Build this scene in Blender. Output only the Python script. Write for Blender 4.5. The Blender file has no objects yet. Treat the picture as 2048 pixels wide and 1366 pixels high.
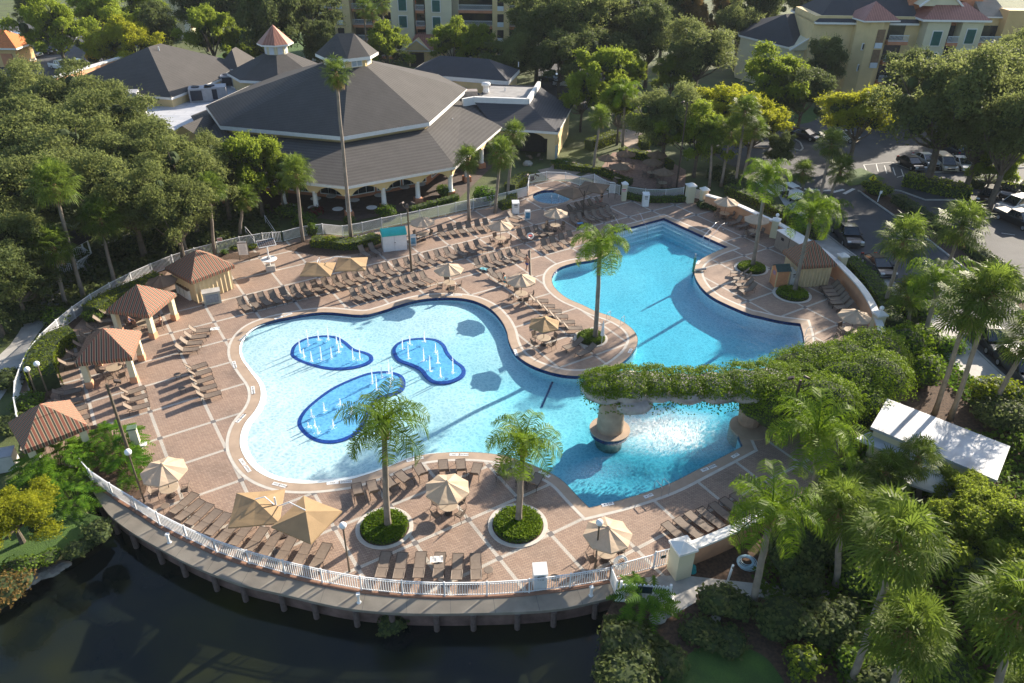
import bpy, bmesh, math, random
from mathutils import Vector, Matrix, Euler, noise
from mathutils.geometry import delaunay_2d_cdt
R = math.radians
random.seed(7)
SC = bpy.context.scene
COL = SC.collection
# ---------------------------------------------------------------- camera
FPX, TH, RO, CELL = 1508.0, 0.5533, 0.0132, 3.6576      # focal length in photo pixels, pitch, roll, paving cell (12 ft)
CAMH = 9.305 * CELL
cam_d = bpy.data.cameras.new('camera'); cam = bpy.data.objects.new('camera', cam_d); COL.objects.link(cam)
cam_d.sensor_width = 36; cam_d.lens = FPX / 2048 * 36; cam_d.clip_end = 3000; cam_d.clip_start = 0.5
cam.matrix_world = Matrix.Translation((0, 0, CAMH)) @ Matrix.Rotation(math.pi/2 - TH, 4, 'X') @ Matrix.Rotation(RO, 4, 'Z')
SC.camera = cam
# ---------------------------------------------------------------- sky and sun
SUN_AZ, SUN_EL = 45.0, 21.5
w = bpy.data.worlds.new('World'); SC.world = w; w.use_nodes = True
nt = w.node_tree; nt.nodes.clear()
sky = nt.nodes.new('ShaderNodeTexSky'); sky.sky_type = 'NISHITA'; sky.sun_disc = False
sky.sun_elevation = R(SUN_EL); sky.sun_rotation = R(90 - SUN_AZ); sky.air_density = 1.0; sky.dust_density = 1.2; sky.ozone_density = 1.6
bg = nt.nodes.new('ShaderNodeBackground'); bg.inputs[1].default_value = 0.09
wo = nt.nodes.new('ShaderNodeOutputWorld'); nt.links.new(sky.outputs[0], bg.inputs[0]); nt.links.new(bg.outputs[0], wo.inputs[0])
sun_d = bpy.data.lights.new('sun', 'SUN'); sun_d.energy = 5.0; sun_d.angle = R(0.55); sun_d.color = (1.0, 0.88, 0.72)
sun = bpy.data.objects.new('sun', sun_d); COL.objects.link(sun)
SUNV = Vector((math.cos(R(SUN_AZ))*math.cos(R(SUN_EL)), math.sin(R(SUN_AZ))*math.cos(R(SUN_EL)), math.sin(R(SUN_EL))))
sun.rotation_euler = SUNV.to_track_quat('Z', 'Y').to_euler(); sun.location = SUNV * 300
SC.view_settings.view_transform = 'Standard'; SC.view_settings.look = 'None'; SC.view_settings.gamma = 1
SC.view_settings.exposure = 1.4
SC.render.engine = 'CYCLES'
SC.cycles.max_bounces = 6; SC.cycles.diffuse_bounces = 3; SC.cycles.transparent_max_bounces = 12; SC.cycles.use_denoising = True
SC.cycles.caustics_reflective = False; SC.cycles.caustics_refractive = False

# ---------------------------------------------------------------- helpers
def G(u, v, z=0.0):
    """photo pixel (2048 wide) to the world point it shows at height z"""
    du, dv = u - 1024, v - 683
    cr, sr = math.cos(RO), math.sin(RO)
    a = cr*du + sr*dv; b = -sr*du + cr*dv
    dy = FPX*math.cos(TH) - b*math.sin(TH); dz = -FPX*math.sin(TH) - b*math.cos(TH)
    t = (z - CAMH)/dz
    return Vector((a*t, dy*t, z))
def PX(p):
    z = p[2]-CAMH; dep = p[1]*math.cos(TH) - z*math.sin(TH); up = p[1]*math.sin(TH) + z*math.cos(TH)
    u = FPX*p[0]/dep; v = -FPX*up/dep
    cr, sr = math.cos(RO), math.sin(RO)
    return 1024 + cr*u - sr*v, 683 + sr*u + cr*v
def HG(base, vtop):
    """height of a vertical thing whose foot is at base and whose top shows at row vtop"""
    g = G(*base); lo, hi = 0, 33
    for _ in range(40):
        m = (lo+hi)/2
        if PX((g.x, g.y, m))[1] > vtop: lo = m
        else: hi = m
    return lo
class MB:
    def __init__(s): s.v = []; s.f = []; s.uv = {}
    def add(s, vs, fs):
        o = len(s.v); s.v += [tuple(x) for x in vs]; s.f += [tuple(i+o for i in f) for f in fs]; return s
    def box(s, c, d, rz=0, rx=0, ry=0):
        M = Matrix.Translation(Vector(c)) @ Euler((rx, ry, rz)).to_matrix().to_4x4()
        x, y, z = d[0]/2, d[1]/2, d[2]/2
        vs = [M @ Vector(p) for p in ((-x,-y,-z),(x,-y,-z),(x,y,-z),(-x,y,-z),(-x,-y,z),(x,-y,z),(x,y,z),(-x,y,z))]
        return s.add(vs, [(0,3,2,1),(4,5,6,7),(0,1,5,4),(1,2,6,5),(2,3,7,6),(3,0,4,7)])
    def tube(s, pts, r, n=6, cap=True):
        pts = [Vector(p) for p in pts]
        rs = r if isinstance(r, (list, tuple)) else [r]*len(pts)
        rings = []; up0 = None
        for i, p in enumerate(pts):
            d = (pts[min(i+1, len(pts)-1)] - pts[max(i-1, 0)])
            if d.length < 1e-9: d = Vector((0, 0, 1))
            d.normalize()
            a = d.orthogonal().normalized() if up0 is None else (up0 - d*up0.dot(d)).normalized()
            up0 = a; b = d.cross(a)
            rings.append([p + a*math.cos(2*math.pi*k/n)*rs[i] + b*math.sin(2*math.pi*k/n)*rs[i] for k in range(n)])
        o = len(s.v); s.v += [tuple(x) for rg in rings for x in rg]
        for i in range(len(rings)-1):
            for k in range(n):
                s.f.append((o+i*n+k, o+i*n+(k+1) % n, o+(i+1)*n+(k+1) % n, o+(i+1)*n+k))
        if cap: s.f.append(tuple(o+k for k in reversed(range(n)))); s.f.append(tuple(o+(len(rings)-1)*n+k for k in range(n)))
        return s
    def lathe(s, prof, c=(0,0,0), n=20, a0=0):
        o = len(s.v)
        for r, z in prof: s.v += [(c[0]+r*math.cos(a0+2*math.pi*k/n), c[1]+r*math.sin(a0+2*math.pi*k/n), c[2]+z) for k in range(n)]
        for i in range(len(prof)-1):
            for k in range(n): s.f.append((o+i*n+k, o+i*n+(k+1) % n, o+(i+1)*n+(k+1) % n, o+(i+1)*n+k))
        if prof[0][0] > 1e-4: s.f.append(tuple(o+k for k in reversed(range(n))))
        if prof[-1][0] > 1e-4: s.f.append(tuple(o+(len(prof)-1)*n+k for k in range(n)))
        return s
    def prism(s, poly, z0, z1, hollow=False):
        """vertical prism over an xy outline"""
        n = len(poly); o = len(s.v)
        s.v += [(p[0], p[1], z0) for p in poly] + [(p[0], p[1], z1) for p in poly]
        for k in range(n): s.f.append((o+k, o+(k+1) % n, o+n+(k+1) % n, o+n+k))
        if not hollow: s.f.append(tuple(o+n+k for k in range(n))); s.f.append(tuple(o+k for k in reversed(range(n))))
        return s
    def sphere(s, c, r, n=12, m=8, sc=(1,1,1)):
        prof = [(r*math.sin(math.pi*i/m)*1.0, -r*math.cos(math.pi*i/m)) for i in range(m+1)]
        o = len(s.v)
        s.lathe([(max(p[0], 1e-5), p[1]) for p in prof], (0,0,0), n)
        for i in range(o, len(s.v)):
            v = s.v[i]; s.v[i] = (c[0]+v[0]*sc[0], c[1]+v[1]*sc[1], c[2]+v[2]*sc[2])
        return s
    def quadwall(s, a, b, z0, z1, th=0.2):
        """straight wall between two xy points"""
        a = Vector((a[0], a[1])); b = Vector((b[0], b[1])); d = (b-a).normalized(); n = Vector((-d.y, d.x))*th/2
        return s.prism([a-n, b-n, b+n, a+n], z0, z1)
    def mesh(s, name, smooth=False):
        me = bpy.data.meshes.new(name); me.from_pydata(s.v, [], s.f); me.update()
        if smooth: me.polygons.foreach_set('use_smooth', [True]*len(me.polygons))
        return me
    def build(s, name, m, parent=None, smooth=False, loc=None):
        me = s.mesh(name, smooth); me.materials.append(m)
        o = bpy.data.objects.new(name, me); COL.objects.link(o)
        if parent: o.parent = parent
        if loc is not None: o.location = loc
        return o
def tag(o, label=None, cat=None, group=None, kind=None):
    if label: o['label'] = label
    if cat: o['category'] = cat
    if group: o['group'] = group
    if kind: o['kind'] = kind
    return o
def empty(name, label, cat, loc=(0,0,0), rz=0, group=None, sc=1):
    o = bpy.data.objects.new(name, None); COL.objects.link(o); o.location = loc; o.rotation_euler = (0,0,rz)
    o.scale = (sc,)*3 if not isinstance(sc, tuple) else sc; o.empty_display_size = .3
    return tag(o, label, cat, group)
def fix(o, m, parent):
    """link an already made mesh as a part"""
    p = bpy.data.objects.new(o.name.split('.')[0], o); COL.objects.link(p); p.parent = parent; return p
def copy_thing(src, loc, rz, label, group=None, sc=None):
    r = src.copy(); COL.objects.link(r); r.location = loc; r.rotation_euler = (0,0,rz)
    if sc is not None: r.scale = (sc,)*3 if not isinstance(sc, tuple) else sc
    r['label'] = label
    if group: r['group'] = group
    for ch in list(src.children):
        c = ch.copy(); COL.objects.link(c); c.parent = r
        for g in list(ch.children):
            d = g.copy(); COL.objects.link(d); d.parent = c
    return r
class Kind:
    """first place() moves the original itself, later ones copy it with its parts"""
    def __init__(s, root): s.root = root; s.used = False
    def place(s, loc, rz, label, group=None, sc=1):
        s3 = (sc,)*3 if not isinstance(sc, tuple) else sc
        if not s.used:
            s.used = True; r = s.root; r.location = loc; r.rotation_euler = (0,0,rz); r.scale = s3; r['label'] = label
            if group: r['group'] = group
            return r
        return copy_thing(s.root, loc, rz, label, group, s3)
ORD = ['first','second','third','fourth','fifth','sixth','seventh','eighth','ninth','tenth','eleventh','twelfth','thirteenth','fourteenth','fifteenth','sixteenth','seventeenth','eighteenth','nineteenth','twentieth','twenty-first','twenty-second','twenty-third','twenty-fourth','twenty-fifth']
def xy(p): return Vector((p[0], p[1]))
def smooth_closed(pts, n=6, closed=True, corners=()):
    """Catmull-Rom through the points; listed indices stay sharp"""
    out = []; N = len(pts); pts = [Vector((p[0], p[1])) for p in pts]
    rng = range(N if closed else N-1)
    for i in rng:
        p1, p2 = pts[i], pts[(i+1) % N]
        p0 = pts[(i-1) % N] if closed or i > 0 else p1
        p3 = pts[(i+2) % N] if closed or i+2 < N else p2
        if i in corners: p0 = p1
        if (i+1) % N in corners: p3 = p2
        for k in range(n):
            t = k/n
            out.append(0.5*((2*p1) + (p2-p0)*t + (2*p0-5*p1+4*p2-p3)*t*t + (3*p1-p0-3*p2+p3)*t**3))
    if not closed: out.append(pts[-1])
    return out
def area(p): return 0.5*sum(p[i][0]*p[(i+1) % len(p)][1]-p[(i+1) % len(p)][0]*p[i][1] for i in range(len(p)))
def offset(poly, d, closed=True):
    """outward offset of a ccw outline (left side negative for open lines)"""
    n = len(poly); out = []
    sgn = 1 if (not closed or area(poly) > 0) else -1
    for i in range(n):
        a = poly[(i-1) % n] if closed or i > 0 else poly[i]; b = poly[i]; c = poly[(i+1) % n] if closed or i < n-1 else poly[i]
        d1 = xy(b)-xy(a); d2 = xy(c)-xy(b)
        if d1.length < 1e-6: d1 = d2
        if d2.length < 1e-6: d2 = d1
        d1.normalize(); d2.normalize()
        n1 = Vector((d1.y, -d1.x)); n2 = Vector((d2.y, -d2.x)); m = n1+n2
        if m.length < .2: m = n1
        m.normalize(); k = 1/max(.6, m.dot(n1))
        out.append(xy(b) + m*d*k*sgn)
    return out
def inside(p, poly):
    c = False; j = len(poly)-1; x, y = p[0], p[1]
    for i in range(len(poly)):
        xi, yi = poly[i][0], poly[i][1]; xj, yj = poly[j][0], poly[j][1]
        if (yi > y) != (yj > y) and x < (xj-xi)*(y-yi)/(yj-yi)+xi: c = not c
        j = i
    return c
def sheet(mb, outer, holes, z):
    vs = []; es = []
    for lp in [outer]+list(holes):
        o = len(vs); vs += [Vector((p[0], p[1])) for p in lp]; es += [(o+i, o+(i+1) % len(lp)) for i in range(len(lp))]
    r = delaunay_2d_cdt(vs, es, [], 0, 1e-5)
    V, F = r[0], r[2]
    o = len(mb.v); mb.v += [(p.x, p.y, z) for p in V]
    for f in F:
        c = sum((V[i] for i in f), Vector((0, 0)))/len(f)
        if inside(c, outer) and not any(inside(c, h) for h in holes): 
            f = tuple(f)
            if area([V[i] for i in f]) < 0: f = f[::-1]
            mb.f.append(tuple(i+o for i in f))
    return mb
def ring(mb, inner, outer, z, closed=True):
    n = len(inner); o = len(mb.v)
    mb.v += [(p[0], p[1], z) for p in inner] + [(p[0], p[1], z) for p in outer]
    for k in range(n if closed else n-1): 
        q = (o+k, o+(k+1) % n, o+n+(k+1) % n, o+n+k)
        mb.f.append(q)
    return mb
def skirt(mb, poly, z0, z1, closed=True):
    n = len(poly); o = len(mb.v)
    mb.v += [(p[0], p[1], z0) for p in poly] + [(p[0], p[1], z1) for p in poly]
    for k in range(n if closed else n-1): mb.f.append((o+k, o+(k+1) % n, o+n+(k+1) % n, o+n+k))
    return mb
# ---------------------------------------------------------------- materials
def nodes(name):
    m = bpy.data.materials.new(name); m.use_nodes = True; n = m.node_tree; b = n.nodes['Principled BSDF']; return m, n, b
def L(n, a, b): n.links.new(a, b)
def noise_node(n, scale, detail=3, co=None, rough=.55):
    t = n.nodes.new('ShaderNodeTexNoise'); t.inputs['Scale'].default_value = scale; t.inputs['Detail'].default_value = detail; t.inputs['Roughness'].default_value = rough
    if co is None:
        tc = n.nodes.new('ShaderNodeTexCoord'); co = tc.outputs['Object']
    L(n, co, t.inputs['Vector']); return t
def ramp(n, fac, stops, interp='LINEAR'):
    r = n.nodes.new('ShaderNodeValToRGB'); r.color_ramp.interpolation = interp
    e = r.color_ramp.elements
    while len(e) < len(stops): e.new(.5)
    for i, (p, c) in enumerate(stops): e[i].position = p; e[i].color = (c[0], c[1], c[2], 1)
    L(n, fac, r.inputs[0]); return r
def mat(name, col, rough=.6, ns=3.0, amt=.18, bump=0, bs=None, metal=0, spec=.4, ns2=None):
    m, n, b = nodes(name)
    t = noise_node(n, ns, 4)
    lo = [max(0, c*(1-amt)) for c in col]; hi = [min(1, c*(1+amt)) for c in col]
    r = ramp(n, t.outputs['Fac'], [(.3, lo), (.7, hi)])
    L(n, r.outputs[0], b.inputs['Base Color']); b.inputs['Roughness'].default_value = rough; b.inputs['Metallic'].default_value = metal
    b.inputs['Specular IOR Level'].default_value = spec
    if bump:
        t2 = noise_node(n, bs or ns*6, 3); bp = n.nodes.new('ShaderNodeBump'); bp.inputs['Strength'].default_value = bump; bp.inputs['Distance'].default_value = .03
        L(n, t2.outputs['Fac'], bp.inputs['Height']); L(n, bp.outputs[0], b.inputs['Normal'])
    return m
def math_n(n, op, a, b=None, c=None):
    x = n.nodes.new('ShaderNodeMath'); x.operation = op
    for i, q in enumerate((a, b, c)):
        if q is None: continue
        if isinstance(q, (int, float)): x.inputs[i].default_value = q
        else: L(n, q, x.inputs[i])
    return x.outputs[0]
def mixc(n, fac, a, b, mode='MIX'):
    x = n.nodes.new('ShaderNodeMix'); x.data_type = 'RGBA'; x.blend_type = mode
    if isinstance(fac, (int, float)): x.inputs[0].default_value = fac
    else: L(n, fac, x.inputs[0])
    for i, q in ((6, a), (7, b)):
        if isinstance(q, (tuple, list)): x.inputs[i].default_value = (q[0], q[1], q[2], 1)
        else: L(n, q, x.inputs[i])
    return x.outputs[2]
def leafmat(name, dark, light, trans=.35, ns=.9, rough=.45, tcol=None):
    """leaves: clumps and single leaves vary, some light passes through"""
    m, n, b = nodes(name)
    geo = n.nodes.new('ShaderNodeNewGeometry')
    t = noise_node(n, ns, 3)
    wn = geo.outputs['Random Per Island']
    f = math_n(n, 'ADD', math_n(n, 'MULTIPLY', t.outputs['Fac'], .7), math_n(n, 'MULTIPLY', wn, .35))
    oi = n.nodes.new('ShaderNodeObjectInfo')
    f = math_n(n, 'ADD', f, math_n(n, 'MULTIPLY', math_n(n, 'SUBTRACT', oi.outputs['Random'], .5), .22))
    r = ramp(n, f, [(.3, dark), (.78, light)])
    L(n, r.outputs[0], b.inputs['Base Color']); b.inputs['Roughness'].default_value = rough+.12; b.inputs['Specular IOR Level'].default_value = .09
    tr = n.nodes.new('ShaderNodeBsdfTranslucent')
    tc = mixc(n, .5, r.outputs[0], tcol or tuple(min(1, c*1.6) for c in light)); L(n, tc, tr.inputs[0])
    mx = n.nodes.new('ShaderNodeMixShader'); mx.inputs[0].default_value = trans
    out = n.nodes['Material Output']; L(n, b.outputs[0], mx.inputs[1]); L(n, tr.outputs[0], mx.inputs[2]); L(n, mx.outputs[0], out.inputs[0])
    return m
# ================================================================ THE GROUND, POOLS AND DECK
YAW = .5701; LOX, LOY = -5.383*CELL, 11.04*CELL
def z(o, s, *pts): return [(o[0]+p[0]/s, o[1]+p[1]/s) for p in pts]
POOLPX = [(569.5,636),(644.6,624.9),(722.5,630.4),(764,622),(806,608),(847.7,598.4),(903.3,595.6),(945,601.2),(978.4,616.5),(1000.7,638.8),(1013,662),
 (1018,684),(1030.6,708),(1061,730),(1105.7,746),(1144.6,752),(1185,750),(1225,738),(1258.7,713),(1273,692),(1275,676),(1267,661),(1250.3,647),(1222.5,633),(1192,623),(1166.9,611),(1133.5,596),
 (1111.3,577.6),(1104.3,563.7),(1106,549),(1119.6,535.8),(1150,526),(1189,519.3),(1217,505),(1226,485),(1226.8,463.1),(1276.2,450.3),(1327.6,436.4),(1456,494.7),(1438.3,500.7),(1416.6,510.6),(1398,522),(1388.5,536.2),
 (1388.9,550),(1394.8,564),(1406.7,579.7),(1426.4,595.5),(1456,610.4),(1495.6,627),(1518.3,632.5),(1557.9,641.6),(1600.4,647.5),(1606,668),(1608.3,690),(1606,715),(1596,745),(1565,780),(1530,805),(1487,832),(1472,845),(1473,862),(1485.4,893),
 (1403.3,935.4),(1333.8,970),(1250.3,998),(1178,1016),(1155.8,993.8),(1119.6,957.6),(1069.5,932),(1033,918.7),(1000.7,910.5),(959,905.5),(903.3,904.8),(833.8,913),(767,938),(722.5,953),(694.7,960),(625,967.4),(569.5,964.6),(527.8,951),
 (500,930),(482,900),(480,874),(489.6,846.4),(511,819),(521,794),(517.4,768),(498,740.7),(480,712),(481,685),(500.7,660),(530,646)]
SHARP = {POOLPX.index(p) for p in [(1226.8,463.1),(1327.6,436.4),(1456,494.7),(1600.4,647.5),(1178,1016),(1485.4,893)]}
pool = smooth_closed([G(u, v, -.02) for u, v in POOLPX], 4, corners=SHARP)
if area(pool) < 0: pool.reverse()
spa_c = G(1103, 393.5); SPR = 2.35
spa = [Vector((spa_c.x+SPR*math.cos(a*math.pi/16), spa_c.y+SPR*math.sin(a*math.pi/16))) for a in range(32)]
# paving: brick pavers, pale bands on a 12 ft grid, dark diamonds at the crossings
def paver_mat():
    m, n, b = nodes('brick_paving')
    tc = n.nodes.new('ShaderNodeTexCoord')
    mp = n.nodes.new('ShaderNodeMapping'); mp.vector_type = 'TEXTURE'; mp.inputs['Location'].default_value = (LOX, LOY, 0); mp.inputs['Rotation'].default_value = (0, 0, YAW); mp.inputs['Scale'].default_value = (CELL, CELL, CELL)
    L(n, tc.outputs['Object'], mp.inputs[0])
    sx = n.nodes.new('ShaderNodeSeparateXYZ'); L(n, mp.outputs[0], sx.inputs[0])
    def d(o):
        return math_n(n, 'ABSOLUTE', math_n(n, 'SUBTRACT', math_n(n, 'FRACT', math_n(n, 'ADD', o, .5)), .5))
    dx, dy = d(sx.outputs[0]), d(sx.outputs[1])
    band = math_n(n, 'LESS_THAN', math_n(n, 'MINIMUM', dx, dy), .03)
    dia = math_n(n, 'LESS_THAN', math_n(n, 'MAXIMUM', dx, dy), .05)
    def brick(rot, sc, bw, rh, c1, c2, mo):
        mp2 = n.nodes.new('ShaderNodeMapping'); mp2.inputs['Rotation'].default_value = (0, 0, rot); L(n, tc.outputs['Object'], mp2.inputs[0])
        k = n.nodes.new('ShaderNodeTexBrick'); k.inputs['Scale'].default_value = sc; k.inputs['Brick Width'].default_value = bw; k.inputs['Row Height'].default_value = rh
        k.inputs['Mortar Size'].default_value = .011; k.inputs['Color1'].default_value = (*c1, 1); k.inputs['Color2'].default_value = (*c2, 1); k.inputs['Mortar'].default_value = (*mo, 1); k.inputs['Bias'].default_value = 0
        L(n, mp2.outputs[0], k.inputs[0]); return k
    k1 = brick(-YAW+.785, 1, .24, .12, (.37, .268, .205), (.295, .205, .155), (.16, .12, .10))
    k2 = brick(-YAW, 1, .12, .12, (.53, .495, .44), (.46, .43, .38), (.33, .3, .27))
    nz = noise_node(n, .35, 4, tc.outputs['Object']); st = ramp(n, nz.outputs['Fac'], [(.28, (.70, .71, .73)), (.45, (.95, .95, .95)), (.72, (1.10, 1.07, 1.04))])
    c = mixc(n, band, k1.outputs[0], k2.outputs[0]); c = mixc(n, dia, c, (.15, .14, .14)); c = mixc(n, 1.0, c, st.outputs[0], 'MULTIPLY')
    L(n, c, b.inputs['Base Color']); b.inputs['Roughness'].default_value = .75; b.inputs['Specular IOR Level'].default_value = .3
    return m
M_PAV = paver_mat()
M_COP = mat('tan_coping', (.38, .285, .21), .7, 1.2, .12, .15, 20)
M_BAND = mat('pale_band', (.53, .495, .44), .75, 2, .12)
M_PLAST = mat('pool_plaster', (.72, .79, .78), .6, .8, .04)
M_CONC = mat('concrete', (.40, .385, .36), .8, 1.1, .16, .12, 18)
M_MULCH = mat('mulch', (.085, .052, .034), .95, 5, .5, .8, 30)
M_ASPH = mat('asphalt', (.068, .070, .075), .85, .35, .22, .25, 40)
M_WHITE = mat('white_paint', (.78, .78, .76), .45, 3, .05)
M_NAVY = mat('navy_tile', (.015, .035, .12), .25, 6, .5)
def grass_mat(name, a, b_, sc=.5):
    m, n, b = nodes(name); t = noise_node(n, sc, 5); t2 = noise_node(n, 14, 3)
    f = math_n(n, 'ADD', math_n(n, 'MULTIPLY', t.outputs['Fac'], .6), math_n(n, 'MULTIPLY', t2.outputs['Fac'], .4))
    r = ramp(n, f, [(.36, a), (.62, b_)]); L(n, r.outputs[0], b.inputs['Base Color']); b.inputs['Roughness'].default_value = .9
    bp = n.nodes.new('ShaderNodeBump'); bp.inputs['Strength'].default_value = .7; bp.inputs['Distance'].default_value = .06; L(n, t2.outputs['Fac'], bp.inputs['Height']); L(n, bp.outputs[0], b.inputs['Normal'])
    return m
M_GROUND = grass_mat('undergrowth', (.045, .055, .02), (.09, .12, .03), .25)
M_LAWN = grass_mat('lawn', (.03, .07, .010), (.065, .13, .018), .8)
# ---- the deck outline
FT = 1.22
fence_left = [G(u, v, FT) for u, v in [(32,829.7),(26.4,793.5),(29,760),(41.7,726.8),(60,692),(86,662),(97.4,652),(139,617),(194.7,579),(250.3,549.7),(319.9,519.2),(375.5,499.7),(473,474.6),(523,466)]]
fence_mid = [G(u, v, FT) for u, v in [(564,463),(628,446),(692,452.4),(750.3,438.5),(820,424.6),(931,401),(985,391),(1014,384)]]
fence_top = [G(u, v, FT) for u, v in [(1059,349.5),(1097.4,342.5),(1141.9,345.3),(1164,355),(1189,348),(1217,364),(1240,371)]]
fence_top2 = [G(u, v, FT) for u, v in [(1252,372.5),(1278,377.3),(1320,379.5),(1345,378),(1368,374.5)]]
rail = [G(u, v) for u, v in [(185,964),(215,985),(257.8,1010.5),(289,1030.5),(325,1053.4),(378.3,1080),(445.5,1110),(520,1134),(600,1155),(663.2,1169),(722.5,1180),(783.8,1187),(847,1191),(910.3,1192.5),(973.7,1191),(1037,1187.5),(1098.2,1181),(1159.5,1171.5),(1219,1161)]]
WH = 1.7
wallR = [G(u, v, WH) for u, v in [(1413,388.4),(1459,402.3),(1495,417),(1528.5,433),(1548,441),(1600,470),(1650,503),(1677,524.7),(1699.4,547),(1724.4,574.8),(1744,605.4),(1756,636),(1766,669.4),(1770,695)]]
wallB = [G(u, v, WH) for u, v in [(1362,1094),(1440,1064),(1514.8,1028),(1560,1000)]]
deck_out = [xy(p) for p in fence_left] + [xy(p) for p in fence_mid] + [xy(p) for p in fence_top] + [xy(p) for p in fence_top2] + [xy(p) for p in wallR] + \
  [xy(G(1766,760)), xy(G(1700,860)), xy(G(1640,960)), xy(G(1590,1040)), xy(wallB[2]), xy(wallB[1]), xy(wallB[0]), xy(G(1350,1150))] + [xy(p) for p in reversed(rail)] + [xy(G(190,945)), xy(G(120,930)), xy(G(40,900))]
bw_out = smooth_closed([G(u, v) for u, v in [(180,975),(192,991.6),(217,1027.7),(258.7,1061),(306,1089),(361.6,1119.5),(417.2,1144.5),(486.8,1169.6),(560,1186.3),(666.9,1211.3),(750.3,1222.4),(833.8,1226.6),(945,1225.8),(1060,1222.4),(1139,1214),(1233.7,1191.8)]], 4, closed=False)
deck_hole = pool
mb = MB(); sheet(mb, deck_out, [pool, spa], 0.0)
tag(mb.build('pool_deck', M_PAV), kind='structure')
# coping and the pale band that follows it
def flat(name, mb, m): return tag(mb.build(name, m), kind='structure')
mb = MB(); cin = offset(pool, .02); cout = offset(pool, .72); ring(mb, cin, cout, .012); skirt(mb, pool, -.16, .012); flat('pool_coping', mb, M_COP)
mb = MB(); ring(mb, cout, offset(pool, .94), .008); flat('coping_band', mb, M_BAND)
mb = MB(); ring(mb, spa, offset(spa, .5), .012); flat('spa_coping', mb, M_COP)
mb = MB(); skirt(mb, offset(pool, -.015), -.30, .0); skirt(mb, offset(spa, -.015), -.35, .0); flat('waterline_tile', mb, M_NAVY)
# ---- pool floor: a beach entry on the left that falls away to deep water
DEPTH = [(490,800,.10),(520,900,.12),(600,700,.18),(700,800,.2),(620,960,.16),(800,930,.3),(860,640,.22),(900,800,.32),(1000,700,.4),(1040,850,.62),(1100,790,.85),(1150,950,1.25),(1200,1000,1.4),(1250,900,1.5),(1350,900,1.5),(1450,900,1.4),(1400,800,1.5),(1550,760,1.5),
 (1140,560,1.0),(1250,600,1.25),(1350,560,1.35),(1330,650,1.35),(1500,680,1.45),(1580,700,1.45),(1300,700,1.4),(1340,500,1.2),(1440,520,1.1),(1240,540,1.1)]
DP = [(G(u, v), d) for u, v, d in DEPTH]
def depth(x, y):
    s = ww = 0
    for p, d in DP:
        k = 1/((p.x-x)**2+(p.y-y)**2+1.5)**1.5; s += d*k; ww += k
    return s/ww
xs = [p.x for p in pool]; ys = [p.y for p in pool]; x0, x1, y0, y1 = min(xs)-.5, max(xs)+.5, min(ys)-.5, max(ys)+.5
nx, ny = int((x1-x0)/.5)+1, int((y1-y0)/.5)+1
mb = MB()
# steps at the far corner of the deep pool
stA, stB, stC = xy(G(1226.8,463)), xy(G(1327.6,436.4)), xy(G(1456,494.7))
def stepd(x, y):
    p = Vector((x, y)); out = 9
    for a, b in ((stA, stB), (stB, stC)):
        d = (b-a).normalized(); n_ = Vector((d.y, -d.x)); out = min(out, abs((p-a).dot(n_)) if -1 < (p-a).dot(d) < (b-a).length+1 else 9)
    return out
nx, ny = int((x1-x0)/.4)+1, int((y1-y0)/.4)+1
for j in range(ny):
    for i in range(nx):
        x, y = x0+i*.4, y0+j*.4
        mb.v.append((x, y, -.1-depth(x, y)))
for j in range(ny-1):
    for i in range(nx-1):
        a = j*nx+i; mb.f.append((a, a+1, a+nx+1, a+nx))
flat('pool_floor', mb, M_PLAST).data.polygons.foreach_set('use_smooth', [True]*len(mb.f))
mb = MB(); skirt(mb, pool, -2.2, -.30); skirt(mb, spa, -1.2, -.35); sheet(mb, spa, [], -1.1); flat('pool_walls', mb, M_PLAST)
mb = MB()
for k, dpt in ((1.35, -.32), (.95, -.22), (.55, -.12)):
    pass
def stepslab(mb, w, z1):
    dA = (stB-stA).normalized(); nA = Vector((dA.y, -dA.x)); dC = (stC-stB).normalized(); nC = Vector((dC.y, -dC.x))
    if nA.y > 0: nA = -nA
    if nC.y > 0: nC = -nC
    # inner corner
    p, q = stA+nA*w, stC+nC*w
    import mathutils
    c = mathutils.geometry.intersect_line_line((*p, 0), (*(p+dA), 0), (*q, 0), (*(q+dC), 0))[0]
    mb.prism([stA, p, (c.x, c.y), q, stC, stB], -2.2, z1)
stepslab(mb, 2.1, -.85); stepslab(mb, 1.6, -.62); stepslab(mb, 1.1, -.42); stepslab(mb, .6, -.26); flat('pool_steps', mb, M_PLAST)
# beach rim: the dry pale lip inside the coping on the left
mb = MB()
fr = xy(G(1033,918)); rim = [i for i, p in enumerate(pool) if PX((p.x, p.y, 0))[0] < 1020 and (PX((p.x, p.y, 0))[1] > 700 or PX((p.x, p.y, 0))[0] < 540)]
# one contiguous run of outline points
runs = []; cur = [rim[0]]
for a, b in zip(rim, rim[1:]):
    if b == a+1: cur.append(b)
    else: runs.append(cur); cur = [b]
runs.append(cur)
if len(runs) > 1 and runs[0][0] == 0 and runs[-1][-1] == len(pool)-1: runs = [runs[-1]+runs[0]]+runs[1:-1]
inn = offset(pool, -.5); inn2 = offset(pool, -.54)
for r_ in runs:
    a = [pool[i] for i in r_]; b = [inn[i] for i in r_]
    n_ = len(a)
    b = [a[i].lerp(b[i], min(1, 3*min(i, n_-1-i)/n_)) for i in range(n_)]
    o = len(mb.v); mb.v += [(p.x, p.y, -.015) for p in a]+[(p.x, p.y, -.13) for p in b]
    for k in range(n_-1): mb.f.append((o+k, o+k+1, o+n_+k+1, o+n_+k))
flat('beach_entry', mb, M_PLAST)
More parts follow.
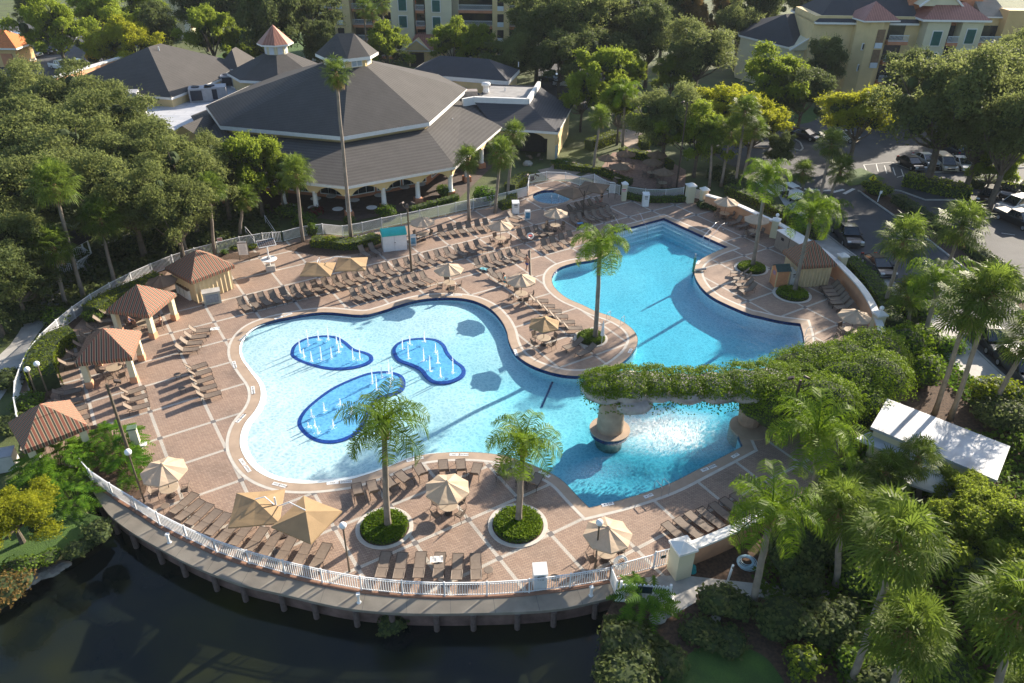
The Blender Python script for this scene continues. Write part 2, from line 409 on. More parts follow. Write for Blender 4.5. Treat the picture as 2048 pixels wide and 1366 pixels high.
# blue splash pads painted on the shallow floor
PADS = [z((500,660), 3.595, (290,170),(315,110),(400,60),(520,40),(620,48),(690,85),(750,135),(820,155),(875,180),(885,215),(840,250),(740,278),(620,288),(500,275),(380,240),(310,205)),
        z((500,660), 3.595, (1022,150),(1050,95),(1130,62),(1240,52),(1340,62),(1400,100),(1430,160),(1480,215),(1535,255),(1550,300),(1510,345),(1420,378),(1320,375),(1260,335),(1220,285),(1150,250),(1060,215)),
        z((500,660), 3.595, (340,680),(370,600),(450,520),(570,430),(700,365),(850,310),(980,298),(1080,320),(1118,370),(1100,430),(1030,470),(930,500),(880,560),(845,640),(800,720),(720,780),(600,815),(480,805),(390,755))]
M_PADR = mat('pad_rim_blue', (.008, .06, .33), .5, 4, .1); M_PADF = mat('pad_floor_blue', (.19, .51, .82), .5, 2, .1)
padxy = []
for P_ in PADS:
    q = smooth_closed([G(u, v, -.3) for u, v in P_], 4)
    if area(q) < 0: q.reverse()
    padxy.append(q)
def padsheet(mb, poly, dz):
    o = len(mb.v); sheet(mb, poly, [], 0)
    for i in range(o, len(mb.v)): x, y, _ = mb.v[i]; mb.v[i] = (x, y, dz)
mbr, mbf = MB(), MB()
for q in padxy:
    zz = -.1-min(depth(p.x, p.y) for p in q)+.004
    qi = offset(q, -.3); o = len(mbr.v)
    mbr.v += [(p.x, p.y, zz) for p in q]+[(p.x, p.y, zz+.03) for p in qi]
    for k in range(len(q)): mbr.f.append((o+k, o+(k+1) % len(q), o+len(q)+(k+1) % len(q), o+len(q)+k))
    skirt(mbr, q, -.6, zz)
    padsheet(mbf, qi, zz+.004)
flat('splash_pad_rims', mbr, M_PADR); flat('splash_pad_floors', mbf, M_PADF)
# lane stripe across the bottom at the break in depth
mb = MB(); a, b = G(1110,752,-.75), G(1085,805,-.9)
sa, sb = G(1112,748,-.9), G(1083,815,-.9)
dd = (xy(sb)-xy(sa)).normalized(); nn = Vector((-dd.y, dd.x))*.08
mb.v = [(*(xy(sa)-nn), -.1-depth(sa.x, sa.y)+.03), (*(xy(sa)+nn), -.1-depth(sa.x, sa.y)+.03), (*(xy(sb)+nn), -.1-depth(sb.x, sb.y)+.05), (*(xy(sb)-nn), -.1-depth(sb.x, sb.y)+.05)]; mb.f = [(0, 1, 2, 3)]
flat('floor_marking', mb, M_NAVY)
# ---- water: clear rippled sheet with a painted caustic tint, absorbing body below it
def water_mat(name, vol, dens, ripple=1.0):
    m, n, b = nodes(name); n.nodes.remove(b); out = n.nodes['Material Output']
    tc = n.nodes.new('ShaderNodeTexCoord')
    t1 = noise_node(n, 1.1, 2, tc.outputs['Object']); t2 = noise_node(n, 4.5, 3, tc.outputs['Object'])
    wv = n.nodes.new('ShaderNodeVectorMath'); wv.operation = 'MULTIPLY_ADD'; L(n, t1.outputs['Color'], wv.inputs[0]); wv.inputs[1].default_value = (.9, .9, 0); L(n, tc.outputs['Object'], wv.inputs[2])
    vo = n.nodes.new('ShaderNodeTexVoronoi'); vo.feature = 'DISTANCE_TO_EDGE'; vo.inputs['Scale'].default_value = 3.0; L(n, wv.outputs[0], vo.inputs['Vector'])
    net = ramp(n, vo.outputs['Distance'], [(0, (1, 1, 1)), (.07, (.95, .97, .98)), (.28, (.73, .81, .85))])  # bright web of focused sunlight (caustics) painted into the sheet's tint
    h = math_n(n, 'ADD', math_n(n, 'MULTIPLY', t1.outputs['Fac'], .6), math_n(n, 'MULTIPLY', t2.outputs['Fac'], .4))
    bp = n.nodes.new('ShaderNodeBump'); bp.inputs['Strength'].default_value = .6*ripple; bp.inputs['Distance'].default_value = .12; L(n, h, bp.inputs['Height'])
    gl = n.nodes.new('ShaderNodeBsdfGlossy'); gl.inputs['Roughness'].default_value = .04; L(n, bp.outputs[0], gl.inputs['Normal'])
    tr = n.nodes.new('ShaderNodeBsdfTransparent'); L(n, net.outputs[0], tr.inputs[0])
    lw = n.nodes.new('ShaderNodeLayerWeight'); L(n, bp.outputs[0], lw.inputs['Normal']); fac = math_n(n, 'ADD', math_n(n, 'MULTIPLY', math_n(n, 'POWER', lw.outputs['Facing'], 5), .9), .02)
    mx = n.nodes.new('ShaderNodeMixShader'); L(n, fac, mx.inputs[0]); L(n, tr.outputs[0], mx.inputs[1]); L(n, gl.outputs[0], mx.inputs[2]); L(n, mx.outputs[0], out.inputs[0])
    va = n.nodes.new('ShaderNodeVolumeAbsorption'); va.inputs[0].default_value = (*vol, 1); va.inputs[1].default_value = dens; L(n, va.outputs[0], out.inputs['Volume'])
    return m
M_WATER = water_mat('pool_water', (.03, .76, .89), .40)
M_SPAW = water_mat('spa_water', (.03, .70, .84), .7)
def waterbody(name, poly, m, z1, z0):
    mb = MB(); sheet(mb, poly, [], z1); o = len(mb.v); n_ = len(mb.v)
    top = list(mb.f); zz = [(x, y, z0) for x, y, _ in mb.v]; mb.v += zz
    mb.f += [tuple(i+n_ for i in reversed(f)) for f in top]
    # boundary edges
    cnt = {}
    for f in top:
        for i in range(len(f)):
            e = (f[i], f[(i+1) % len(f)]); cnt[e] = 1
    for (a, b) in list(cnt):
        if (b, a) not in cnt: mb.f.append((b, a, a+n_, b+n_))
    return flat(name, mb, m)
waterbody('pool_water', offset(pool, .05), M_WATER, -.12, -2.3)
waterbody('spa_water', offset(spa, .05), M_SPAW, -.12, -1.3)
# ---- lake and terrain
LZ = -1.45
lake = [xy(G(u, v, LZ)) for u, v in [(0,1236),(30.6,1203),(50,1168),(119.6,1134),(153,1116),(194.7,1090),(225,1066),(205,1030),(260,1030)]] + \
       [xy(p) for p in offset([xy(q) for q in rail[3:]], .0, closed=False)] + \
       [xy(G(u, v, LZ)) for u, v in [(1235,1190),(1206,1232),(1211,1264),(1214,1314),(1194.7,1345),(1190,1400),(1170,1700)]] + [Vector((4, 5)), Vector((-60, -5)), Vector((-80, 18)), xy(G(-150,1280,LZ))]
bank = lake
mb = MB(); BIG = [Vector((-700, -60)), Vector((700, -60)), Vector((700, 900)), Vector((-700, 900))]
sheet(mb, BIG, [offset(lake, .9) if area(lake) > 0 else offset(lake, .9), pool, spa], -.05)
flat('ground', mb, M_GROUND)
mb = MB(); lo_ = offset(lake, .9); n_ = len(lake)
mb.v = [(p.x, p.y, -.05) for p in lo_]+[(p.x, p.y, -2.2) for p in lake]
for k in range(n_): mb.f.append((k, (k+1) % n_, n_+(k+1) % n_, n_+k))
flat('lake_bank', mb, grass_mat('bank_grass', (.035, .04, .02), (.09, .10, .035), .6))
m, n, b = nodes('lake_water'); b.inputs['Roughness'].default_value = .06; b.inputs['IOR'].default_value = 1.33
t = noise_node(n, .12, 3); r = ramp(n, t.outputs['Fac'], [(.35, (.004, .008, .010)), (.7, (.024, .027, .006))]); L(n, r.outputs[0], b.inputs['Base Color'])
t = noise_node(n, 2.5, 3); bp = n.nodes.new('ShaderNodeBump'); bp.inputs['Strength'].default_value = .12; bp.inputs['Distance'].default_value = .05; L(n, t.outputs['Fac'], bp.inputs['Height']); L(n, bp.outputs[0], b.inputs['Normal'])
mb = MB(); sheet(mb, offset(lake, 1.2), [], LZ); flat('lake_water', mb, m)
# boardwalk slab on timber piles, bulkhead behind them
bw_in = smooth_closed(rail, 4, closed=False)
bw_in = [xy(p) for p in bw_in]
def resample(pl, n_):
    d = [0]
    for a, b in zip(pl, pl[1:]): d.append(d[-1]+(xy(b)-xy(a)).length)
    out = []; j = 0
    for i in range(n_):
        s = d[-1]*i/(n_-1)
        while j < len(pl)-2 and d[j+1] < s: j += 1
        t_ = (s-d[j])/max(1e-6, d[j+1]-d[j]); out.append(xy(pl[j]).lerp(xy(pl[j+1]), max(0, min(1, t_))))
    return out
NB = 90
bi, bo = resample(bw_in, NB), resample(bw_out, NB)
m, n, b = nodes('boardwalk_concrete'); tc = n.nodes.new('ShaderNodeTexCoord'); 
t = noise_node(n, .8, 4, tc.outputs['Object']); r = ramp(n, t.outputs['Fac'], [(.3, (.19, .165, .135)), (.7, (.29, .26, .21))]); L(n, r.outputs[0], b.inputs['Base Color']); b.inputs['Roughness'].default_value = .85; M_BW = m
mb = MB(); o1 = [bi[i].lerp(bo[i], .16) for i in range(NB)]
n_ = NB; mb.v = [(p.x, p.y, -.02) for p in o1]+[(p.x, p.y, -.02) for p in bo]+[(p.x, p.y, -.22) for p in bo]
for k in range(n_-1): mb.f += [(k, k+1, n_+k+1, n_+k), (n_+k, n_+k+1, 2*n_+k+1, 2*n_+k)]
flat('boardwalk', mb, M_BW)
mb = MB()
for k in range(6, n_-1, 6):
    a, b_ = o1[k], bo[k]; d_ = (bo[k]-bo[k-1]).normalized()*.012; mb.v += [(*(a-d_), -.015), (*(a+d_), -.015), (*(b_+d_), -.015), (*(b_-d_), -.015)]; q = len(mb.v)-4; mb.f.append((q, q+1, q+2, q+3))
flat('boardwalk_joints', mb, mat('joint_dark', (.12, .11, .1), .9))
mb = MB(); mb.v = [(p.x, p.y, .03) for p in bi]+[(p.x, p.y, .03) for p in o1]+[(p.x, p.y, -.25) for p in o1]
for k in range(n_-1): mb.f += [(k, k+1, n_+k+1, n_+k), (n_+k, n_+k+1, 2*n_+k+1, 2*n_+k)]
flat('deck_kerb', mb, mat('brown_kerb', (.26, .14, .09), .8, 2, .2))
mb = MB(); bh = [bi[i].lerp(bo[i], .72) for i in range(NB)]; skirt(mb, bh, -2.5, -.22, closed=False); flat('bulkhead', mb, mat('bulkhead_boards', (.16, .10, .085), .85, 1.5, .35))
M_PILE = mat('pile_timber', (.13, .095, .085), .85, 3, .3)
PILEG = 'timber piles under the boardwalk'
for i in range(16):
    k = int(4+i*(NB-8)/15); p = bo[k].lerp(bi[k], .05); h_ = MB().tube([(0, 0, -2.4), (0, 0, -.22)], .17, 9).build('pile', M_PILE, loc=(p.x, p.y, 0))
    tag(h_, 'round timber pile, %s from the shrub end, under the boardwalk' % ORD[i], 'pile', PILEG)
# roads, paths and beds lie as thin sheets
def patch(name, pts, m, zz=0.0, sm=False, n=4, corners=()):
    p = [G(u, v, zz) for u, v in pts]
    p = smooth_closed(p, n, corners=corners) if sm else [xy(q) for q in p]
    mb = MB(); sheet(mb, p, [], zz); return flat(name, mb, m)
patch('asphalt_road', [(1128,205),(1190,225),(1255,236),(1330,262),(1400,290),(1450,325),(1510,352),(1560,388),(1600,432),(1650,487),(1700,525),(1770,573),(1840,628),(1905,700),(1975,770),(2048,842),(2250,1050),(2700,1200),(2700,330),(2300,290),(2048,275),(1900,235),(1800,222),(1700,222),(1600,218),(1500,205),(1400,200),(1300,195),(1200,180),(1080,130),(1070,170)], M_ASPH, -.035)
patch('road', [(700,60),(1060,110),(1110,150),(1180,180),(1300,190),(1500,200),(1560,190),(1300,160),(1100,100),(700,40)], M_ASPH, -.033)
patch('car_park', [(-300,140),(0,150),(60,165),(130,160),(200,128),(262,105),(290,80),(240,62),(150,58),(60,40),(-200,50)], M_ASPH, -.035)
patch('sidewalk', [(1545,372),(1562,372),(1600,414),(1650,468),(1700,506),(1772,556),(1852,614),(1920,672),(1995,742),(2060,800),(2300,1020),(2240,1040),(2048,862),(1975,795),(1900,722),(1838,655),(1765,590),(1695,540),(1640,497),(1590,445)], M_CONC, .06)
patch('sidewalk_walk', [(1185,332),(1115,318),(1100,335),(1075,340),(1100,360),(1150,358),(1190,340),(1250,325),(1285,318),(1262,300),(1232,276),(1215,262),(1252,258),(1290,268),(1300,282),(1270,290),(1300,300),(1330,330),(1370,350),(1355,362),(1310,360),(1240,368),(1150,350)], mat('walk_tan', (.36, .28, .22), .8, 1, .15), -.025)
patch('patio', [(1190,352),(1225,305),(1270,300),(1330,318),(1372,340),(1370,374),(1300,378),(1245,370)], mat('patio_paving', (.24, .15, .115), .8, 3, .3), -.018)
patch('footpath', [(-60,760),(-60,860),(0,800),(35,740),(60,690),(110,620),(150,560),(210,520),(300,455),(370,430),(330,425),(250,470),(180,500),(120,545),(75,600),(20,690)], M_CONC, -.02, True)
patch('mulch_bed', [(1760,700),(1850,640),(1920,700),(2000,780),(2100,880),(2100,1366),(2100,1500),(1100,1500),(1190,1360),(1205,1240),(1225,1205),(1340,1200),(1360,1110),(1560,1005),(1640,950),(1700,850)], M_MULCH, -.03)
patch('concrete_landing', [(1219,1163),(1335,1137),(1380,1152),(1560,1172),(1660,1180),(1660,1200),(1550,1196),(1392,1188),(1395,1202),(1345,1232),(1300,1212),(1235,1193)], M_CONC, -.01)
patch('lawn', [(1440,1290),(1500,1298),(1545,1330),(1570,1400),(1450,1480),(1300,1420),(1345,1340),(1390,1300)], M_LAWN, -.02, True)
patch('lawn_left', [(-80,1010),(60,1010),(190,1030),(200,1050),(150,1095),(60,1130),(-60,1180)], M_LAWN, -.02, True)
patch('lawn_far', [(430,115),(520,75),(620,70),(700,120),(640,160),(520,170),(440,150)], M_LAWN, -.02, True)
patch('lawn_far_right', [(1290,150),(1420,170),(1560,185),(1640,230),(1560,250),(1400,215),(1290,190)], M_LAWN, -.02, True)
patch('traffic_island', z((1488,330), 3.595, (690,110),(760,40),(840,20),(1020,100),(900,130),(760,150)), M_LAWN, .07)
patch('mulch_bed_fence', z((480,400), 5.06, (-300,640),(-120,600),(60,600),(180,570),(200,540),(180,530),(-100,540),(-300,600)), M_MULCH, .02, True)
patch('mulch_bed_oleander', z((480,400), 5.06, (450,485),(620,420),(760,400),(1100,430),(1400,370),(1430,480),(1200,540),(1000,560),(800,560),(620,530)), M_MULCH, .02, True)
patch('mulch_bed_spa', [(1235,385),(1300,400),(1360,406),(1405,402),(1375,385),(1300,385)], M_MULCH, .02, True)
patch('mulch_bed_corner', [(190,850),(262,900),(290,950),(290,985),(262,1002),(220,985),(190,945),(150,925),(160,880)], M_MULCH, .02, True)
patch('mulch_bed_hedge', [(60,760),(48,720),(75,680),(110,640),(170,600),(250,560),(320,530),(330,550),(240,590),(185,620),(140,665),(105,705),(110,760),(95,800),(60,810)], M_MULCH, .02, True)
# white lines: crosswalk, no-parking hatching, parking bays
M_LINE = mat('road_paint', (.62, .62, .60), .7, 4, .12)
mb = MB()
def line(a, b, wd=.12, zz=-.028):
    a, b = xy(G(*a, zz)), xy(G(*b, zz)); d_ = (b-a).normalized(); n_ = Vector((-d_.y, d_.x))*wd/2; o = len(mb.v)
    mb.v += [(*(a-n_), zz), (*(b-n_), zz), (*(b+n_), zz), (*(a+n_), zz)]; mb.f.append((o, o+1, o+2, o+3))
for i in range(9): line((1512+i*22, 362+i*3.2), (1548+i*20, 390-i*1.6), .45)
Zh = lambda x, y: (1488+x/3.595, y/3.595)
line(Zh(860,1185), Zh(1060,1165)); line(Zh(860,1185), Zh(880,1225)); line(Zh(1060,1165), Zh(1240,1235)); line(Zh(1100,1275), Zh(1240,1235))
for i in range(5): line(Zh(950+i*60, 1175+i*14), Zh(985+i*62-20, 1225+i*14+8))
for i in range(7): line((1500+i*80, 205+i*5), (1515+i*80, 222+i*6))
for a, b in (((1722,520),(1738,519)),((1835,609),(1850,606)),((1905,655),(1918,652)),((1995,419),(2030,422)),((2003,466),(2030,470)),((1975,380),(1990,388))): line(a, b)
for i in range(6): line((20+i*42, 60+i*2), (28+i*42, 70+i*2))
for i in range(5): line((30+i*45, 140), (40+i*45, 150))
flat('road_markings', mb, M_LINE)
# kerbs of the drive and the hedged median
mb = MB()
def kerb(pts, wd=.18, h_=.1):
    q = [xy(G(u, v)) for u, v in pts]
    for a, b in zip(q, q[1:]): mb.quadwall(a, b, -.05, h_, wd)
kerb([(1545,371),(1562,371),(1600,413),(1650,467),(1700,505),(1772,555),(1852,613),(1920,671),(1995,741),(2060,799),(2300,1019)])
kerb([(1716,381),(1740,398),(1800,440),(1870,490),(1940,545),(2048,625),(2300,790)]); kerb([(1740,372),(1800,382),(1850,400),(1905,400),(1935,404)])
kerb([(1557,290),(1600,302),(1606,297),(1600,285),(1575,268)]); kerb([(1868,345),(2050,335)])
flat('kerb', mb, M_CONC)
patch('hedge_median', [(1718,384),(1745,376),(1790,400),(1850,440),(1905,478),(2000,545),(2100,620),(2300,760),(2300,790),(2048,623),(1940,543),(1870,488),(1800,438),(1740,396)], M_MULCH, .05)
# ================================================================ FOLIAGE
LM = {
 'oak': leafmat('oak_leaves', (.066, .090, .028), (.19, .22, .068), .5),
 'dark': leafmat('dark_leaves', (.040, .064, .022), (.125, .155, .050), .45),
 'green': leafmat('green_leaves', (.075, .12, .014), (.25, .31, .035), .52),
 'yellow': leafmat('yellow_green_leaves', (.14, .165, .010), (.36, .37, .028), .52),
 'rust': leafmat('rust_needles', (.10, .065, .02), (.24, .16, .05), .35),
 'hedge': leafmat('hedge_leaves', (.06, .10, .006), (.21, .25, .014), .35, 1.6),
 'ivy': leafmat('ivy_leaves', (.032, .085, .006), (.17, .25, .014), .35, 1.1),
 'shrub': leafmat('shrub_leaves', (.035, .085, .012), (.14, .21, .025), .42, 1.2),
 'palm': leafmat('palm_leaflets', (.035, .090, .008), (.18, .27, .018), .45, .5, .38),
 'sabal': leafmat('sabal_fans', (.032, .068, .012), (.15, .21, .030), .45, .6, .38),
 'philo': leafmat('broad_leaves', (.035, .10, .008), (.14, .25, .02), .4, 1.0),
 'gold': leafmat('gold_flowers', (.35, .20, .01), (.75, .45, .02), .3),
 'red': leafmat('red_leaves', (.06, .008, .012), (.16, .02, .03), .3),
}
M_BARK = mat('bark', (.105, .085, .065), .9, 2.5, .35, .6, 14)
M_PTRUNK = mat('palm_trunk', (.22, .185, .15), .85, 1.5, .28, .5, 10)
M_PTRUNK2 = mat('palm_trunk_brown', (.21, .135, .09), .85, 1.5, .3, .6, 10)
M_BOOT = mat('palm_boots', (.26, .15, .075), .9, 3, .4, .6, 12)
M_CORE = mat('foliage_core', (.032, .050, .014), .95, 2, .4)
M_DEAD = mat('dead_frond', (.30, .19, .09), .85, 3, .3)
def card(mb, p, nrm, w_, h_, rnd, spin=None):
    """one leaf cluster: two bent triangles"""
    n_ = nrm.normalized(); a = n_.orthogonal().normalized(); a = Matrix.Rotation(rnd.random()*6.283, 3, n_) @ a; b = n_.cross(a)
    o = len(mb.v)
    mb.v += [tuple(p-a*w_*.5), tuple(p+b*h_*.5+n_*w_*.18), tuple(p+a*w_*.5), tuple(p-b*h_*.5-n_*w_*.1)]
    mb.f.append((o, o+1, o+2, o+3))
def rndv(rnd):
    while 1:
        v = Vector((rnd.uniform(-1, 1), rnd.uniform(-1, 1), rnd.uniform(-1, 1)))
        if .05 < v.length < 1: return v.normalized()
def crown_mesh(seed, r, h, puffs, cards, leaf, spr=380, open_=.0):
    """uneven crown: leafy puffs at very different depths plus sprigs that break the outline; centre at origin"""
    rnd = random.Random(seed); mb = MB(); P_ = []
    for i in range(puffs):
        d = rndv(rnd)
        if d.z < -.6: d.z *= -.7
        wob = 1+.42*noise.noise((d.x*1.4+seed, d.y*1.4, d.z*1.4)); k = rnd.uniform(.35, .92)*wob; c = Vector((d.x*r*k, d.y*r*k, d.z*h*k)); pr = r*rnd.uniform(.13, .30)
        P_.append((c, pr))
    per = cards//puffs
    for c, pr in P_:
        sq_ = rnd.uniform(.5, .85)
        for j in range(int(per*(pr/(r*.215))**1.6)):
            d = rndv(rnd)
            if d.z < -.3 and rnd.random() < .7: d.z = -d.z
            nz_ = 1+.35*noise.noise((d.x*2.2+c.x, d.y*2.2+c.y, d.z*2.2)); rr = pr*nz_*(rnd.uniform(.6, 1.08)); p = c+Vector((d.x*rr, d.y*rr, d.z*rr*sq_))
            s = leaf*rnd.uniform(.55, 1.3); card(mb, p, d+rndv(rnd)*.9, s, s*rnd.uniform(.45, .85), rnd)
    for i in range(spr):
        c, pr = P_[rnd.randrange(len(P_))]; d = (c.normalized()*.8+rndv(rnd)+Vector((0, 0, .45))).normalized(); q = c+Vector((d.x*pr, d.y*pr, d.z*pr*.7))*.8; ln = rnd.uniform(.5, 1.5)*r/6
        for j in range(13): t = j/12; s = leaf*rnd.uniform(.5, 1.05)*(1-.35*t); card(mb, q+d*ln*t+Vector((0, 0, -.25*t*t*ln))+rndv(rnd)*.13*(1.2-t)*r/6*1.6, rndv(rnd)+d*.4, s, s*.6, rnd)
    return mb, P_
def limb_mesh(seed, r, h, zc, P_, tr):
    rnd = random.Random(seed+99); mb = MB(); fork = max(1.2, zc-h*.75)
    mb.tube([(0, 0, -.3), (0, 0, fork*.5), (rnd.uniform(-.2, .2), rnd.uniform(-.2, .2), fork)], [tr*1.25, tr*.95, tr*.85], 8)
    for c, pr in P_[:max(5, len(P_)//3)]:
        a = Vector((0, 0, fork-.1)); b = Vector((c.x, c.y, c.z+zc)); m_ = a.lerp(b, .5)+Vector((0, 0, -.08*r))+rndv(rnd)*.15
        mb.tube([a, m_, b], [tr*.55, tr*.3, tr*.1], 5, cap=False)
    return mb
_tc = {}
def tree(kind, px, zc, r, label, group, seed=0, hr=.86, leaf=None, name='tree', cat='tree'):
    """broadleaf tree whose crown centre shows at pixel px, zc metres up"""
    g = G(px[0], px[1], zc); var = seed % 3; key = (kind, var, name)
    if key not in _tc:
        R0, H0, Z0 = 6.0, 6.0*hr, 7.5
        mbc, P_ = crown_mesh(100+var*7+sum(map(ord, kind)), R0, H0, {'oak': 52, 'dark': 46, 'green': 38, 'yellow': 40, 'rust': 40}.get(kind, 44), 26000, {'oak': .25, 'dark': .3, 'green': .34, 'yellow': .30}.get(kind, .28), {'oak': 520, 'dark': 420, 'green': 420}.get(kind, 420))
        tm = limb_mesh(var, R0, H0, Z0, P_, .32)
        root = empty(name, label, cat, group=group)
        c = mbc.build('crown', LM[kind], root); c.location = (0, 0, Z0)
        # inner shade mass
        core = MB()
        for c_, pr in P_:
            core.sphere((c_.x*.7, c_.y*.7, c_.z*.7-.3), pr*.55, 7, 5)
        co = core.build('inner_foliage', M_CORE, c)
        tm.build('trunk', M_BARK, root)
        _tc[key] = Kind(root)
    s = r/6.0; sz = zc/7.5
    return _tc[key].place((g.x, g.y, 0), seed*1.7, label, group, (s, s, sz if abs(sz-s) < .6 else s))
# ---- palms
def frond_queen(mb, base, az, el, ln, rnd, droop=1.0):
    """arching feather leaf with hanging leaflets"""
    n_ = 9; pts = []; p = Vector(base); e = el
    for i in range(n_+1):
        pts.append(p.copy()); st = ln/n_
        p = p+Vector((math.cos(az)*math.cos(e), math.sin(az)*math.cos(e), math.sin(e)))*st
        e -= R(14.5)*droop*(.5+i/n_)
    mb.tube(pts, [.04-.0035*i for i in range(n_+1)], 4, cap=False)
    side = Vector((-math.sin(az), math.cos(az), 0))
    K_ = 52
    for i in range(2, K_):
        t = i/K_; k = min(n_-1, int(t*n_)); q = pts[k].lerp(pts[k+1], t*n_-k); tang = (pts[k+1]-pts[k]).normalized()
        L_ = ln*.30*math.sin(math.pi*min(1, t*.9+.12))**.6+.1
        for sgn in (-1, 1):
            out = (side*sgn*rnd.uniform(.55, 1.0)+tang*rnd.uniform(.25, .55)+Vector((0, 0, rnd.uniform(-.05, .35)))).normalized()
            a = q; m_ = q+out*L_*.5; dn = out+Vector((0, 0, -1.1*droop)); b = m_+dn.normalized()*L_*.55
            wv = tang*.0175; o = len(mb.v)
            mb.v += [tuple(a-wv), tuple(a+wv), tuple(m_+wv*1.3), tuple(m_-wv*1.3), tuple(b)]
            mb.f += [(o, o+1, o+2, o+3), (o+3, o+2, o+4)]
def fan_leaf(mb, base, az, el, pet, rad, rnd, segs=20):
    """costapalmate fan on a stalk"""
    d = Vector((math.cos(az)*math.cos(el), math.sin(az)*math.cos(el), math.sin(el))); side = Vector((-math.sin(az), math.cos(az), 0)); up = d.cross(side)*-1
    c = Vector(base)+d*pet; mb.tube([base, tuple(c)], [.03, .02], 3, cap=False)
    for i in range(segs):
        a = R(-125)+R(250)*i/(segs-1)
        q = d*math.cos(a)+side*math.sin(a); q = (q+up*rnd.uniform(-.05, .22)*abs(math.sin(a))).normalized()
        Lk = rad*(1-.25*abs(a)/R(125))*rnd.uniform(.85, 1.1); m_ = c+q*Lk*.62; tip = m_+(q+Vector((0, 0, -rnd.uniform(.5, 1.3)))).normalized()*Lk*.42
        wv = (d*-math.sin(a)+side*math.cos(a))*Lk*.043; o = len(mb.v)
        mb.v += [tuple(c), tuple(m_-wv), tuple(m_+wv), tuple(tip)]; mb.f += [(o, o+1, o+3, o+2)]
_pk = {}
def palm(kind, base, top, label, group, sc=1.0, seed=0, zb=0.0, trunkmat=None, r0=None):
    """palm from its foot pixel; top = pixel row (or pixel) of the crown heart; the trunk leans to it"""
    g = G(base[0], base[1], zb)
    # crown heart: intersect the sight line with the upright plane through the foot facing the camera
    lo, hi = 0.5, 30
    for _ in range(40):
        m_ = (lo+hi)/2
        if PX((g.x, g.y, m_))[1] > top[1]: lo = m_
        else: hi = m_
    H_ = lo; q = G(top[0], top[1], H_); lean = Vector((max(-2.2, min(2.2, q.x-g.x)), 0)); lean.y = 0
    rnd = random.Random(seed*13+5)
    var = seed % 3; key = (kind, var)
    nm = {'queen': 'queen_palm', 'sabal': 'cabbage_palm', 'fan': 'fan_palm'}[kind]
    if key not in _pk:
        mb = MB(); rr = random.Random(var*31+7)
        if kind == 'queen':
            for i in range(17):
                az = i*2.39996+rr.uniform(-.2, .2); el = R(78-i*5.6+rr.uniform(-6, 6)); frond_queen(mb, (0, 0, 0), az, el, rr.uniform(3.0, 3.7), rr, rr.uniform(1.05, 1.35))
        else:
            N_, lo_, rad = (46, -50, 1.05) if kind == 'sabal' else (34, -65, .85)
            for i in range(N_):
                az = i*2.39996+rr.uniform(-.2, .2); el = R(82-(i/N_)*(82-lo_)+rr.uniform(-8, 8)); fan_leaf(mb, (0, 0, 0), az, el, rr.uniform(.8, 1.25) if kind == 'sabal' else rr.uniform(.7, .95), rad*rr.uniform(.85, 1.1), rr)
        _pk[key] = mb.mesh('crown')
        _pk[key].materials.append(LM['palm' if kind == 'queen' else 'sabal'])
    root = empty(nm, label, 'palm tree', (g.x, g.y, zb), 0, group)
    c = fix(_pk[key], None, root); c.name = 'crown'; c.location = (lean.x, lean.y, H_); c.rotation_euler = (0, 0, seed*1.3); c.scale = (sc,)*3
    mb = MB(); r0 = r0 or {'queen': .21, 'sabal': .19, 'fan': .2}[kind]
    pts = []; rs = []
    for i in range(9):
        t = i/8; b_ = math.sin(t*math.pi)*rnd.uniform(-.04, .04)*3
        pts.append((lean.x*t**1.3+b_*.3, lean.y*t, -.1+(H_+.1)*t)); rs.append(r0*(1.25 if i == 0 else 1.0-.28*t))
    mb.tube(pts, rs, 9); mb.build('trunk', trunkmat or (M_PTRUNK if kind != 'x' else M_PTRUNK2), root, smooth=True)
    mb = MB(); hb = (1.0 if kind == 'queen' else 1.3)*sc
    mb.tube([(lean.x*.97, lean.y, H_-hb), (lean.x, lean.y, H_-hb*.5), (lean.x, lean.y, H_+.1)], [r0*.9, r0*1.35, r0*.7], 8)
    for i in range(16):
        a = i*2.4; zz = H_-hb+hb*i/18; mb.tube([(lean.x+math.cos(a)*r0*.8, lean.y+math.sin(a)*r0*.8, zz), (lean.x+math.cos(a)*r0*1.9, lean.y+math.sin(a)*r0*1.9, zz+.22*sc)], [.05*sc, .02*sc], 4)
    mb.build('leaf_bases', M_BOOT, root)
    if kind != 'queen':
        dk = ('dead', var)
        if dk not in _pk:
            md = MB(); rr = random.Random(var+77)
            for i in range(9): fan_leaf(md, (0, 0, 0), rr.random()*6.28, R(-58+rr.uniform(-14, 14)), rr.uniform(.5, .8), .6, rr, 12)
            _pk[dk] = md.mesh('dead_fronds'); _pk[dk].materials.append(M_DEAD)
        c = fix(_pk[dk], None, root); c.name = 'dead_fronds'; c.location = (lean.x, lean.y, H_-.35*sc); c.scale = (sc,)*3
    return root
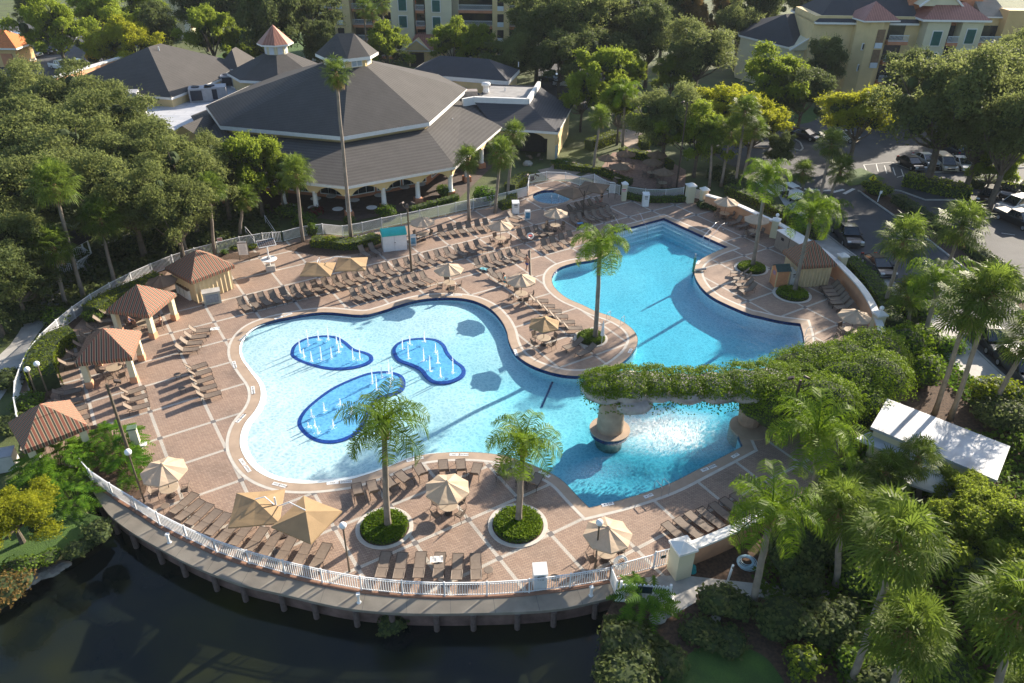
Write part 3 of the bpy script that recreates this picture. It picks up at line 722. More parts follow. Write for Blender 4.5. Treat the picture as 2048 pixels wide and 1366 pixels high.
# ---- clipped and loose shrubs: leaf-covered ellipsoids round a dark core
def blob_leaves(ells, n_, leaf, seed, jit=.06, up=False):
    rnd = random.Random(seed); mb = MB(); A = [e[3]*e[4]+e[4]*e[5]+e[3]*e[5] for e in ells]; T = sum(A)
    for e, a in zip(ells, A):
        cx, cy, cz, rx, ry, rz = e
        for i in range(int(n_*a/T)):
            d = rndv(rnd)
            if d.z < -.2: d.z = -d.z
            k = 1+rnd.uniform(-jit, jit)*2+.20*noise.noise((d.x*3.4+cx*.9, d.y*3.4+cy*.9, d.z*3.4)); p = Vector((cx+d.x*rx*k, cy+d.y*ry*k, cz+d.z*rz*k))
            if p.z < .02: continue
            if any(((p.x-f[0])/f[3])**2+((p.y-f[1])/f[4])**2+((p.z-f[2])/f[5])**2 < .8 for f in ells if f is not e): continue
            nn = Vector((d.x/rx, d.y/ry, d.z/rz)).normalized()+rndv(rnd)*(.6); s = leaf*rnd.uniform(.6, 1.3); card(mb, p, nn, s, s*.7, rnd)
    return mb
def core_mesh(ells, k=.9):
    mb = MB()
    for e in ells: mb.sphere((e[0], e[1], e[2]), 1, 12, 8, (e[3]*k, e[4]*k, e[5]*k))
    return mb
def shrub(px, r, h, kind, label, cat='shrub', group=None, seed=0, leaf=.2, n_=None, name='shrub', lumps=5):
    g = G(*px); rnd = random.Random(seed+3)
    ells = [(0, 0, h*.42, r*.8, r*.8, h*.55)]+[(rnd.uniform(-.55, .55)*r, rnd.uniform(-.55, .55)*r, h*rnd.uniform(.3, .62), r*rnd.uniform(.35, .55), r*rnd.uniform(.35, .55), h*rnd.uniform(.3, .42)) for _ in range(lumps)]
    root = empty(name, label, cat, (g.x, g.y, 0), 0, group)
    n_ = n_ or int(min(9000, 26*(r*r*3+r*h*4)/leaf**1.3*.35))
    blob_leaves(ells, n_, leaf, seed, .1).build('leaves', LM[kind], root)
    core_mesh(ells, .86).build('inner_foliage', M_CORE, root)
    return root
def hedge(pts, wd, h, kind, label, group=None, seed=0, leaf=.13, dens=1.0, name='hedge', round_=False, zt=0):
    """clipped hedge along pixel points; one leafy mass with flat top"""
    q = [xy(G(u, v, zt)) for u, v in pts]; q = smooth_closed(q, 4, closed=False) if len(q) > 2 else q
    Ltot = sum((b-a).length for a, b in zip(q, q[1:])); rs = resample(q, max(2, int(Ltot/.6)+1)); o_ = rs[0]
    rnd = random.Random(seed+17); root = empty(name, label, 'hedge', (o_.x, o_.y, 0), 0, group)
    mb = MB(); core = MB(); wds = wd if callable(wd) else (lambda t: wd)
    L_, R_ = [], []
    for i, p in enumerate(rs):
        d = (rs[min(i+1, len(rs)-1)]-rs[max(i-1, 0)]).normalized(); n_ = Vector((-d.y, d.x)); ww = wds(i/(len(rs)-1))/2; L_.append(p-o_+n_*ww); R_.append(p-o_-n_*ww)
    for i in range(len(rs)-1):
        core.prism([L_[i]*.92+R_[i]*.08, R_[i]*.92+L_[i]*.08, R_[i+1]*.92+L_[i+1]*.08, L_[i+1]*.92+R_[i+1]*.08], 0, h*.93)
    N_ = int(dens*(Ltot*(wds(.5)+2*h))/leaf**2*1.5)
    for _ in range(min(N_, 14000)):
        t = rnd.random()*(len(rs)-1); i = min(int(t), len(rs)-2); f = t-i; a = L_[i].lerp(L_[i+1], f); b = R_[i].lerp(R_[i+1], f); W_ = (a-b).length
        s = rnd.random()*(W_+2*h)
        wob = .05*math.sin(t*1.9)+.04*math.sin(t*4.1+s)
        if s < h: p = Vector((*b, s)); nn = Vector((*(b-a), 0)).normalized()
        elif s > h+W_: p = Vector((*a, s-h-W_)); nn = Vector((*(a-b), 0)).normalized()
        else: k = (s-h)/W_; p = Vector((*b.lerp(a, k), h+wob+(-.18*abs(k-.5)**3*8*h if not round_ else -.6*h*(2*k-1)**2))); nn = Vector((0, 0, 1))
        p += rndv(rnd)*.05; s_ = leaf*rnd.uniform(.7, 1.3); card(mb, p, nn+rndv(rnd)*.5, s_, s_*.75, rnd)
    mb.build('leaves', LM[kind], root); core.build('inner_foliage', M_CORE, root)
    return root
def broadleaf_clump(px, r, h, label, seed=0, kind='philo', zb=0, name='philodendron', cat='shrub', n_=60, ln=.9, group=None):
    """big lobed leaves springing from a centre"""
    g = G(px[0], px[1], zb); rnd = random.Random(seed); root = empty(name, label, cat, (g.x, g.y, zb), 0, group); mb = MB(); st = MB()
    for i in range(n_):
        a = rnd.random()*6.283; rr = r*math.sqrt(rnd.random()); b = Vector((math.cos(a)*rr*.6, math.sin(a)*rr*.6, rnd.uniform(.1, .4)*h))
        zt = h*(1-.55*(rr/r)**2)*rnd.uniform(.7, 1.05); c = Vector((math.cos(a)*rr, math.sin(a)*rr, zt)); st.tube([b, c], .015, 3, cap=False)
        d = Vector((math.cos(a+rnd.uniform(-.5, .5)), math.sin(a+rnd.uniform(-.5, .5)), rnd.uniform(-.5, .2))).normalized(); s = d.cross(Vector((0, 0, 1))).normalized(); L_ = ln*rnd.uniform(.7, 1.15)
        for k in range(7):
            t = k/7; q = c+d*L_*t+Vector((0, 0, -.25*t*t*L_)); wl = L_*.42*(1-t)**.6
            for sg in (-1, 1):
                tip = q+(s*sg*wl+d*wl*.5+Vector((0, 0, -.12*wl))); o = len(mb.v); mb.v += [tuple(q-d*.045), tuple(tip), tuple(q+d*.075)]; mb.f.append((o, o+1, o+2) if sg > 0 else (o+2, o+1, o))
    mb.build('leaves', LM[kind], root); st.build('stems', LM[kind], root)
    return root
def scatter_cover(name, poly, n_, kind, leaf, h, seed):
    """low ground cover nobody could count"""
    q = [xy(G(u, v)) for u, v in poly]; rnd = random.Random(seed); xs = [p.x for p in q]; ys = [p.y for p in q]; mb = MB(); k = 0
    while k < n_:
        p = Vector((rnd.uniform(min(xs), max(xs)), rnd.uniform(min(ys), max(ys))))
        k += 1
        if not inside(p, q): continue
        hh = h*(noise.noise((p.x*.35, p.y*.35, seed))*.7+.65)
        if hh < .1*h: continue
        s = leaf*rnd.uniform(.6, 1.4); card(mb, Vector((p.x, p.y, rnd.uniform(.3, 1)*hh)), Vector((0, 0, 1))+rndv(rnd)*.9, s, s*.7, rnd)
    return tag(mb.build(name, LM[kind]), kind='stuff', label={'philo':'leafy ground cover','shrub':'low leafy undergrowth between the palms','dark':'dark low undergrowth'}.get(kind, 'low leafy ground cover'), cat='ground cover')

# ================================================================ PLACE THE TREES
OG = 'live oaks on the left beyond the pool fence'
for i, (u, v, zc, r, lb) in enumerate([
 (25,198,7.6,6.0,'grey-green oak at the left edge, below the car park'),(140,214,7.6,6.4,'broad oak covering the foot of the big hip roof corner'),(52,285,8,7,'grey-green oak at the left edge, second crown down from the car park'),
 (215,262,8,6.6,'oak directly below the white rooftop cooling unit'),(140,325,7.5,6.8,'dense oak between the left-edge oak and the pool cabbage palms'),(290,325,7.4,6.0,'oak beneath the flat white roof of the clubhouse'),
 (255,388,7,5.8,'oak with a forked grey trunk beside the garden path'),(372,362,6.6,5.4,'oak behind the two slender cabbage palms by the fence'),(30,395,7.5,6.5,'dark oak at the left edge behind the tall cabbage palm'),
 (440,338,6,4.0,'small oak touching the left end of the clubhouse eave'),(345,425,6.2,4.2,'low oak crown over the garden path near the arcade'),(5,480,6,5,'shaded oak at the left edge above the low palm')]):
    tree('oak', (u, v), zc, r, lb, OG, i)
BG_ = 'trees behind the clubhouse'
for i, (k, u, v, zc, r, lb) in enumerate([
 ('green',110,55,9,6.6,'tall yellow-green tree between the two rows of parked cars'),('green',205,35,9,6.6,'tall green tree at the top, left of the cream building'),('green',290,22,8,6,'green tree whose crown meets the cream building at the top'),
 ('yellow',262,82,7,5.6,'round yellow-green tree above the big hip roof'),('yellow',205,100,5.5,3.4,'small golden-green tree left of the round yellow one'),('green',420,68,8,5.2,'bright green tree behind the small hip roof'),('green',478,88,6,3,'small green tree just left of the copper lantern'),
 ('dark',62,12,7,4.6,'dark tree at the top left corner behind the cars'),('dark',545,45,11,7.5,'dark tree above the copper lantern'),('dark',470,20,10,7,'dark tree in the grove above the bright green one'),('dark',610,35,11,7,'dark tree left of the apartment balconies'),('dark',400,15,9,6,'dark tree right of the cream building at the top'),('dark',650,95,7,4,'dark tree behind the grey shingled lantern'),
 ('green',775,95,6.5,4.6,'leafy green tree beside the two tall palm trunks'),('green',800,55,6,3.6,'green tree against the cream apartment wall with green shutters'),
 ('green',905,85,6.5,4.5,'bright leafed tree right of the red-roofed entrance porch'),('green',960,98,6,4.2,'light green tree behind the small hip roof ridge'),('oak',1025,115,6.5,5.4,'olive round tree at the end of the small hip roof'),
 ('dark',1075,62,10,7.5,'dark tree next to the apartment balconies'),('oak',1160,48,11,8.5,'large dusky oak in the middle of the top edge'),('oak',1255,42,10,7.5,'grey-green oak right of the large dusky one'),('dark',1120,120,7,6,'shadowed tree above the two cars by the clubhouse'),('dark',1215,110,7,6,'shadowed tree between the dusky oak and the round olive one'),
 ('oak',1400,105,8.5,7.2,'round olive-topped tree standing alone on the far lawn'),('rust',1385,30,9,4.2,'rusty brown cypress in the top row'),('rust',1455,28,9,4.6,'amber cypress beside the grey hip roof'),('dark',1330,20,10,6,'dark tree left of the rusty cypress'),('dark',1520,25,10,6,'dark tree behind the long grey roof'),('dark',1600,0,8,6,'dark tree peeking over the long grey roof'),
 ('green',1205,150,7.5,5.6,'bushy green tree over the clubhouse driveway'),('green',1165,185,6,3.6,'green tree touching the dark roof corner'),('green',1240,215,5.5,3.2,'small tree beside the courtyard cabbage palm'),
 ('oak',1335,235,7,5.4,'grey-green tree behind the tall black floodlight pole'),('green',1400,265,6,4.6,'leafy tree right of the black floodlight pole'),('yellow',1440,222,6.2,5.4,'yellow-topped tree behind the cluster of cabbage palms'),('yellow',1508,250,5.8,4.8,'golden-green tree right of the cabbage palm cluster'),
 ('green',1560,165,7.5,6,'leafy tree in front of the grey-roofed wing'),('dark',1610,185,6.5,5,'dark low tree under the balconies of the grey-roofed wing'),('dark',1650,130,7,3.6,'dark slim tree beside the lower wing balconies'),('dark',1300,75,9,6,'dusky tree filling the gap left of the round olive one'),('green',1345,150,5,3.4,'small green tree at the foot of the round olive one'),('dark',1180,15,12,7,'tall dark tree on the top edge right of the apartments'),('oak',1480,60,8,5,'grey tree under the amber cypress'),('green',1265,140,5,3.2,'small bright tree on the far lawn edge'),('dark',1090,25,11,6,'dark tree overlapping the right end of the cream apartments'),('dark',320,60,8,4.5,'dark tree at the foot of the cream building'),('green',520,105,4,2.6,'small bright shrub tree left of the copper cupola')]):
    tree(k, (u, v), zc, r, lb, BG_, i+1)
RG_ = 'trees of the right car park'
for i, (k, u, v, zc, r, lb) in enumerate([('yellow',1722,232,6.6,5.4,'yellow-green tree with a bare forked trunk on the traffic island'),('oak',1905,205,11,8.4,'massive oak shading the parked cars on the right'),('oak',1990,165,9.5,7.5,'oak behind the massive one, at the right edge'),('oak',2035,260,10,6.5,'oak at the right edge over the hidden white car'),
   ('dark',1830,160,7,5,'dark tree between the shuttered tower and the massive oak'),('dark',1790,195,5.5,3.4,'low dark tree under the tower of the yellow building'),('oak',2060,130,9,6,'oak in the right corner below the ochre wing'),('oak',1975,250,9,6.2,'oak between the massive one and the right edge, low over the vans'),('dark',1560,300,3.5,2.2,'small dark tree behind the traffic island'),('green',1990,330,4.5,3,'small shaded tree behind the clipped car-park hedge')]):
    tree(k, (u, v), zc, r, lb, RG_, i+2)
for i, (u, v, zc, r, lb) in enumerate([(508,330,6.2,4.2,'light green tree against the left end of the arcade'),(556,345,5,2.4,'slender green tree before the first white column')]): tree('green', (u, v), zc, r, lb, 'light green trees by the arcade', i)
for i, (u, v, zc, r, lb) in enumerate([(-40,560,5.5,5,'shaded tree cut by the left edge beside the garden path'),(25,560,4,3.6,'bushy dark tree left of the garden gazebo'),(30,500,5,4,'dark tree behind the leaning cabbage palms')]): tree('dark', (u, v), zc, r, lb, 'shaded trees by the garden path', i)
tree('yellow', (20,1030), 2.2, 2.9, 'golden-leaved tree at the lake bank on the left edge', None, 1, name='golden_tree')
for i, (u, v, zc, r, lb) in enumerate([(1922,982,2.3,2.1,'low airy shrub in front of the white shed wall'),(1985,1035,2.8,2.6,'airy flowering shrub tree beside the white shed'),(2045,1090,3.0,3.2,'tall leafy shrub at the right edge below the white shed'),(1905,1040,2.2,2.0,'leafy shrub hiding the lower edge of the white shed'),(2060,1180,3,3.2,'tall shrub cut by the right edge near the bottom')]): tree('green', (u, v), zc, r, lb, 'tall shrubs by the white shed', i, name='shrub_tree')
# ---- palms
PGq = 'feather palms round the pool'
for i, (b, t, sc, lb) in enumerate([((1190,680),(1200,492),1.0,'feather palm with a curved trunk on the deck peninsula'),((776,1056),(768,850),1.0,'feather palm in the oval bed below the splash pool'),((1037,1046),(1047,888),.92,'wind-swept feather palm in the bed beside the octagonal umbrella'),
  ((1504.5,536),(1535,350),1.0,'feather palm rising from the bed by the deep pool'),((1588,586),(1624,425),1.0,'feather palm in front of the striped cabana on the right'),((1625,1010),(1634,868),1.15,'feather palm beside the vine-covered rock bridge'),((1504,1213),(1543,1024),.98,'feather palm over the low orange wall at the lower right'),
  ((1639,480),(1657,420),.9,'feather palm behind the sidewalk hedge near the dark pickup'),((1845,683),(1880,560),1.1,'feather palm in the thicket beside the drive'),((1245,295),(1250,185),1.05,'feather palm in the clubhouse courtyard')]):
    palm("queen", b, t, lb, PGq, sc, i)
PGs = 'cabbage palms'
for i, (b, t, sc, lb) in enumerate([((167,594),(108,368),1.25,'tall cabbage palm left of the garden gazebo'),((131,608),(106,492),1.15,'low cabbage palm in front of the garden gazebo'),((231,572),(200,437),1.15,'cabbage palm right of the garden gazebo'),((430,508),(419,376),1.0,'cabbage palm behind the curtained cabana roof'),
  ((480,472),(489,395),.9,'cabbage palm left of the poolside white gate'),((373,505),(359,440),.75,'small cabbage palm between the oak and the fence'),((606,483),(592,345),1.1,'cabbage palm in front of the first arcade arch'),((938,441),(935,318),.95,'cabbage palm at the right end of the arcade'),
  ((990,425),(1002,308),1.15,'cabbage palm beside the small fenced gate'),((1014.6,400),(1027,268),.95,'cabbage palm by the dark porch opening'),((1186,345),(1201,235),1.0,'cabbage palm on the clubhouse terrace'),((1418.6,373),(1424,265),1.15,'cabbage palm nearest the white gate pillars'),
  ((1470,375),(1490,222),1.2,'tallest cabbage palm of the cluster by the pool gate'),((1442,372),(1462,262),1.05,'cabbage palm leaning in the cluster by the pool gate'),((1482,372),(1512,258),1.0,'cabbage palm on the right of the pool gate cluster'),((1605,390),(1606,345),.95,'short cabbage palm beside the golf cart'),((1638,402),(1664,287),1.15,'cabbage palm with a leaning trunk by the crosswalk'),
  ((1657.7,402),(1682,340),1.1,'short cabbage palm right of the leaning one'),((1765,622),(1810,478),1.35,'cabbage palm left in the roadside thicket'),((1870,600),(1925,452),1.4,'cabbage palm right in the roadside thicket'),((1869,827),(1938,612),1.35,'cabbage palm with a mossy trunk in the mulch bed'),((1900,838),(1985,585),1.3,'slim cabbage palm behind the mossy one'),
  ((1977,827),(2065,672),1.3,'leaning cabbage palm at the right edge of the mulch bed'),((1816,655),(1820,588),1.0,'low cabbage palm under the roadside feather palm'),((1669,1180),(1680,1020),1.05,'cabbage palm in shade behind the concrete path'),((1700,1370),(1798,1085),1.2,'large cabbage palm with wide fans near the bottom right'),
  ((1770,1420),(1818,1262),1.15,'lower cabbage palm under the large one'),((1950,1500),(2035,1225),1.2,'cabbage palm at the bottom right corner'),((1835,1010),(1838,915),.8,'small cabbage palm in front of the white shed roof'),((1740,1130),(1752,1120),.7,'stemless young cabbage palm below the white shed'),
  ((1690,1090),(1702,1000),1.0,'cabbage palm between the vine mound and the white shed'),((1790,1020),(1775,945),.9,'small cabbage palm at the left corner of the white shed'),((1795,1190),(1745,1045),1.1,'cabbage palm between the wide-fanned palm and the concrete path'),((2060,1480),(2075,1385),1.0,'palm tip cut by the bottom right corner'),((1650,128),(1652,68),1.1,'cabbage palm against the long grey roof'),((1622,150),(1626,118),1.0,'cabbage palm below the one against the grey roof'),((1668,152),(1670,122),1.0,'cabbage palm beside the lower balconies of the grey-roofed wing'),((1765,165),(1767,138),1.0,'cabbage palm below the yellow stair tower'),
  ((700,100),(690,45),1.2,'cabbage palm left of the tall palm pair'),((1040,130),(1043,58),.9,'cabbage palm in front of the right balconies of the apartments'),((352,60),(347,8),1.0,'cabbage palm in front of the cream wall at the top left')]):
    palm('sabal', b, t, lb, PGs, sc, i+1)
for i, (b, t, sc, lb) in enumerate([((703,484),(672,145),1.15,'very tall thin fan palm crossing the clubhouse roof'),((738,150),(727,15),1.5,'tall fan palm, left one of the three behind the clubhouse'),((757,158),(744,25),1.3,'tall fan palm, middle one of the three behind the clubhouse'),((779,165),(763,5),1.5,'tall fan palm, right one of the three behind the clubhouse')]):
    palm('fan', b, t, lb, 'tall fan palms', sc, i, trunkmat=M_PTRUNK)
# ---- planters on the deck: ring kerb with a low clipped plant mass
M_KRB = mat('planter_kerb', (.55, .51, .46), .75, 2, .1)
for i, ((u, v), r, lb) in enumerate([((771,1058),1.5,'round bed of clipped jasmine below the splash pool'),((1038,1053),1.58,'round shaded bed of clipped jasmine beside the octagonal umbrella'),((1183,678),1.25,'round bed of low shrubs on the peninsula'),((1504,538),1.45,'round bed at the deep pool with a feather palm'),((1586,590),1.55,'round shaded bed in front of the striped cabana')]):
    g = G(u, v); root = empty('round_planting_bed', lb, 'planting bed', (g.x, g.y, 0), 0, 'round planting beds on the deck'); egg = lambda a: 1+.07*math.cos(a-2.2)
    ci = [Vector((math.cos(a)*r*egg(a), math.sin(a)*r*egg(a))) for a in [k*math.pi/20 for k in range(40)]]
    mb = MB(); ring(mb, ci, [p*1.17 for p in ci], .05); skirt(mb, [p*1.17 for p in ci], -.01, .05); mb.build('kerb', M_KRB, root)
    mb = MB().prism(ci, -.01, .04); mb.build('soil', M_MULCH, root)
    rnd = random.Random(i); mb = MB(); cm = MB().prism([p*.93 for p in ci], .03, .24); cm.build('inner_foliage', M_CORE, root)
    for _ in range(4200 if v > 900 else 2400):
        a = rnd.random()*6.283; rr = r*egg(a)*.96*math.sqrt(rnd.random()); zz = (.38 if rr < r*.85 else rnd.uniform(.08, .36))+rnd.uniform(-.05, .05)
        card(mb, Vector((math.cos(a)*rr, math.sin(a)*rr, zz)), Vector((0, 0, 1))+rndv(rnd)*.9, .13, .08, rnd)
    mb.build('leaves', LM['ivy' if i != 2 else 'shrub'], root)
# ---- hedges and shrubs
hedge([(178,612),(215,588),(262,568),(318,545)], 1.7, 1.3, 'hedge', 'long clipped hedge between fence and cabanas', None, 1, .13, zt=1.3)
hedge([(86,752),(76,720),(86,692),(108,668),(142,655)], 2.1, 1.4, 'hedge', 'clipped hedge curving inside the fence behind the middle cabana', None, 2, .13, zt=1.4)
shrub((60,815), 1.2, 1.1, 'shrub', 'loose shrub between fence and lowest cabana', seed=1); shrub((40,852), .9, .9, 'dark', 'dark shrub at the fence end by the lowest cabana', seed=2)
hedge([(625,490),(660,492),(700,496),(745,486),(755,482)], 1.5, .9, 'hedge', 'golden-green shrub border before the low fence bend', None, 3, .16, .8)
shrub((662,492), .9, 1.1, 'hedge', 'rounded bush at the left of the golden border', seed=3); shrub((612,452), 1.5, 1.5, 'shrub', 'green shrub behind the fence by the first column', seed=4); shrub((625,470), .8, 1.4, 'shrub', 'shrub against the inner fence beside a palm trunk', seed=44)
shrub((580,432), 1.7, 1.3, 'shrub', 'spreading shrub left of the first column', seed=5); shrub((634,430), 1.0, 1.1, 'red', 'dark red-leaved shrub before the arcade patio', 'shrub', seed=6)
shrub((772,437), 1.3, 1.7, 'shrub', 'shrub with yellow tips behind the turquoise-roofed locker', seed=7); shrub((700,446), .8, .8, 'shrub', 'low shrub at the second column foot', seed=8)
hedge([(820,424),(880,408),(915,398)], .9, .6, 'shrub', 'low planting along the fence under the right arches', None, 5, .18)
shrub((972,405), 1.7, 1.9, 'philo', 'large-leaved shrub between the two cabbage palms', seed=9); shrub((890,392), 1.2, 1.3, 'shrub', 'shrub outside the fence near the third column', seed=10)
hedge([(1000,418),(1022,412),(1024,398)], 1.2, .9, 'hedge', 'yellow-green shrub border beside the gate post', None, 6, .16); hedge([(1020,382),(1040,366),(1062,356)], 1.6, .9, 'hedge', 'yellow-green border outside the gate', None, 7, .16)
hedge([(1110,335),(1150,340),(1190,345),(1212,352),(1240,364),(1262,370)], 1.1, .8, 'hedge', 'yellow-green hedge curving behind the spa fence', None, 8, .15); shrub((1125,332), 1.6, .9, 'shrub', 'mounded shrub with a boulder by the terrace', seed=11)
hedge([(1177,300),(1200,292),(1230,280)], 1.8, 1.5, 'hedge', 'clipped hedge on the terrace walk', None, 9, .18); hedge([(1290,300),(1285,288),(1310,280),(1322,292)], 1.3, 1.2, 'hedge', 'U-shaped hedge beyond the patio umbrellas', None, 10, .18); hedge([(1240,310),(1280,318),(1312,324),(1340,340)], 1.2, 1.1, 'hedge', 'hedge enclosing the patio umbrellas', None, 11, .18)
hedge([(1252,396),(1290,403),(1330,404),(1372,402)], .8, .7, 'shrub', 'low hedge at the foot of the white fence by the towel bin', None, 12, .15); hedge([(1380,382),(1440,410)], .1, .1, 'shrub', 'thin strip of planting by the gate', None, 13, .12)
shrub((1405,415), 1.1, .8, 'dark', 'dark low shrub left by the umbrella at the orange wall', seed=12); shrub((1428,420), 1.0, .7, 'dark', 'dark low shrub right by the umbrella at the orange wall', seed=13)
hedge([(1455,385),(1500,403),(1545,425),(1592,452),(1640,480)], 1.7, 1.1, 'shrub', 'hedge between orange wall and sidewalk', None, 14, .22); hedge([(1420,352),(1450,362),(1490,385)], 2.2, 1.3, 'dark', 'dark hedge under the cabbage palm cluster', None, 15, .25)
hedge([(1690,535),(1725,565),(1752,600),(1770,630),(1785,668)], 1.8, 1.4, 'shrub', 'hedge behind the curving wall on the right', None, 16, .22)
shrub((1750,388), 1.9, 1.5, 'green', 'round clipped bush beside the pedestrian sign', seed=14); hedge([(1808,368),(1850,378),(1900,390),(1935,394)], 2.4, 1.6, 'green', 'broad hedge between the two car parks', None, 17, .25)
hedge([(1790,404),(1830,430),(1870,460),(1905,482),(1960,520),(2048,590)], 1.5, 1.1, 'dark', 'long low hedge on the median of the drive', None, 18, .22); hedge([(1940,372),(2000,378),(2060,385)], 2.2, 1.3, 'dark', 'shaded hedge at the foot of the massive oak', None, 19, .25)
for i, (u, v, r, h, k, lb) in enumerate([(1800,720,2.3,3.2,'ivy','tall round bush at the right end of the vine mass'),(1838,760,1.8,2.4,'ivy','round bush next to the mossy palm trunk'),(1850,690,1.6,1.6,'shrub','bright shrub between the thicket palms'),(1815,640,2.0,2.2,'shrub','bush below the roadside feather palm'),(1900,700,1.5,1.0,'philo','low sunlit shrub beside the sidewalk'),
   (1985,810,2.2,2.2,'hedge','yellow-green bush at the mulch bed edge'),(2010,850,2.4,2.0,'dark','dark bush behind the yellow-green one'),(2060,915,1.4,1.6,'shrub','bush at the corner of the white shed'),(1700,1000,2.2,2.6,'shrub','bush below the vine mass near the feather palm'),(1760,1060,2.2,2.2,'shrub','bush under the white shed roof'),(1850,1130,2.4,2.2,'shrub','bush behind the wide-fanned palm'),(1930,1160,2.6,2.6,'green','sunlit bush right of the wide-fanned palm'),(2030,1130,2.8,2.8,'green','large sunlit bush at the right edge'),
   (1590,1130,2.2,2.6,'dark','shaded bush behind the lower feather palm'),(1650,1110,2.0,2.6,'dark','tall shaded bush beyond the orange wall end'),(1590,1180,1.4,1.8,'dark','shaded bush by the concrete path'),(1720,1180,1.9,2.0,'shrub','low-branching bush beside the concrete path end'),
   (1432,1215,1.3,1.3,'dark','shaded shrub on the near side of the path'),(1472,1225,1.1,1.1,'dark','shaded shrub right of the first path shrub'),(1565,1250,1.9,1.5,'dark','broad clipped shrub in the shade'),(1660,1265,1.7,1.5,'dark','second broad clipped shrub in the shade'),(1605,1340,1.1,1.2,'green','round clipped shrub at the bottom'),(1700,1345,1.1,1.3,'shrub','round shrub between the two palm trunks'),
   (1400,1270,1.3,.6,'dark','low spreading shrub left of the lawn top'),(1460,1285,1.2,.5,'dark','low spreading shrub at the lawn top'),(1760,1390,1.8,1.6,'dark','shaded shrub under the lower cabbage palm'),(1880,1380,2,1.8,'shrub','shrub at the bottom under the palms'),
   (1255,1300,1.6,1.0,'dark','reedy shrub on the right lake bank'),(1250,1370,1.8,1.2,'dark','reedy shrub at the bottom of the right lake bank'),(1330,1330,1.3,.7,'dark','low reedy shrub left of the lawn'),
   (60,640,1.6,1.2,'dark','shrub outside the fence by the path bend'),(115,645,1.4,1.1,'shrub','leafy shrub between path and fence'),(20,770,1.4,1.2,'dark','shrub at the left edge beside the footpath'),(20,860,1.2,.9,'dark','shrub outside the fence by the grey utility box'),(330,470,2.4,1.2,'dark','dark undergrowth shrub under the small cabbage palm'),(270,500,2.6,1.5,'dark','dark shrub left of the forked oak trunk'),(420,480,2.4,1.2,'dark','dark shrub behind the cabana fence'),(190,640,1.0,1.0,'shrub','small shrub inside the fence by the loungers'),(205,520,2.0,1.2,'dark','dark shrub behind the second palm trunk'),(60,560,2.6,2.0,'dark','dark thicket left of the low cabbage palm'),(20,620,2.6,2.4,'dark','leafy thicket at the left edge'),
   (470,500,.6,.5,'hedge','small golden shrub by the rules board'),(505,497,.6,.5,'hedge','small golden shrub right of the rules board'),(450,508,.5,.45,'shrub','small shrub left of the rules board')]):
    shrub((u, v), r, h, k, lb, seed=40+i, leaf=.24 if r > 1 else .14)
for i, (u, v, r, h, n_, lb) in enumerate([(118,945,2.3,1.9,150,'big glossy-leaved philodendron mass left of the boardwalk gate'),(80,985,1.6,1.5,80,'philodendron clump beside the golden tree'),(150,1010,1.3,1.3,60,'philodendron hanging over the lake bank'),(228,905,2.0,1.8,140,'sunlit philodendron clump inside the corner bed'),(262,950,1.2,1.4,60,'philodendron below the globe lamp in the corner bed'),(1285,1215,1.3,1.4,60,'philodendron in front of the white picket fence'),(1720,560,1.2,1.2,40,'broad-leaved plant behind the striped cabana'),(1740,585,1.2,1.2,40,'broad-leaved plant behind the curving wall')]):
    broadleaf_clump((u, v), r, h, lb, i, n_=n_, group='philodendrons')
scatter_cover('undergrowth', [(0,560),(140,470),(330,400),(560,420),(560,470),(380,510),(250,560),(120,640),(60,640),(0,700)], 16000, 'dark', .4, .6, 3)
scatter_cover('ground_cover', [(1600,1000),(1760,860),(2100,880),(2100,1400),(1700,1400),(1560,1240),(1500,1160)], 26000, 'shrub', .3, 1.0, 5)
scatter_cover('bank_plants', [(1206,1235),(1290,1240),(1340,1300),(1300,1400),(1190,1400),(1212,1310)], 9000, 'dark', .22, .5, 8)
scatter_cover('roadside_plants', [(1756,690),(1850,630),(1900,720),(2000,800),(1960,830),(1880,760),(1800,760)], 9000, 'philo', .2, .5, 9)
m_ = G(1010*.5+500-10, 1240, LZ); root = shrub((785,1243), 1.0, .8, 'dark', 'leafy plant growing from the lake at the bulkhead', seed=90); root.location = (G(785,1255,LZ).x, G(785,1255,LZ).y, LZ)

for i, (u, v, r, h, k, lb) in enumerate([(15,1195,1.5,1.2,'rust','brown reedy bush at the lake edge on the left'),(30,1150,1.2,.8,'shrub','low weedy clump above the riprap'),(160,1105,.9,.7,'dark','dark weeds where the bank meets the boardwalk'),(200,1075,1.1,1.1,'dark','dark shrub under the shrub end of the boardwalk'),(100,1120,.8,.4,'shrub','small weeds above the flat stones')]): shrub((u, v), r, h, k, lb, seed=300+i, leaf=.16)
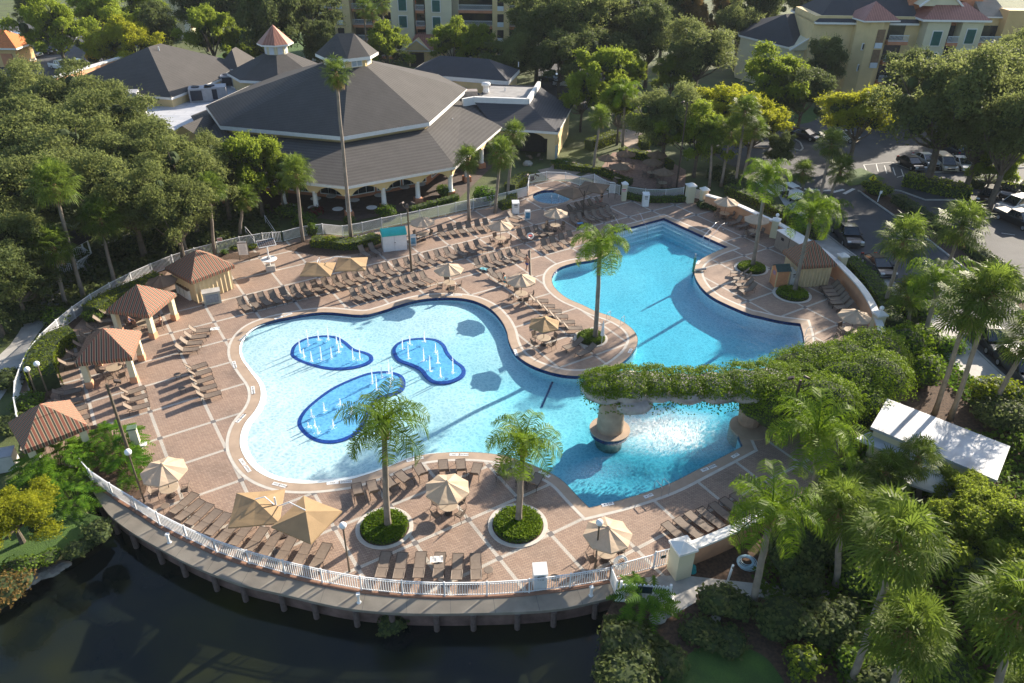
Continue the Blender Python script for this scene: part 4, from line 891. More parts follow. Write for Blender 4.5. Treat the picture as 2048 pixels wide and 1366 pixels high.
# ================================================================ BUILDINGS AND WALLS
def FY(u, v, y0):
    a = G(u, v, 0); b = G(u, v, 30); t = (y0-a.y)/(b.y-a.y); return a+(b-a)*t
def shingle(name, c):
    m, n, b = nodes(name); t = noise_node(n, .45, 5, rough=.7); t2 = noise_node(n, 9, 3)
    tc = n.nodes.new('ShaderNodeTexCoord'); wv = n.nodes.new('ShaderNodeTexWave'); wv.bands_direction = 'Z'; wv.inputs['Scale'].default_value = 2.4; wv.inputs['Distortion'].default_value = 1.2; wv.inputs['Detail'].default_value = 2; L(n, tc.outputs['Object'], wv.inputs[0])
    f = math_n(n, 'ADD', math_n(n, 'ADD', math_n(n, 'MULTIPLY', t.outputs['Fac'], .4), math_n(n, 'MULTIPLY', t2.outputs['Fac'], .4)), math_n(n, 'MULTIPLY', wv.outputs['Fac'], .2))
    r = ramp(n, f, [(.3, tuple(x*.7 for x in c)), (.7, tuple(x*1.25 for x in c))]); L(n, r.outputs[0], b.inputs['Base Color']); b.inputs['Roughness'].default_value = .9; b.inputs['Specular IOR Level'].default_value = .2
    bp = n.nodes.new('ShaderNodeBump'); bp.inputs['Strength'].default_value = .2; bp.inputs['Distance'].default_value = .02; L(n, f, bp.inputs['Height']); L(n, bp.outputs[0], b.inputs['Normal']); return m
M_SHIN = shingle('grey_brown_shingles', (.080, .075, .072)); M_SHIN2 = shingle('dark_grey_shingles', (.062, .063, .07)); M_SHIN3 = shingle('pale_shingles', (.26, .235, .20))
M_STUC = mat('yellow_stucco', (.68, .52, .27), .85, .6, .08, .1, 30); M_STUC2 = mat('cream_siding', (.62, .57, .40), .8, .5, .06); M_OCH = mat('ochre_stucco', (.62, .43, .20), .85, .5, .08)
M_TERRA = mat('terracotta_stucco', (.50, .22, .12), .85, .8, .12); M_PEACH = mat('peach_wall', (.62, .33, .19), .85, 1.0, .1, .1, 20)
M_TRIM = mat('white_trim', (.74, .73, .70), .6, 2, .05); M_GLASSD = mat('dark_window_glass', (.02, .03, .04), .08, 1, .3, spec=.8); M_SHUT = mat('green_shutter', (.015, .10, .085), .6, 2, .2); M_DARK = mat('dark_opening', (.03, .028, .028), .9)
def seam(name, c, k=9.0):
    m, n, b = nodes(name); uv = n.nodes.new('ShaderNodeUVMap'); sx = n.nodes.new('ShaderNodeSeparateXYZ'); L(n, uv.outputs[0], sx.inputs[0])
    fr_ = math_n(n, 'FRACT', math_n(n, 'MULTIPLY', sx.outputs[0], 2.2)); li = math_n(n, 'LESS_THAN', fr_, .16)
    t = noise_node(n, 1.2, 4); r = ramp(n, t.outputs['Fac'], [(.3, tuple(x*.85 for x in c)), (.7, tuple(x*1.15 for x in c))])
    L(n, mixc(n, li, r.outputs[0], tuple(min(1, x*1.7) for x in c)), b.inputs['Base Color']); b.inputs['Roughness'].default_value = .45; b.inputs['Metallic'].default_value = .25; return m
M_COPPER = seam('copper_standing_seam', (.30, .135, .09)); M_COPPER2 = seam('rose_metal_roof', (.27, .115, .085))
def uv_roof(me):
    """u runs along each face's eave, v up the slope, in metres"""
    uvl = me.uv_layers.new(name='UVMap')
    for p in me.polygons:
        n_ = p.normal; e = Vector((0, 0, 1)).cross(n_); e = e.normalized() if e.length > 1e-4 else Vector((1, 0, 0)); up = n_.cross(e)
        # anchor at the middle of the lowest edge so that stripes are symmetric
        vs = [me.vertices[i].co for i in p.vertices]; zm = min(v.z for v in vs); low = [v for v in vs if v.z < zm+.02]; mid = sum(low, Vector())/len(low)
        for li in p.loop_indices:
            c = me.vertices[me.loops[li].vertex_index].co-mid; uvl.data[li].uv = (c.dot(e), c.dot(up))
def hiproof(name, poly, z0, top, z1, m, parent, th=.25, fascia=True, over=.0):
    """roof lofted from the eave outline to the ridge outline (same count, points may coincide); white fascia below"""
    mb = MB(); n_ = len(poly); mb.v = [(p[0], p[1], z0) for p in poly]+[(p[0], p[1], z1) for p in top]
    for k in range(n_):
        j = (k+1) % n_
        if (xy(top[k])-xy(top[j])).length < .01: mb.f.append((k, j, n_+k))
        else: mb.f.append((k, j, n_+j, n_+k))
    o = mb.build(name, m, parent); uv_roof(o.data)
    if fascia:
        mf = MB(); c = sum((xy(p) for p in poly), Vector((0, 0)))/n_; inner = [xy(p)+(c-xy(p)).normalized()*.7 for p in poly]
        skirt(mf, poly, z0-th, z0+.03); ring(mf, inner, poly, z0-th)
        mf.build('fascia', M_TRIM, o)
    return o
def refl(p, c): return Vector((2*c[0]-p[0], 2*c[1]-p[1]))
def wallpoly(name, poly, z0, z1, m, parent): mb = MB(); skirt(mb, poly, z0, z1); return mb.build(name, m, parent)
club = empty('clubhouse', 'yellow clubhouse with big dark octagonal shingle roofs, lantern tower and arcade', 'building', (0, 0, 0))
CC = Vector((-24.6, 109.3))
upf = [xy(G(u, v, 7.0)) for u, v in [(440,252),(685,274),(859,245),(934,178)]]; upe = upf+[refl(p, CC) for p in upf]
LC = Vector((-22.3, 104.6)); lan = lambda r, a0=0: [LC+Vector((r*math.cos(R(a0)), r*math.sin(R(a0)))) for a0 in (-168, -123, -78, -33, 12, 57, 102, 147)]
lan8 = lan(3.3)
hiproof('upper_roof', upe, 7.0, lan8, 12.6, M_SHIN, club, .45)
uw = [xy(p).lerp(CC, .065) for p in upe]; wallpoly('upper_wall', uw, 5.2, 6.8, M_STUC, club)
lof = [xy(G(u, v, 4.1)) for u, v in [(354,338),(692,374),(911,334),(1030,232)]]; loe = lof+[refl(p, CC) for p in lof]
loe[4] = refl(lof[0], CC); hiproof('lower_roof', loe, 4.1, [xy(p).lerp(CC, .04) for p in upe], 6.05, M_SHIN, club, .3)
# lantern
wallpoly('lantern_wall', lan(3.15), 11.6, 14.0, M_STUC, club)
l2 = lan(3.2); M_PW = mat('pale_window', (.35, .42, .50), .2, 1, .1)
for k in range(8):
    a, b = l2[k], l2[(k+1) % 8]; m_ = (a+b)/2; ang = math.atan2((b-a).y, (b-a).x); lw = MB().box((m_.x, m_.y, 13.2), (1.5, .08, 1.1), ang).build('lantern_window', M_TRIM, club); mb = MB()
    for i in (-.36, .36): mb.box((m_.x+math.cos(ang)*i, m_.y+math.sin(ang)*i, 13.2), (.6, .12, .85), ang)
    mb.build('pane', M_PW, lw)
hiproof('lantern_roof', lan(4.1), 13.9, [LC+Vector((-1.1, 0))]*3+[LC+Vector((1.1, .2))]*4+[LC+Vector((-1.1, 0))], 16.3, M_SHIN, club, .35)
# arcade
inner = [xy(p).lerp(CC, .235) for p in loe]; wallpoly('arcade_inner_wall', inner, 0, 4.2, M_TERRA, club)
cole = [xy(p).lerp(CC, .045) for p in loe]
def arch_wall(a, b, n_, z0, z1, zs, zc, th, mb):
    """beam with n segmental arches between a and b"""
    L_ = (b-a).length; d = (b-a).normalized(); nn = Vector((-d.y, d.x))*th/2; w_ = L_/n_; K_ = 10
    for i in range(n_):
        s0 = i*w_; pts = [(s0, zs), (s0+.45, zs)]
        for k in range(K_+1):
            t = k/K_; x = s0+.45+(w_-.9)*t; pts.append((x, zs+(zc-zs)*math.sin(math.pi*t)**.7 if 0 < t < 1 else zs))
        pts += [(s0+w_-.45, zs), (s0+w_, zs)]
        for (x1, y1), (x2, y2) in zip(pts, pts[1:]):
            if x2-x1 < 1e-5: continue
            o = len(mb.v)
            for q in (-1, 1):
                for x, zz in ((x1, y1), (x2, y2), (x2, z1), (x1, z1)): p = a+d*x+nn*q; mb.v.append((p.x, p.y, zz))
            mb.f += [(o, o+1, o+2, o+3), (o+7, o+6, o+5, o+4), (o, o+4, o+5, o+1)]
beam = MB(); colpts = []
for a, b, n_ in ((cole[0], cole[1], 5), (cole[1], cole[2], 3), (cole[2], cole[3], 4)):
    arch_wall(a, b, n_, 3.0, 4.08, 2.6, 3.42, .55, beam)
    for i in range(n_): colpts.append(a.lerp(b, i/n_))
colpts.append(cole[3])
beam.build('arcade_beam', M_STUC, club)
for p in colpts:
    c = MB().lathe([(.36, .7), (.38, .8), (.30, .85), (.27, 2.5), (.34, 2.62), (.36, 2.78)], (p.x, p.y, 0), 14).build('column', M_TRIM, club, smooth=True)
    MB().box((p.x, p.y, .35), (.95, .95, .72), .4).build('plinth', M_TERRA, c)
for a, b, n_ in ((inner[0], inner[1], 4), (inner[1], inner[2], 3), (inner[2], inner[3], 3)):
    d = (b-a).normalized(); ang = math.atan2(d.y, d.x); nn = Vector((d.y, -d.x))
    for i in range(n_):
        p = a.lerp(b, (i+.5)/n_)+nn*.03; f = MB().box((p.x, p.y, 1.7), (3.3, .14, 2.5), ang).build('window', M_TRIM, club); g = MB()
        for q in (-1.03, 0, 1.03):
            for zz in (1.15, 2.35): g.box((p.x+d.x*q+nn.x*.05, p.y+d.y*q+nn.y*.05, zz), (.96, .12, 1.1 if zz < 2 else 1.05), ang)
        g.build('pane', M_GLASSD, f)
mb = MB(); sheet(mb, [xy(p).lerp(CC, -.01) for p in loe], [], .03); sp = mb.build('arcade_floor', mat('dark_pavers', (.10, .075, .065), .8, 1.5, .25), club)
# right wing with dark roof, parapet and porch
P_ = [xy(G(u, v, 4)) for u, v in [(990,256),(1116,265),(1143,216)]]; P_.append(P_[2]+(P_[0]-P_[1])*1.0)
T_ = [xy(G(u, v, 6)) for u, v in [(948,203),(1055.7,207),(1078,172)]]; T_.append(T_[2]+(T_[0]-T_[1]))
hiproof('wing_roof', P_, 4, T_, 6, M_SHIN2, club, .3)
pw = MB(); T2 = [xy(p) for p in T_]
for a, b in ((T2[0], T2[1]), (T2[1], T2[2])): pw.quadwall(a, b, 5.6, 6.7, .5)
a = xy(G(925,200,6.5)); pw.quadwall(a, T2[0], 5.6, 6.7, .4); pw.build('parapet', M_TRIM, club)
pc = [xy(p).lerp(sum((xy(q) for q in P_), Vector((0, 0)))/4, .08) for p in P_]
wb = MB(); wb.quadwall(pc[1], pc[2], 0, 3.9, .3); wb.quadwall(pc[0].lerp(pc[1], .86), pc[1], 0, 3.9, .3)
arch_wall(pc[0].lerp(pc[1], .28), pc[0].lerp(pc[1], .87), 1, 3, 3.95, 2.9, 3.6, .3, wb); wb.quadwall(pc[0], pc[0].lerp(pc[1], .3), 0, 3.9, .3); wb.build('porch_wall', M_STUC, club)
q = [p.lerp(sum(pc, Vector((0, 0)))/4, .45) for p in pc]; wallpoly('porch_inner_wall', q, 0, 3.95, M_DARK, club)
MB().box((*pc[1].lerp(pc[2], .02), 1.0), (.6, .6, 2.0), -.2).build('pier_cladding', mat('blue_grey_siding', (.30, .36, .36), .7, 3, .1), club)
sk = MB(); sheet(sk, T2, [], 5.85); sk.build('flat_roof', mat('grey_membrane', (.30, .29, .28), .8, 1, .2), club)
# rear hip block
B0, B1, B2 = [xy(G(u, v, 6)) for u, v in [(815,147),(1016,163),(1039,139)]]; B3 = B0+(B2-B1)
c = (B0+B1+B2+B3)/4; rd = (B1-B0).normalized(); ra, rb = c-rd*4.2, c+rd*4.2
hiproof('rear_roof', [B0, B1, B2, B3], 6, [ra, rb, rb, ra], 8.3, M_SHIN2, club, .6)
wallpoly('rear_wall', [p.lerp(c, .04) for p in (B0, B1, B2, B3)], 0, 5.6, M_STUC, club)
mb = MB(); p = FY(975, 104, T2[0].y+1.5); 
for u, v, s in (((938,194,6), 0, 1.5), ((972,186,6), 1, 1.1)): 
    pass
k = G(940,190,6.2); MB().box((k.x, k.y, 6.5), (2.2, 1.6, .8), .1).build('roof_hatch', mat('rust_grey_metal', (.28, .24, .21), .6, 2, .3), club)
k = G(972,186,5.9); r_ = MB().lathe([(.45, 0), (.5, .3), (.42, .5), (.42, 1.0), (.7, 1.15), (.65, 1.5), (.2, 1.6)], (k.x, k.y, 5.9), 14).build('exhaust_fan', M_TRIM, club, smooth=True)
# second octagon with the copper cupola
O2 = Vector((-37.2, 123.1)); oc = lambda r, c=O2, ph=-8.5+22.5: [c+Vector((r*math.cos(R(ph-112.5-22.5+45*i)), r*math.sin(R(ph-112.5-22.5+45*i)))) for i in range(8)]
hiproof('rear_octagon_roof', oc(7.9), 7.5, oc(1.9), 10.2, M_SHIN, club, .35); wallpoly('rear_octagon_wall', oc(7.2), 0, 7.3, M_STUC, club)
wallpoly('cupola_wall', oc(1.75), 9.6, 11.6, M_STUC2, club); e = oc(1.78); M_PW2 = mat('pale_window2', (.55, .6, .68), .3, 1, .1)
for i in range(8): a, b = e[i], e[(i+1) % 8]; m_ = (a+b)/2; MB().box((m_.x, m_.y, 10.75), (.75, .08, 1.05), math.atan2((b-a).y, (b-a).x)).build('cupola_window', M_PW2, club)

hiproof('cupola_roof', oc(2.75), 11.7, [O2]*8, 14.3, M_COPPER, club, .2)
for u, v, zz in ((905,244,5.2),(1010,181,5.9),(1037,130,7.0),(928,127,7.2),(318,100,10.6)):
    g = G(u, v, zz); MB().tube([(g.x, g.y, zz-.3), (g.x, g.y, zz+.5)], .09, 6).build('vent_pipe', M_TRIM, club)
# left hip hall
K0 = xy(G(343,196,6.5)); d1 = Vector((math.cos(R(76)), math.sin(R(76)))); d2 = Vector((math.cos(R(166)), math.sin(R(166))))
HP = [K0+d2*20, K0, K0+d1*22.4, K0+d1*22.4+d2*20]; A1 = K0+d2*10+d1*10; A2 = K0+d2*10+d1*13
hiproof('hall_roof', HP, 6.5, [A1, A1, A2, A2], 11.1, M_SHIN, club, .3); wallpoly('hall_wall', [p.lerp((A1+A2)/2, .03) for p in HP], 0, 6.3, M_STUC, club)
w0, w1 = xy(G(434,138,7)), xy(G(476,139,7)); wd = Vector((0, 1))*9; c = (w0+w1)/2+wd*.5
hiproof('small_hip_roof', [w0, w1, w1+wd, w0+wd], 7, [c-Vector((0, 1)), c-Vector((0, 1)), c+Vector((0, 1)), c+Vector((0, 1))], 9.4, M_SHIN, club, .3); wallpoly('small_hip_wall', [w0, w1, w1+wd, w0+wd], 0, 6.8, M_STUC, club)
pv = MB(); pv.quadwall(xy(G(110,156,5)), xy(G(262,110,5)), 0, 5, .6); pv.build('long_parapet', M_PEACH, club); pv = MB(); pv.quadwall(xy(G(110,156,5)), xy(G(262,110,5)), 5, 5.25, .9); pv.build('parapet_cap', M_TRIM, club)
fl = [xy(G(u, v, 5.1)) for u, v in [(285,250),(380,272),(455,245),(500,205),(485,185),(440,165),(345,210),(300,205)]]
m, n, b = nodes('white_membrane_roof'); tc = n.nodes.new('ShaderNodeTexCoord'); k = n.nodes.new('ShaderNodeTexBrick'); k.inputs['Scale'].default_value = .22; k.inputs['Color1'].default_value = (.50, .51, .54, 1); k.inputs['Color2'].default_value = (.30, .33, .38, 1); k.inputs['Mortar'].default_value = (.42, .43, .46, 1); k.inputs['Bias'].default_value = -.45; L(n, tc.outputs['Object'], k.inputs[0]); L(n, k.outputs[0], b.inputs['Base Color']); b.inputs['Roughness'].default_value = .55
mb = MB(); sheet(mb, fl, [], 5.1); mb.build('white_flat_roof', m, club); wallpoly('flat_roof_wall', fl, 0, 5.35, M_TRIM, club)
g0, g1 = xy(G(364,252,6.6)), xy(G(535,178,6.6)); dd = (g1-g0).normalized(); nn = Vector((dd.y, -dd.x)); e0, e1, f0, f1 = g0+nn*2.2, g1+nn*2.2, g0-nn*2.2, g1-nn*2.2
mb = MB(); mb.v = [(*g0, 6.6), (*g1, 6.6), (*e0, 5.4), (*e1, 5.4), (*f0, 5.4), (*f1, 5.4)]; mb.f = [(2, 3, 1, 0), (0, 1, 5, 4)]; mb.build('gabled_walk_roof', M_SHIN, club)
mb = MB(); mb.v = [(*(g0+dd*.1), 6.5), (*(e0+dd*.1), 5.4), (*(f0+dd*.1), 5.4), (*(e0+dd*.1), 0), (*(f0+dd*.1), 0)]; mb.f = [(0, 1, 2), (1, 3, 4, 2)]; mb.build('gable_wall', M_OCH, club)
# rooftop units
M_UNIT = mat('unit_metal', (.36, .36, .38), .5, 2, .15); M_LOUV = mat('unit_grille', (.025, .03, .045), .6)
for (u, v, w_, d_, h_, rz, lb) in [(255,208,3.4,2.4,2.0,.25,'big white cooling unit at the edge of the white flat roof'),(404,197,3.2,2.2,1.9,.3,'left one of the two square cooling units by the hip hall'),(434,194,3.0,2.4,1.9,.3,'right one of the two square cooling units by the hip hall'),(464,168,3.0,2.0,1.7,.2,'cooling unit tucked under the octagonal roof with the copper cupola')]:
    g = G(u, v, 5.4); r_ = empty('rooftop_unit', lb, 'cooling unit', (g.x, g.y, 5.15), rz, 'rooftop cooling units')
    MB().box((0, 0, h_/2), (w_, d_, h_)).build('casing', M_UNIT, r_); MB().box((-w_*.18, -d_/2-.02, h_*.5), (w_*.5, .06, h_*.75)).build('grille', M_LOUV, r_); MB().box((-w_/2-.02, 0, h_*.5), (.06, d_*.8, h_*.75)).build('grille', M_LOUV, r_)
    MB().lathe([(.55, 0), (.6, .12), (.5, .14)], (-w_*.2, 0, h_), 14).build('fan_guard', M_LOUV, r_)
# ---------------------------------------------------------------- generic facade pieces
M_RAILW = mat('balcony_white', (.62, .66, .68), .5, 2, .05)
def balcony(par, x0, x1, y, zf, m=M_TERRA):
    b_ = MB().box(((x0+x1)/2, y+.7, zf-.2), (x1-x0, 1.6, .55)).build('balcony', m, par)
    q = MB(); q.box(((x0+x1)/2, y-.05, zf+1.1), (x1-x0, .08, .1)).box(((x0+x1)/2, y-.05, zf+.15), (x1-x0, .08, .08))
    for i in range(int((x1-x0)/.22)+1): q.box((x0+i*.22, y-.05, zf+.6), (.06, .05, .95))
    q.build('balcony_railing', M_RAILW, b_)
    MB().box(((x0+x1)/2, y+2.2, zf+1.3), (x1-x0, .1, 2.5)).build('glass_door', M_GLASSD, b_)
def window(par, x, y, zc, w_=1.5, h_=2.0, pane=None):
    f = MB().box((x, y, zc), (w_+.3, .12, h_+.3)).build('window', M_TRIM, par); MB().box((x, y-.05, zc), (w_, .12, h_)).build('pane', pane or M_SHUT, f)
# centre apartments
ap = empty('apartment_building', 'cream and terracotta apartment block with green shutters and white balconies in the middle', 'building')
Y0 = 170.; X = lambda u, v=60, y=Y0: FY(u, v, y).x
MB().box(((X(600)+X(1100))/2, Y0+7.5, 8.5), (X(1100)-X(600), 9, 17)).build('wall', M_STUC2, ap)
for a, b in ((785, 830), (853, 905)): MB().box(((X(a)+X(b))/2, Y0+1.5, 8.5+.02), (X(b)-X(a), 5, 17)).build('wall', M_STUC2, ap)
MB().box(((X(830)+X(853))/2, Y0+3, 8.5), (X(853)-X(830), 2, 17)).build('stair_recess', M_TERRA, ap)
for a, b in ((672, 704), (985, 1018)): MB().box(((X(a)+X(b))/2, Y0+1.2, 8), (X(b)-X(a), 4, 16)).build('tower', M_STUC, ap)
for k, (u, v) in enumerate([(804.6,9.5),(806.3,43.3),(872,12),(873.4,45.6)]): p = FY(u, v, Y0-1); window(ap, p.x, Y0-1.05, p.z, 1.6, 2.2)
for zf in (.5, 3.7, 6.8, 9.9, 13.0):
    for a, b in ((652, 671), (706, 784), (917, 984), (1019, 1062)): balcony(ap, X(a), X(b), Y0+.7, zf)
    balcony(ap, X(833), X(850), Y0-.3, zf)
    for u in (684, 1001): MB().box((X(u), Y0-.85, zf+1.6), (1.3, .12, 2.2)).build('opening', M_DARK, ap); MB().box((X(u), Y0-.95, zf+.7), (1.3, .1, .9)).build('opening_railing', M_RAILW, ap)
en = MB(); a, b = X(812, 95, 163), X(892, 95, 163)
MB().box(((a+b)/2, 166.5, 1.7), (b-a-.8, 6, 3.4)).build('entrance_wall', M_STUC, ap)
hiproof('entrance_roof', [(a, 163), (b, 163), (b, 170), (a, 170)], 3.3, [(a+1.5, 168), (b-1.5, 168), (b-1.5, 170), (a+1.5, 170)], 5.6, M_COPPER2, ap, .25)
xd = X(834, 110, 163); MB().box((xd, 163.45, 1.4), (2.8, .12, 2.8)).build('entrance_door', M_DARK, ap)
mb = MB(); mb.v = [(xd-2.6, 162.8, 3.4), (xd+2.6, 162.8, 3.4), (xd, 162.8, 5.2), (xd-2.6, 167, 3.4), (xd+2.6, 167, 3.4), (xd, 167, 5.2)]; mb.f = [(0, 1, 2), (0, 2, 5, 3), (1, 4, 5, 2)]; mb.build('entrance_gable', M_STUC, ap)
mb = MB().tube([(xd-2.8, 162.7, 3.3), (xd, 162.7, 5.35), (xd+2.8, 162.7, 3.3)], .16, 4); mb.build('gable_trim', M_TRIM, ap)
# right apartments
rp = empty('apartment_building', 'yellow and cream apartment building with copper-capped tower and green shutters at the upper right', 'building')
Y1 = 140.; XR = lambda u, v=42, y=Y1: FY(u, v, y).x; ZR = lambda u, v, y=Y1: FY(u, v, y).z
ze = ZR(1880, 39)
MB().box(((XR(1640)+XR(2120))/2, Y1+8, ze/2), (XR(2120)-XR(1640), 11, ze-.02)).build('wall', M_STUC, rp)
for a, b in ((1858, 1904), (1928, 1971)): MB().box(((XR(a)+XR(b))/2, Y1+2, ze/2-.05), (XR(b)-XR(a), 4, ze)).build('wall', M_STUC2, rp)
MB().box(((XR(1904)+XR(1928))/2, Y1+3.6, ze/2), (XR(1928)-XR(1904), 3, ze)).build('stair_recess', M_TERRA, rp)
a, b = XR(1722), XR(1787); hw = (b-a)/2; tc_ = Vector(((a+b)/2, Y1+hw-.5)); zt = ZR(1760, 41, Y1-.5)
tp = [tc_+Vector((hw*1.08*math.cos(R(k*45+22.5)), hw*1.08*math.sin(R(k*45+22.5)))) for k in range(8)]; wallpoly('tower', tp, 0, zt, M_STUC, rp)
sq = [tc_+Vector((x*(hw+.55), y*(hw+.55))) for x, y in ((-1, -1), (1, -1), (1, 1), (-1, 1))]; cr = Matrix.Rotation(R(8), 2); sq = [tc_+cr @ (p-tc_) for p in sq]
hiproof('tower_roof', sq, zt, [tc_]*4, zt+2.7, M_COPPER2, rp, .2)
for v in (60, 100): zc = ZR(1762, v+18, Y1-.7); MB().box((tc_.x+hw*.35, tc_.y-hw-.02, zc), (1.3, .2, 3.0)).build('arch_opening', mat('tan_opening', (.22, .14, .08), .9), rp); MB().box((tc_.x+hw*.35, tc_.y-hw-.12, zc-1.1), (1.3, .1, .9)).build('opening_railing', M_RAILW, rp)
for u, v in ((1727, 92), (1718, 134)): p = FY(u, v, Y1+.4); window(rp, p.x, tc_.y-hw*.9, p.z, .9, .9, M_GLASSD)
for u, v in ((1872,77),(1940,73),(1862,119),(1931,113)): p = FY(u, v, Y1); window(rp, p.x, Y1-.02, p.z, 1.5, 2.3)
p = FY(2040, 72, Y1); window(rp, p.x, Y1+1.95, p.z, .9, .9, M_GLASSD)
zr = ZR(1800, 70.7)
for k in range(4):
    zf = zr-1.15-k*3.4
    if zf < 0: break
    balcony(rp, XR(1788), XR(1828), Y1+.2, zf); balcony(rp, XR(1972), XR(2016), Y1+.2, zf); balcony(rp, XR(1905), XR(1927), Y1-.2, zf)
MB().box((XR(2060), Y1+2.0, ze/2+.5), (XR(2105)-XR(2017), 3, ze+2)).build('ochre_wing', M_OCH, rp)
ro = [(XR(1855)-1, Y1-.6), (XR(1974)+.6, Y1-.6), (XR(1974)+.6, Y1+6), (XR(1855)-1, Y1+6)]
hiproof('copper_roof', ro, ze, [(ro[0][0]+3.5, Y1+3), (ro[1][0]-3.5, Y1+3), (ro[1][0]-3.5, Y1+5), (ro[0][0]+3.5, Y1+5)], ze+2.4, M_COPPER2, rp, .3)
mb = MB(); xm = XR(1898, 10); mb.v = [(xm-3.5, Y1+2.4, ze+1.8), (xm+3.5, Y1+2.4, ze+1.8), (xm, Y1+2.4, ze+4.6), (xm-3.5, Y1+6, ze+1.8), (xm+3.5, Y1+6, ze+1.8), (xm, Y1+6, ze+4.6)]; mb.f = [(0, 1, 2), (0, 2, 5, 3), (1, 4, 5, 2)]; mb.build('roof_gable', M_STUC2, rp)
MB().tube([(xm-3.8, Y1+2.3, ze+1.7), (xm, Y1+2.3, ze+4.8), (xm+3.8, Y1+2.3, ze+1.7)], .2, 4).build('gable_trim', M_TRIM, rp)
MB().box(((XR(1845)+XR(1985))/2, Y1+7, ze+1.6), (XR(1975)-XR(1825), 3, 4.2)).build('roof_block', M_TERRA, rp)
zs = ZR(1805, 50); hiproof('main_roof', [(XR(1640), Y1+1.6), (XR(1850), Y1+1.6), (XR(1850), Y1+16), (XR(1640), Y1+16)], zs, [(XR(1640)+6, Y1+9), (XR(1850), Y1+9), (XR(1850), Y1+9.5), (XR(1640)+6, Y1+9.5)], zs+4.6, M_SHIN2, rp, .3)
hiproof('pale_roof', [(XR(1974), Y1+1.8), (XR(2030), Y1+1.8), (XR(2100), Y1+16), (XR(1974), Y1+16)], ZR(1990, 37), [(XR(1974), Y1+10), (XR(2010), Y1+10), (XR(2010), Y1+11), (XR(1974), Y1+11)], ZR(1990, 37)+4.4, M_SHIN3, rp, .2)
# grey-roofed lower wing
lw_ = empty('apartment_wing', 'lower cream wing under a long dark grey hip roof, left of the copper-capped tower', 'building')
q0, q1, q2 = xy(G(1478,70,8)), xy(G(1590,98,8)), xy(G(1706,99,8)); q3 = Vector((q2.x+1, q2.y+16)); q4 = Vector((q0.x+3, q0.y+14))
rA, rB = xy(G(1572,28,12.6)), xy(G(1680,18,12.6))
hiproof('roof', [q0, q1, q2, q3, q4], 8, [rA, rA, rB, rB, rA], 12.6, M_SHIN2, lw_, .3)
cen = (q0+q1+q2+q3+q4)/5; wallpoly('wall', [p.lerp(cen, .05) for p in (q0, q1, q2, q3, q4)], 0, 7.8, M_STUC2, lw_)
ya = min(q1.y, q2.y)
for zf in (1.2, 4.4): balcony(lw_, XR(1660, 110, ya), XR(1700, 110, ya), ya-.9, zf)
mb = MB(); p = G(1604,98,8); mb.v = [(p.x-2.2, p.y-.4, 7.9), (p.x+3.0, p.y-.4, 7.9), (p.x+1.2, p.y-.4, 10), (p.x-2.2, p.y+5, 7.9), (p.x+3, p.y+5, 7.9), (p.x+1.2, p.y+5, 10)]; mb.f = [(0, 1, 2), (0, 2, 5, 3), (1, 4, 5, 2)]; mb.build('gable', M_STUC2, lw_)
MB().tube([(p.x-2.4, p.y-.5, 7.8), (p.x+1.2, p.y-.5, 10.2), (p.x+3.2, p.y-.5, 7.8)], .15, 4).build('gable_trim', M_TRIM, lw_)
g = G(1660,52,9.5); window(lw_, g.x, g.y-.4, 9.5, 2.6, 2.4, M_GLASSD)
# cream block top left, orange roofed house
bl = empty('apartment_building', 'cream siding building cut by the top edge, behind a cabbage palm on the left', 'building'); a, b = FY(306, 30, 190).x, FY(372, 30, 190).x
MB().box(((a+b)/2, 196, 8), (b-a, 12, 16)).build('wall', M_STUC2, bl); MB().box((b-.2, 190.3, 8), (1.2, 1.2, 16)).build('corner_post', M_TRIM, bl)
for zf in (3, 6.2, 9.4): balcony(bl, b, b+4, 190.5, zf)
hs = empty('house', 'ochre house with orange tiled roof at the top left corner', 'building'); g = G(8,72); a = FY(-70, 50, 158).x; b = FY(14, 50, 158).x
MB().box(((a+b)/2, 161, 1.9), (b-a, 6, 3.8)).build('wall', M_OCH, hs); hiproof('roof', [(a-1, 157), (b+1, 157), (b+1, 165), (a-1, 165)], 3.8, [(a+3, 161), (b-3, 161), (b-3, 161.2), (a+3, 161.2)], 6.6, mat('orange_tile', (.55, .17, .05), .8, 3, .2), hs, .3)
MB().box((b-2, 157.9, 1.3), (2.2, .15, 2.6)).build('garage_door', M_TERRA, hs)
# ---------------------------------------------------------------- perimeter walls and pillars
WG = 'peach walls round the pool deck'
def cwall(pts, h, lb, th=.35, cap=.62):
    p = smooth_closed(pts, 4, closed=False); root = empty('boundary_wall', lb, 'wall', (0, 0, 0), 0, WG); mb, mc = MB(), MB()
    for m_, t_, z0, z1 in ((mb, th, -.05, h-.14), (mc, cap, h-.14, h)):
        l, r_ = offset(p, t_/2, closed=False), offset(p, -t_/2, closed=False); n_ = len(p); m_.v = [(q.x, q.y, z0) for q in l]+[(q.x, q.y, z0) for q in r_]+[(q.x, q.y, z1) for q in l]+[(q.x, q.y, z1) for q in r_]
        for k in range(n_-1): m_.f += [(k, k+1, 2*n_+k+1, 2*n_+k), (n_+k+1, n_+k, 3*n_+k, 3*n_+k+1), (2*n_+k, 2*n_+k+1, 3*n_+k+1, 3*n_+k)]
        m_.f += [(0, 2*n_, 3*n_, n_), (n_-1, 2*n_-1, 4*n_-1, 3*n_-1)]
    mb.build('wall_body', M_PEACH, root); mc.build('wall_cap', M_TRIM, root)
cwall([xy(p) for p in wallR[:5]], WH, 'peach wall with white cap behind the two tan umbrellas near the gate')
cwall([xy(p) for p in wallR[4:8]], WH, 'peach wall with white cap behind the grey storage lockers')
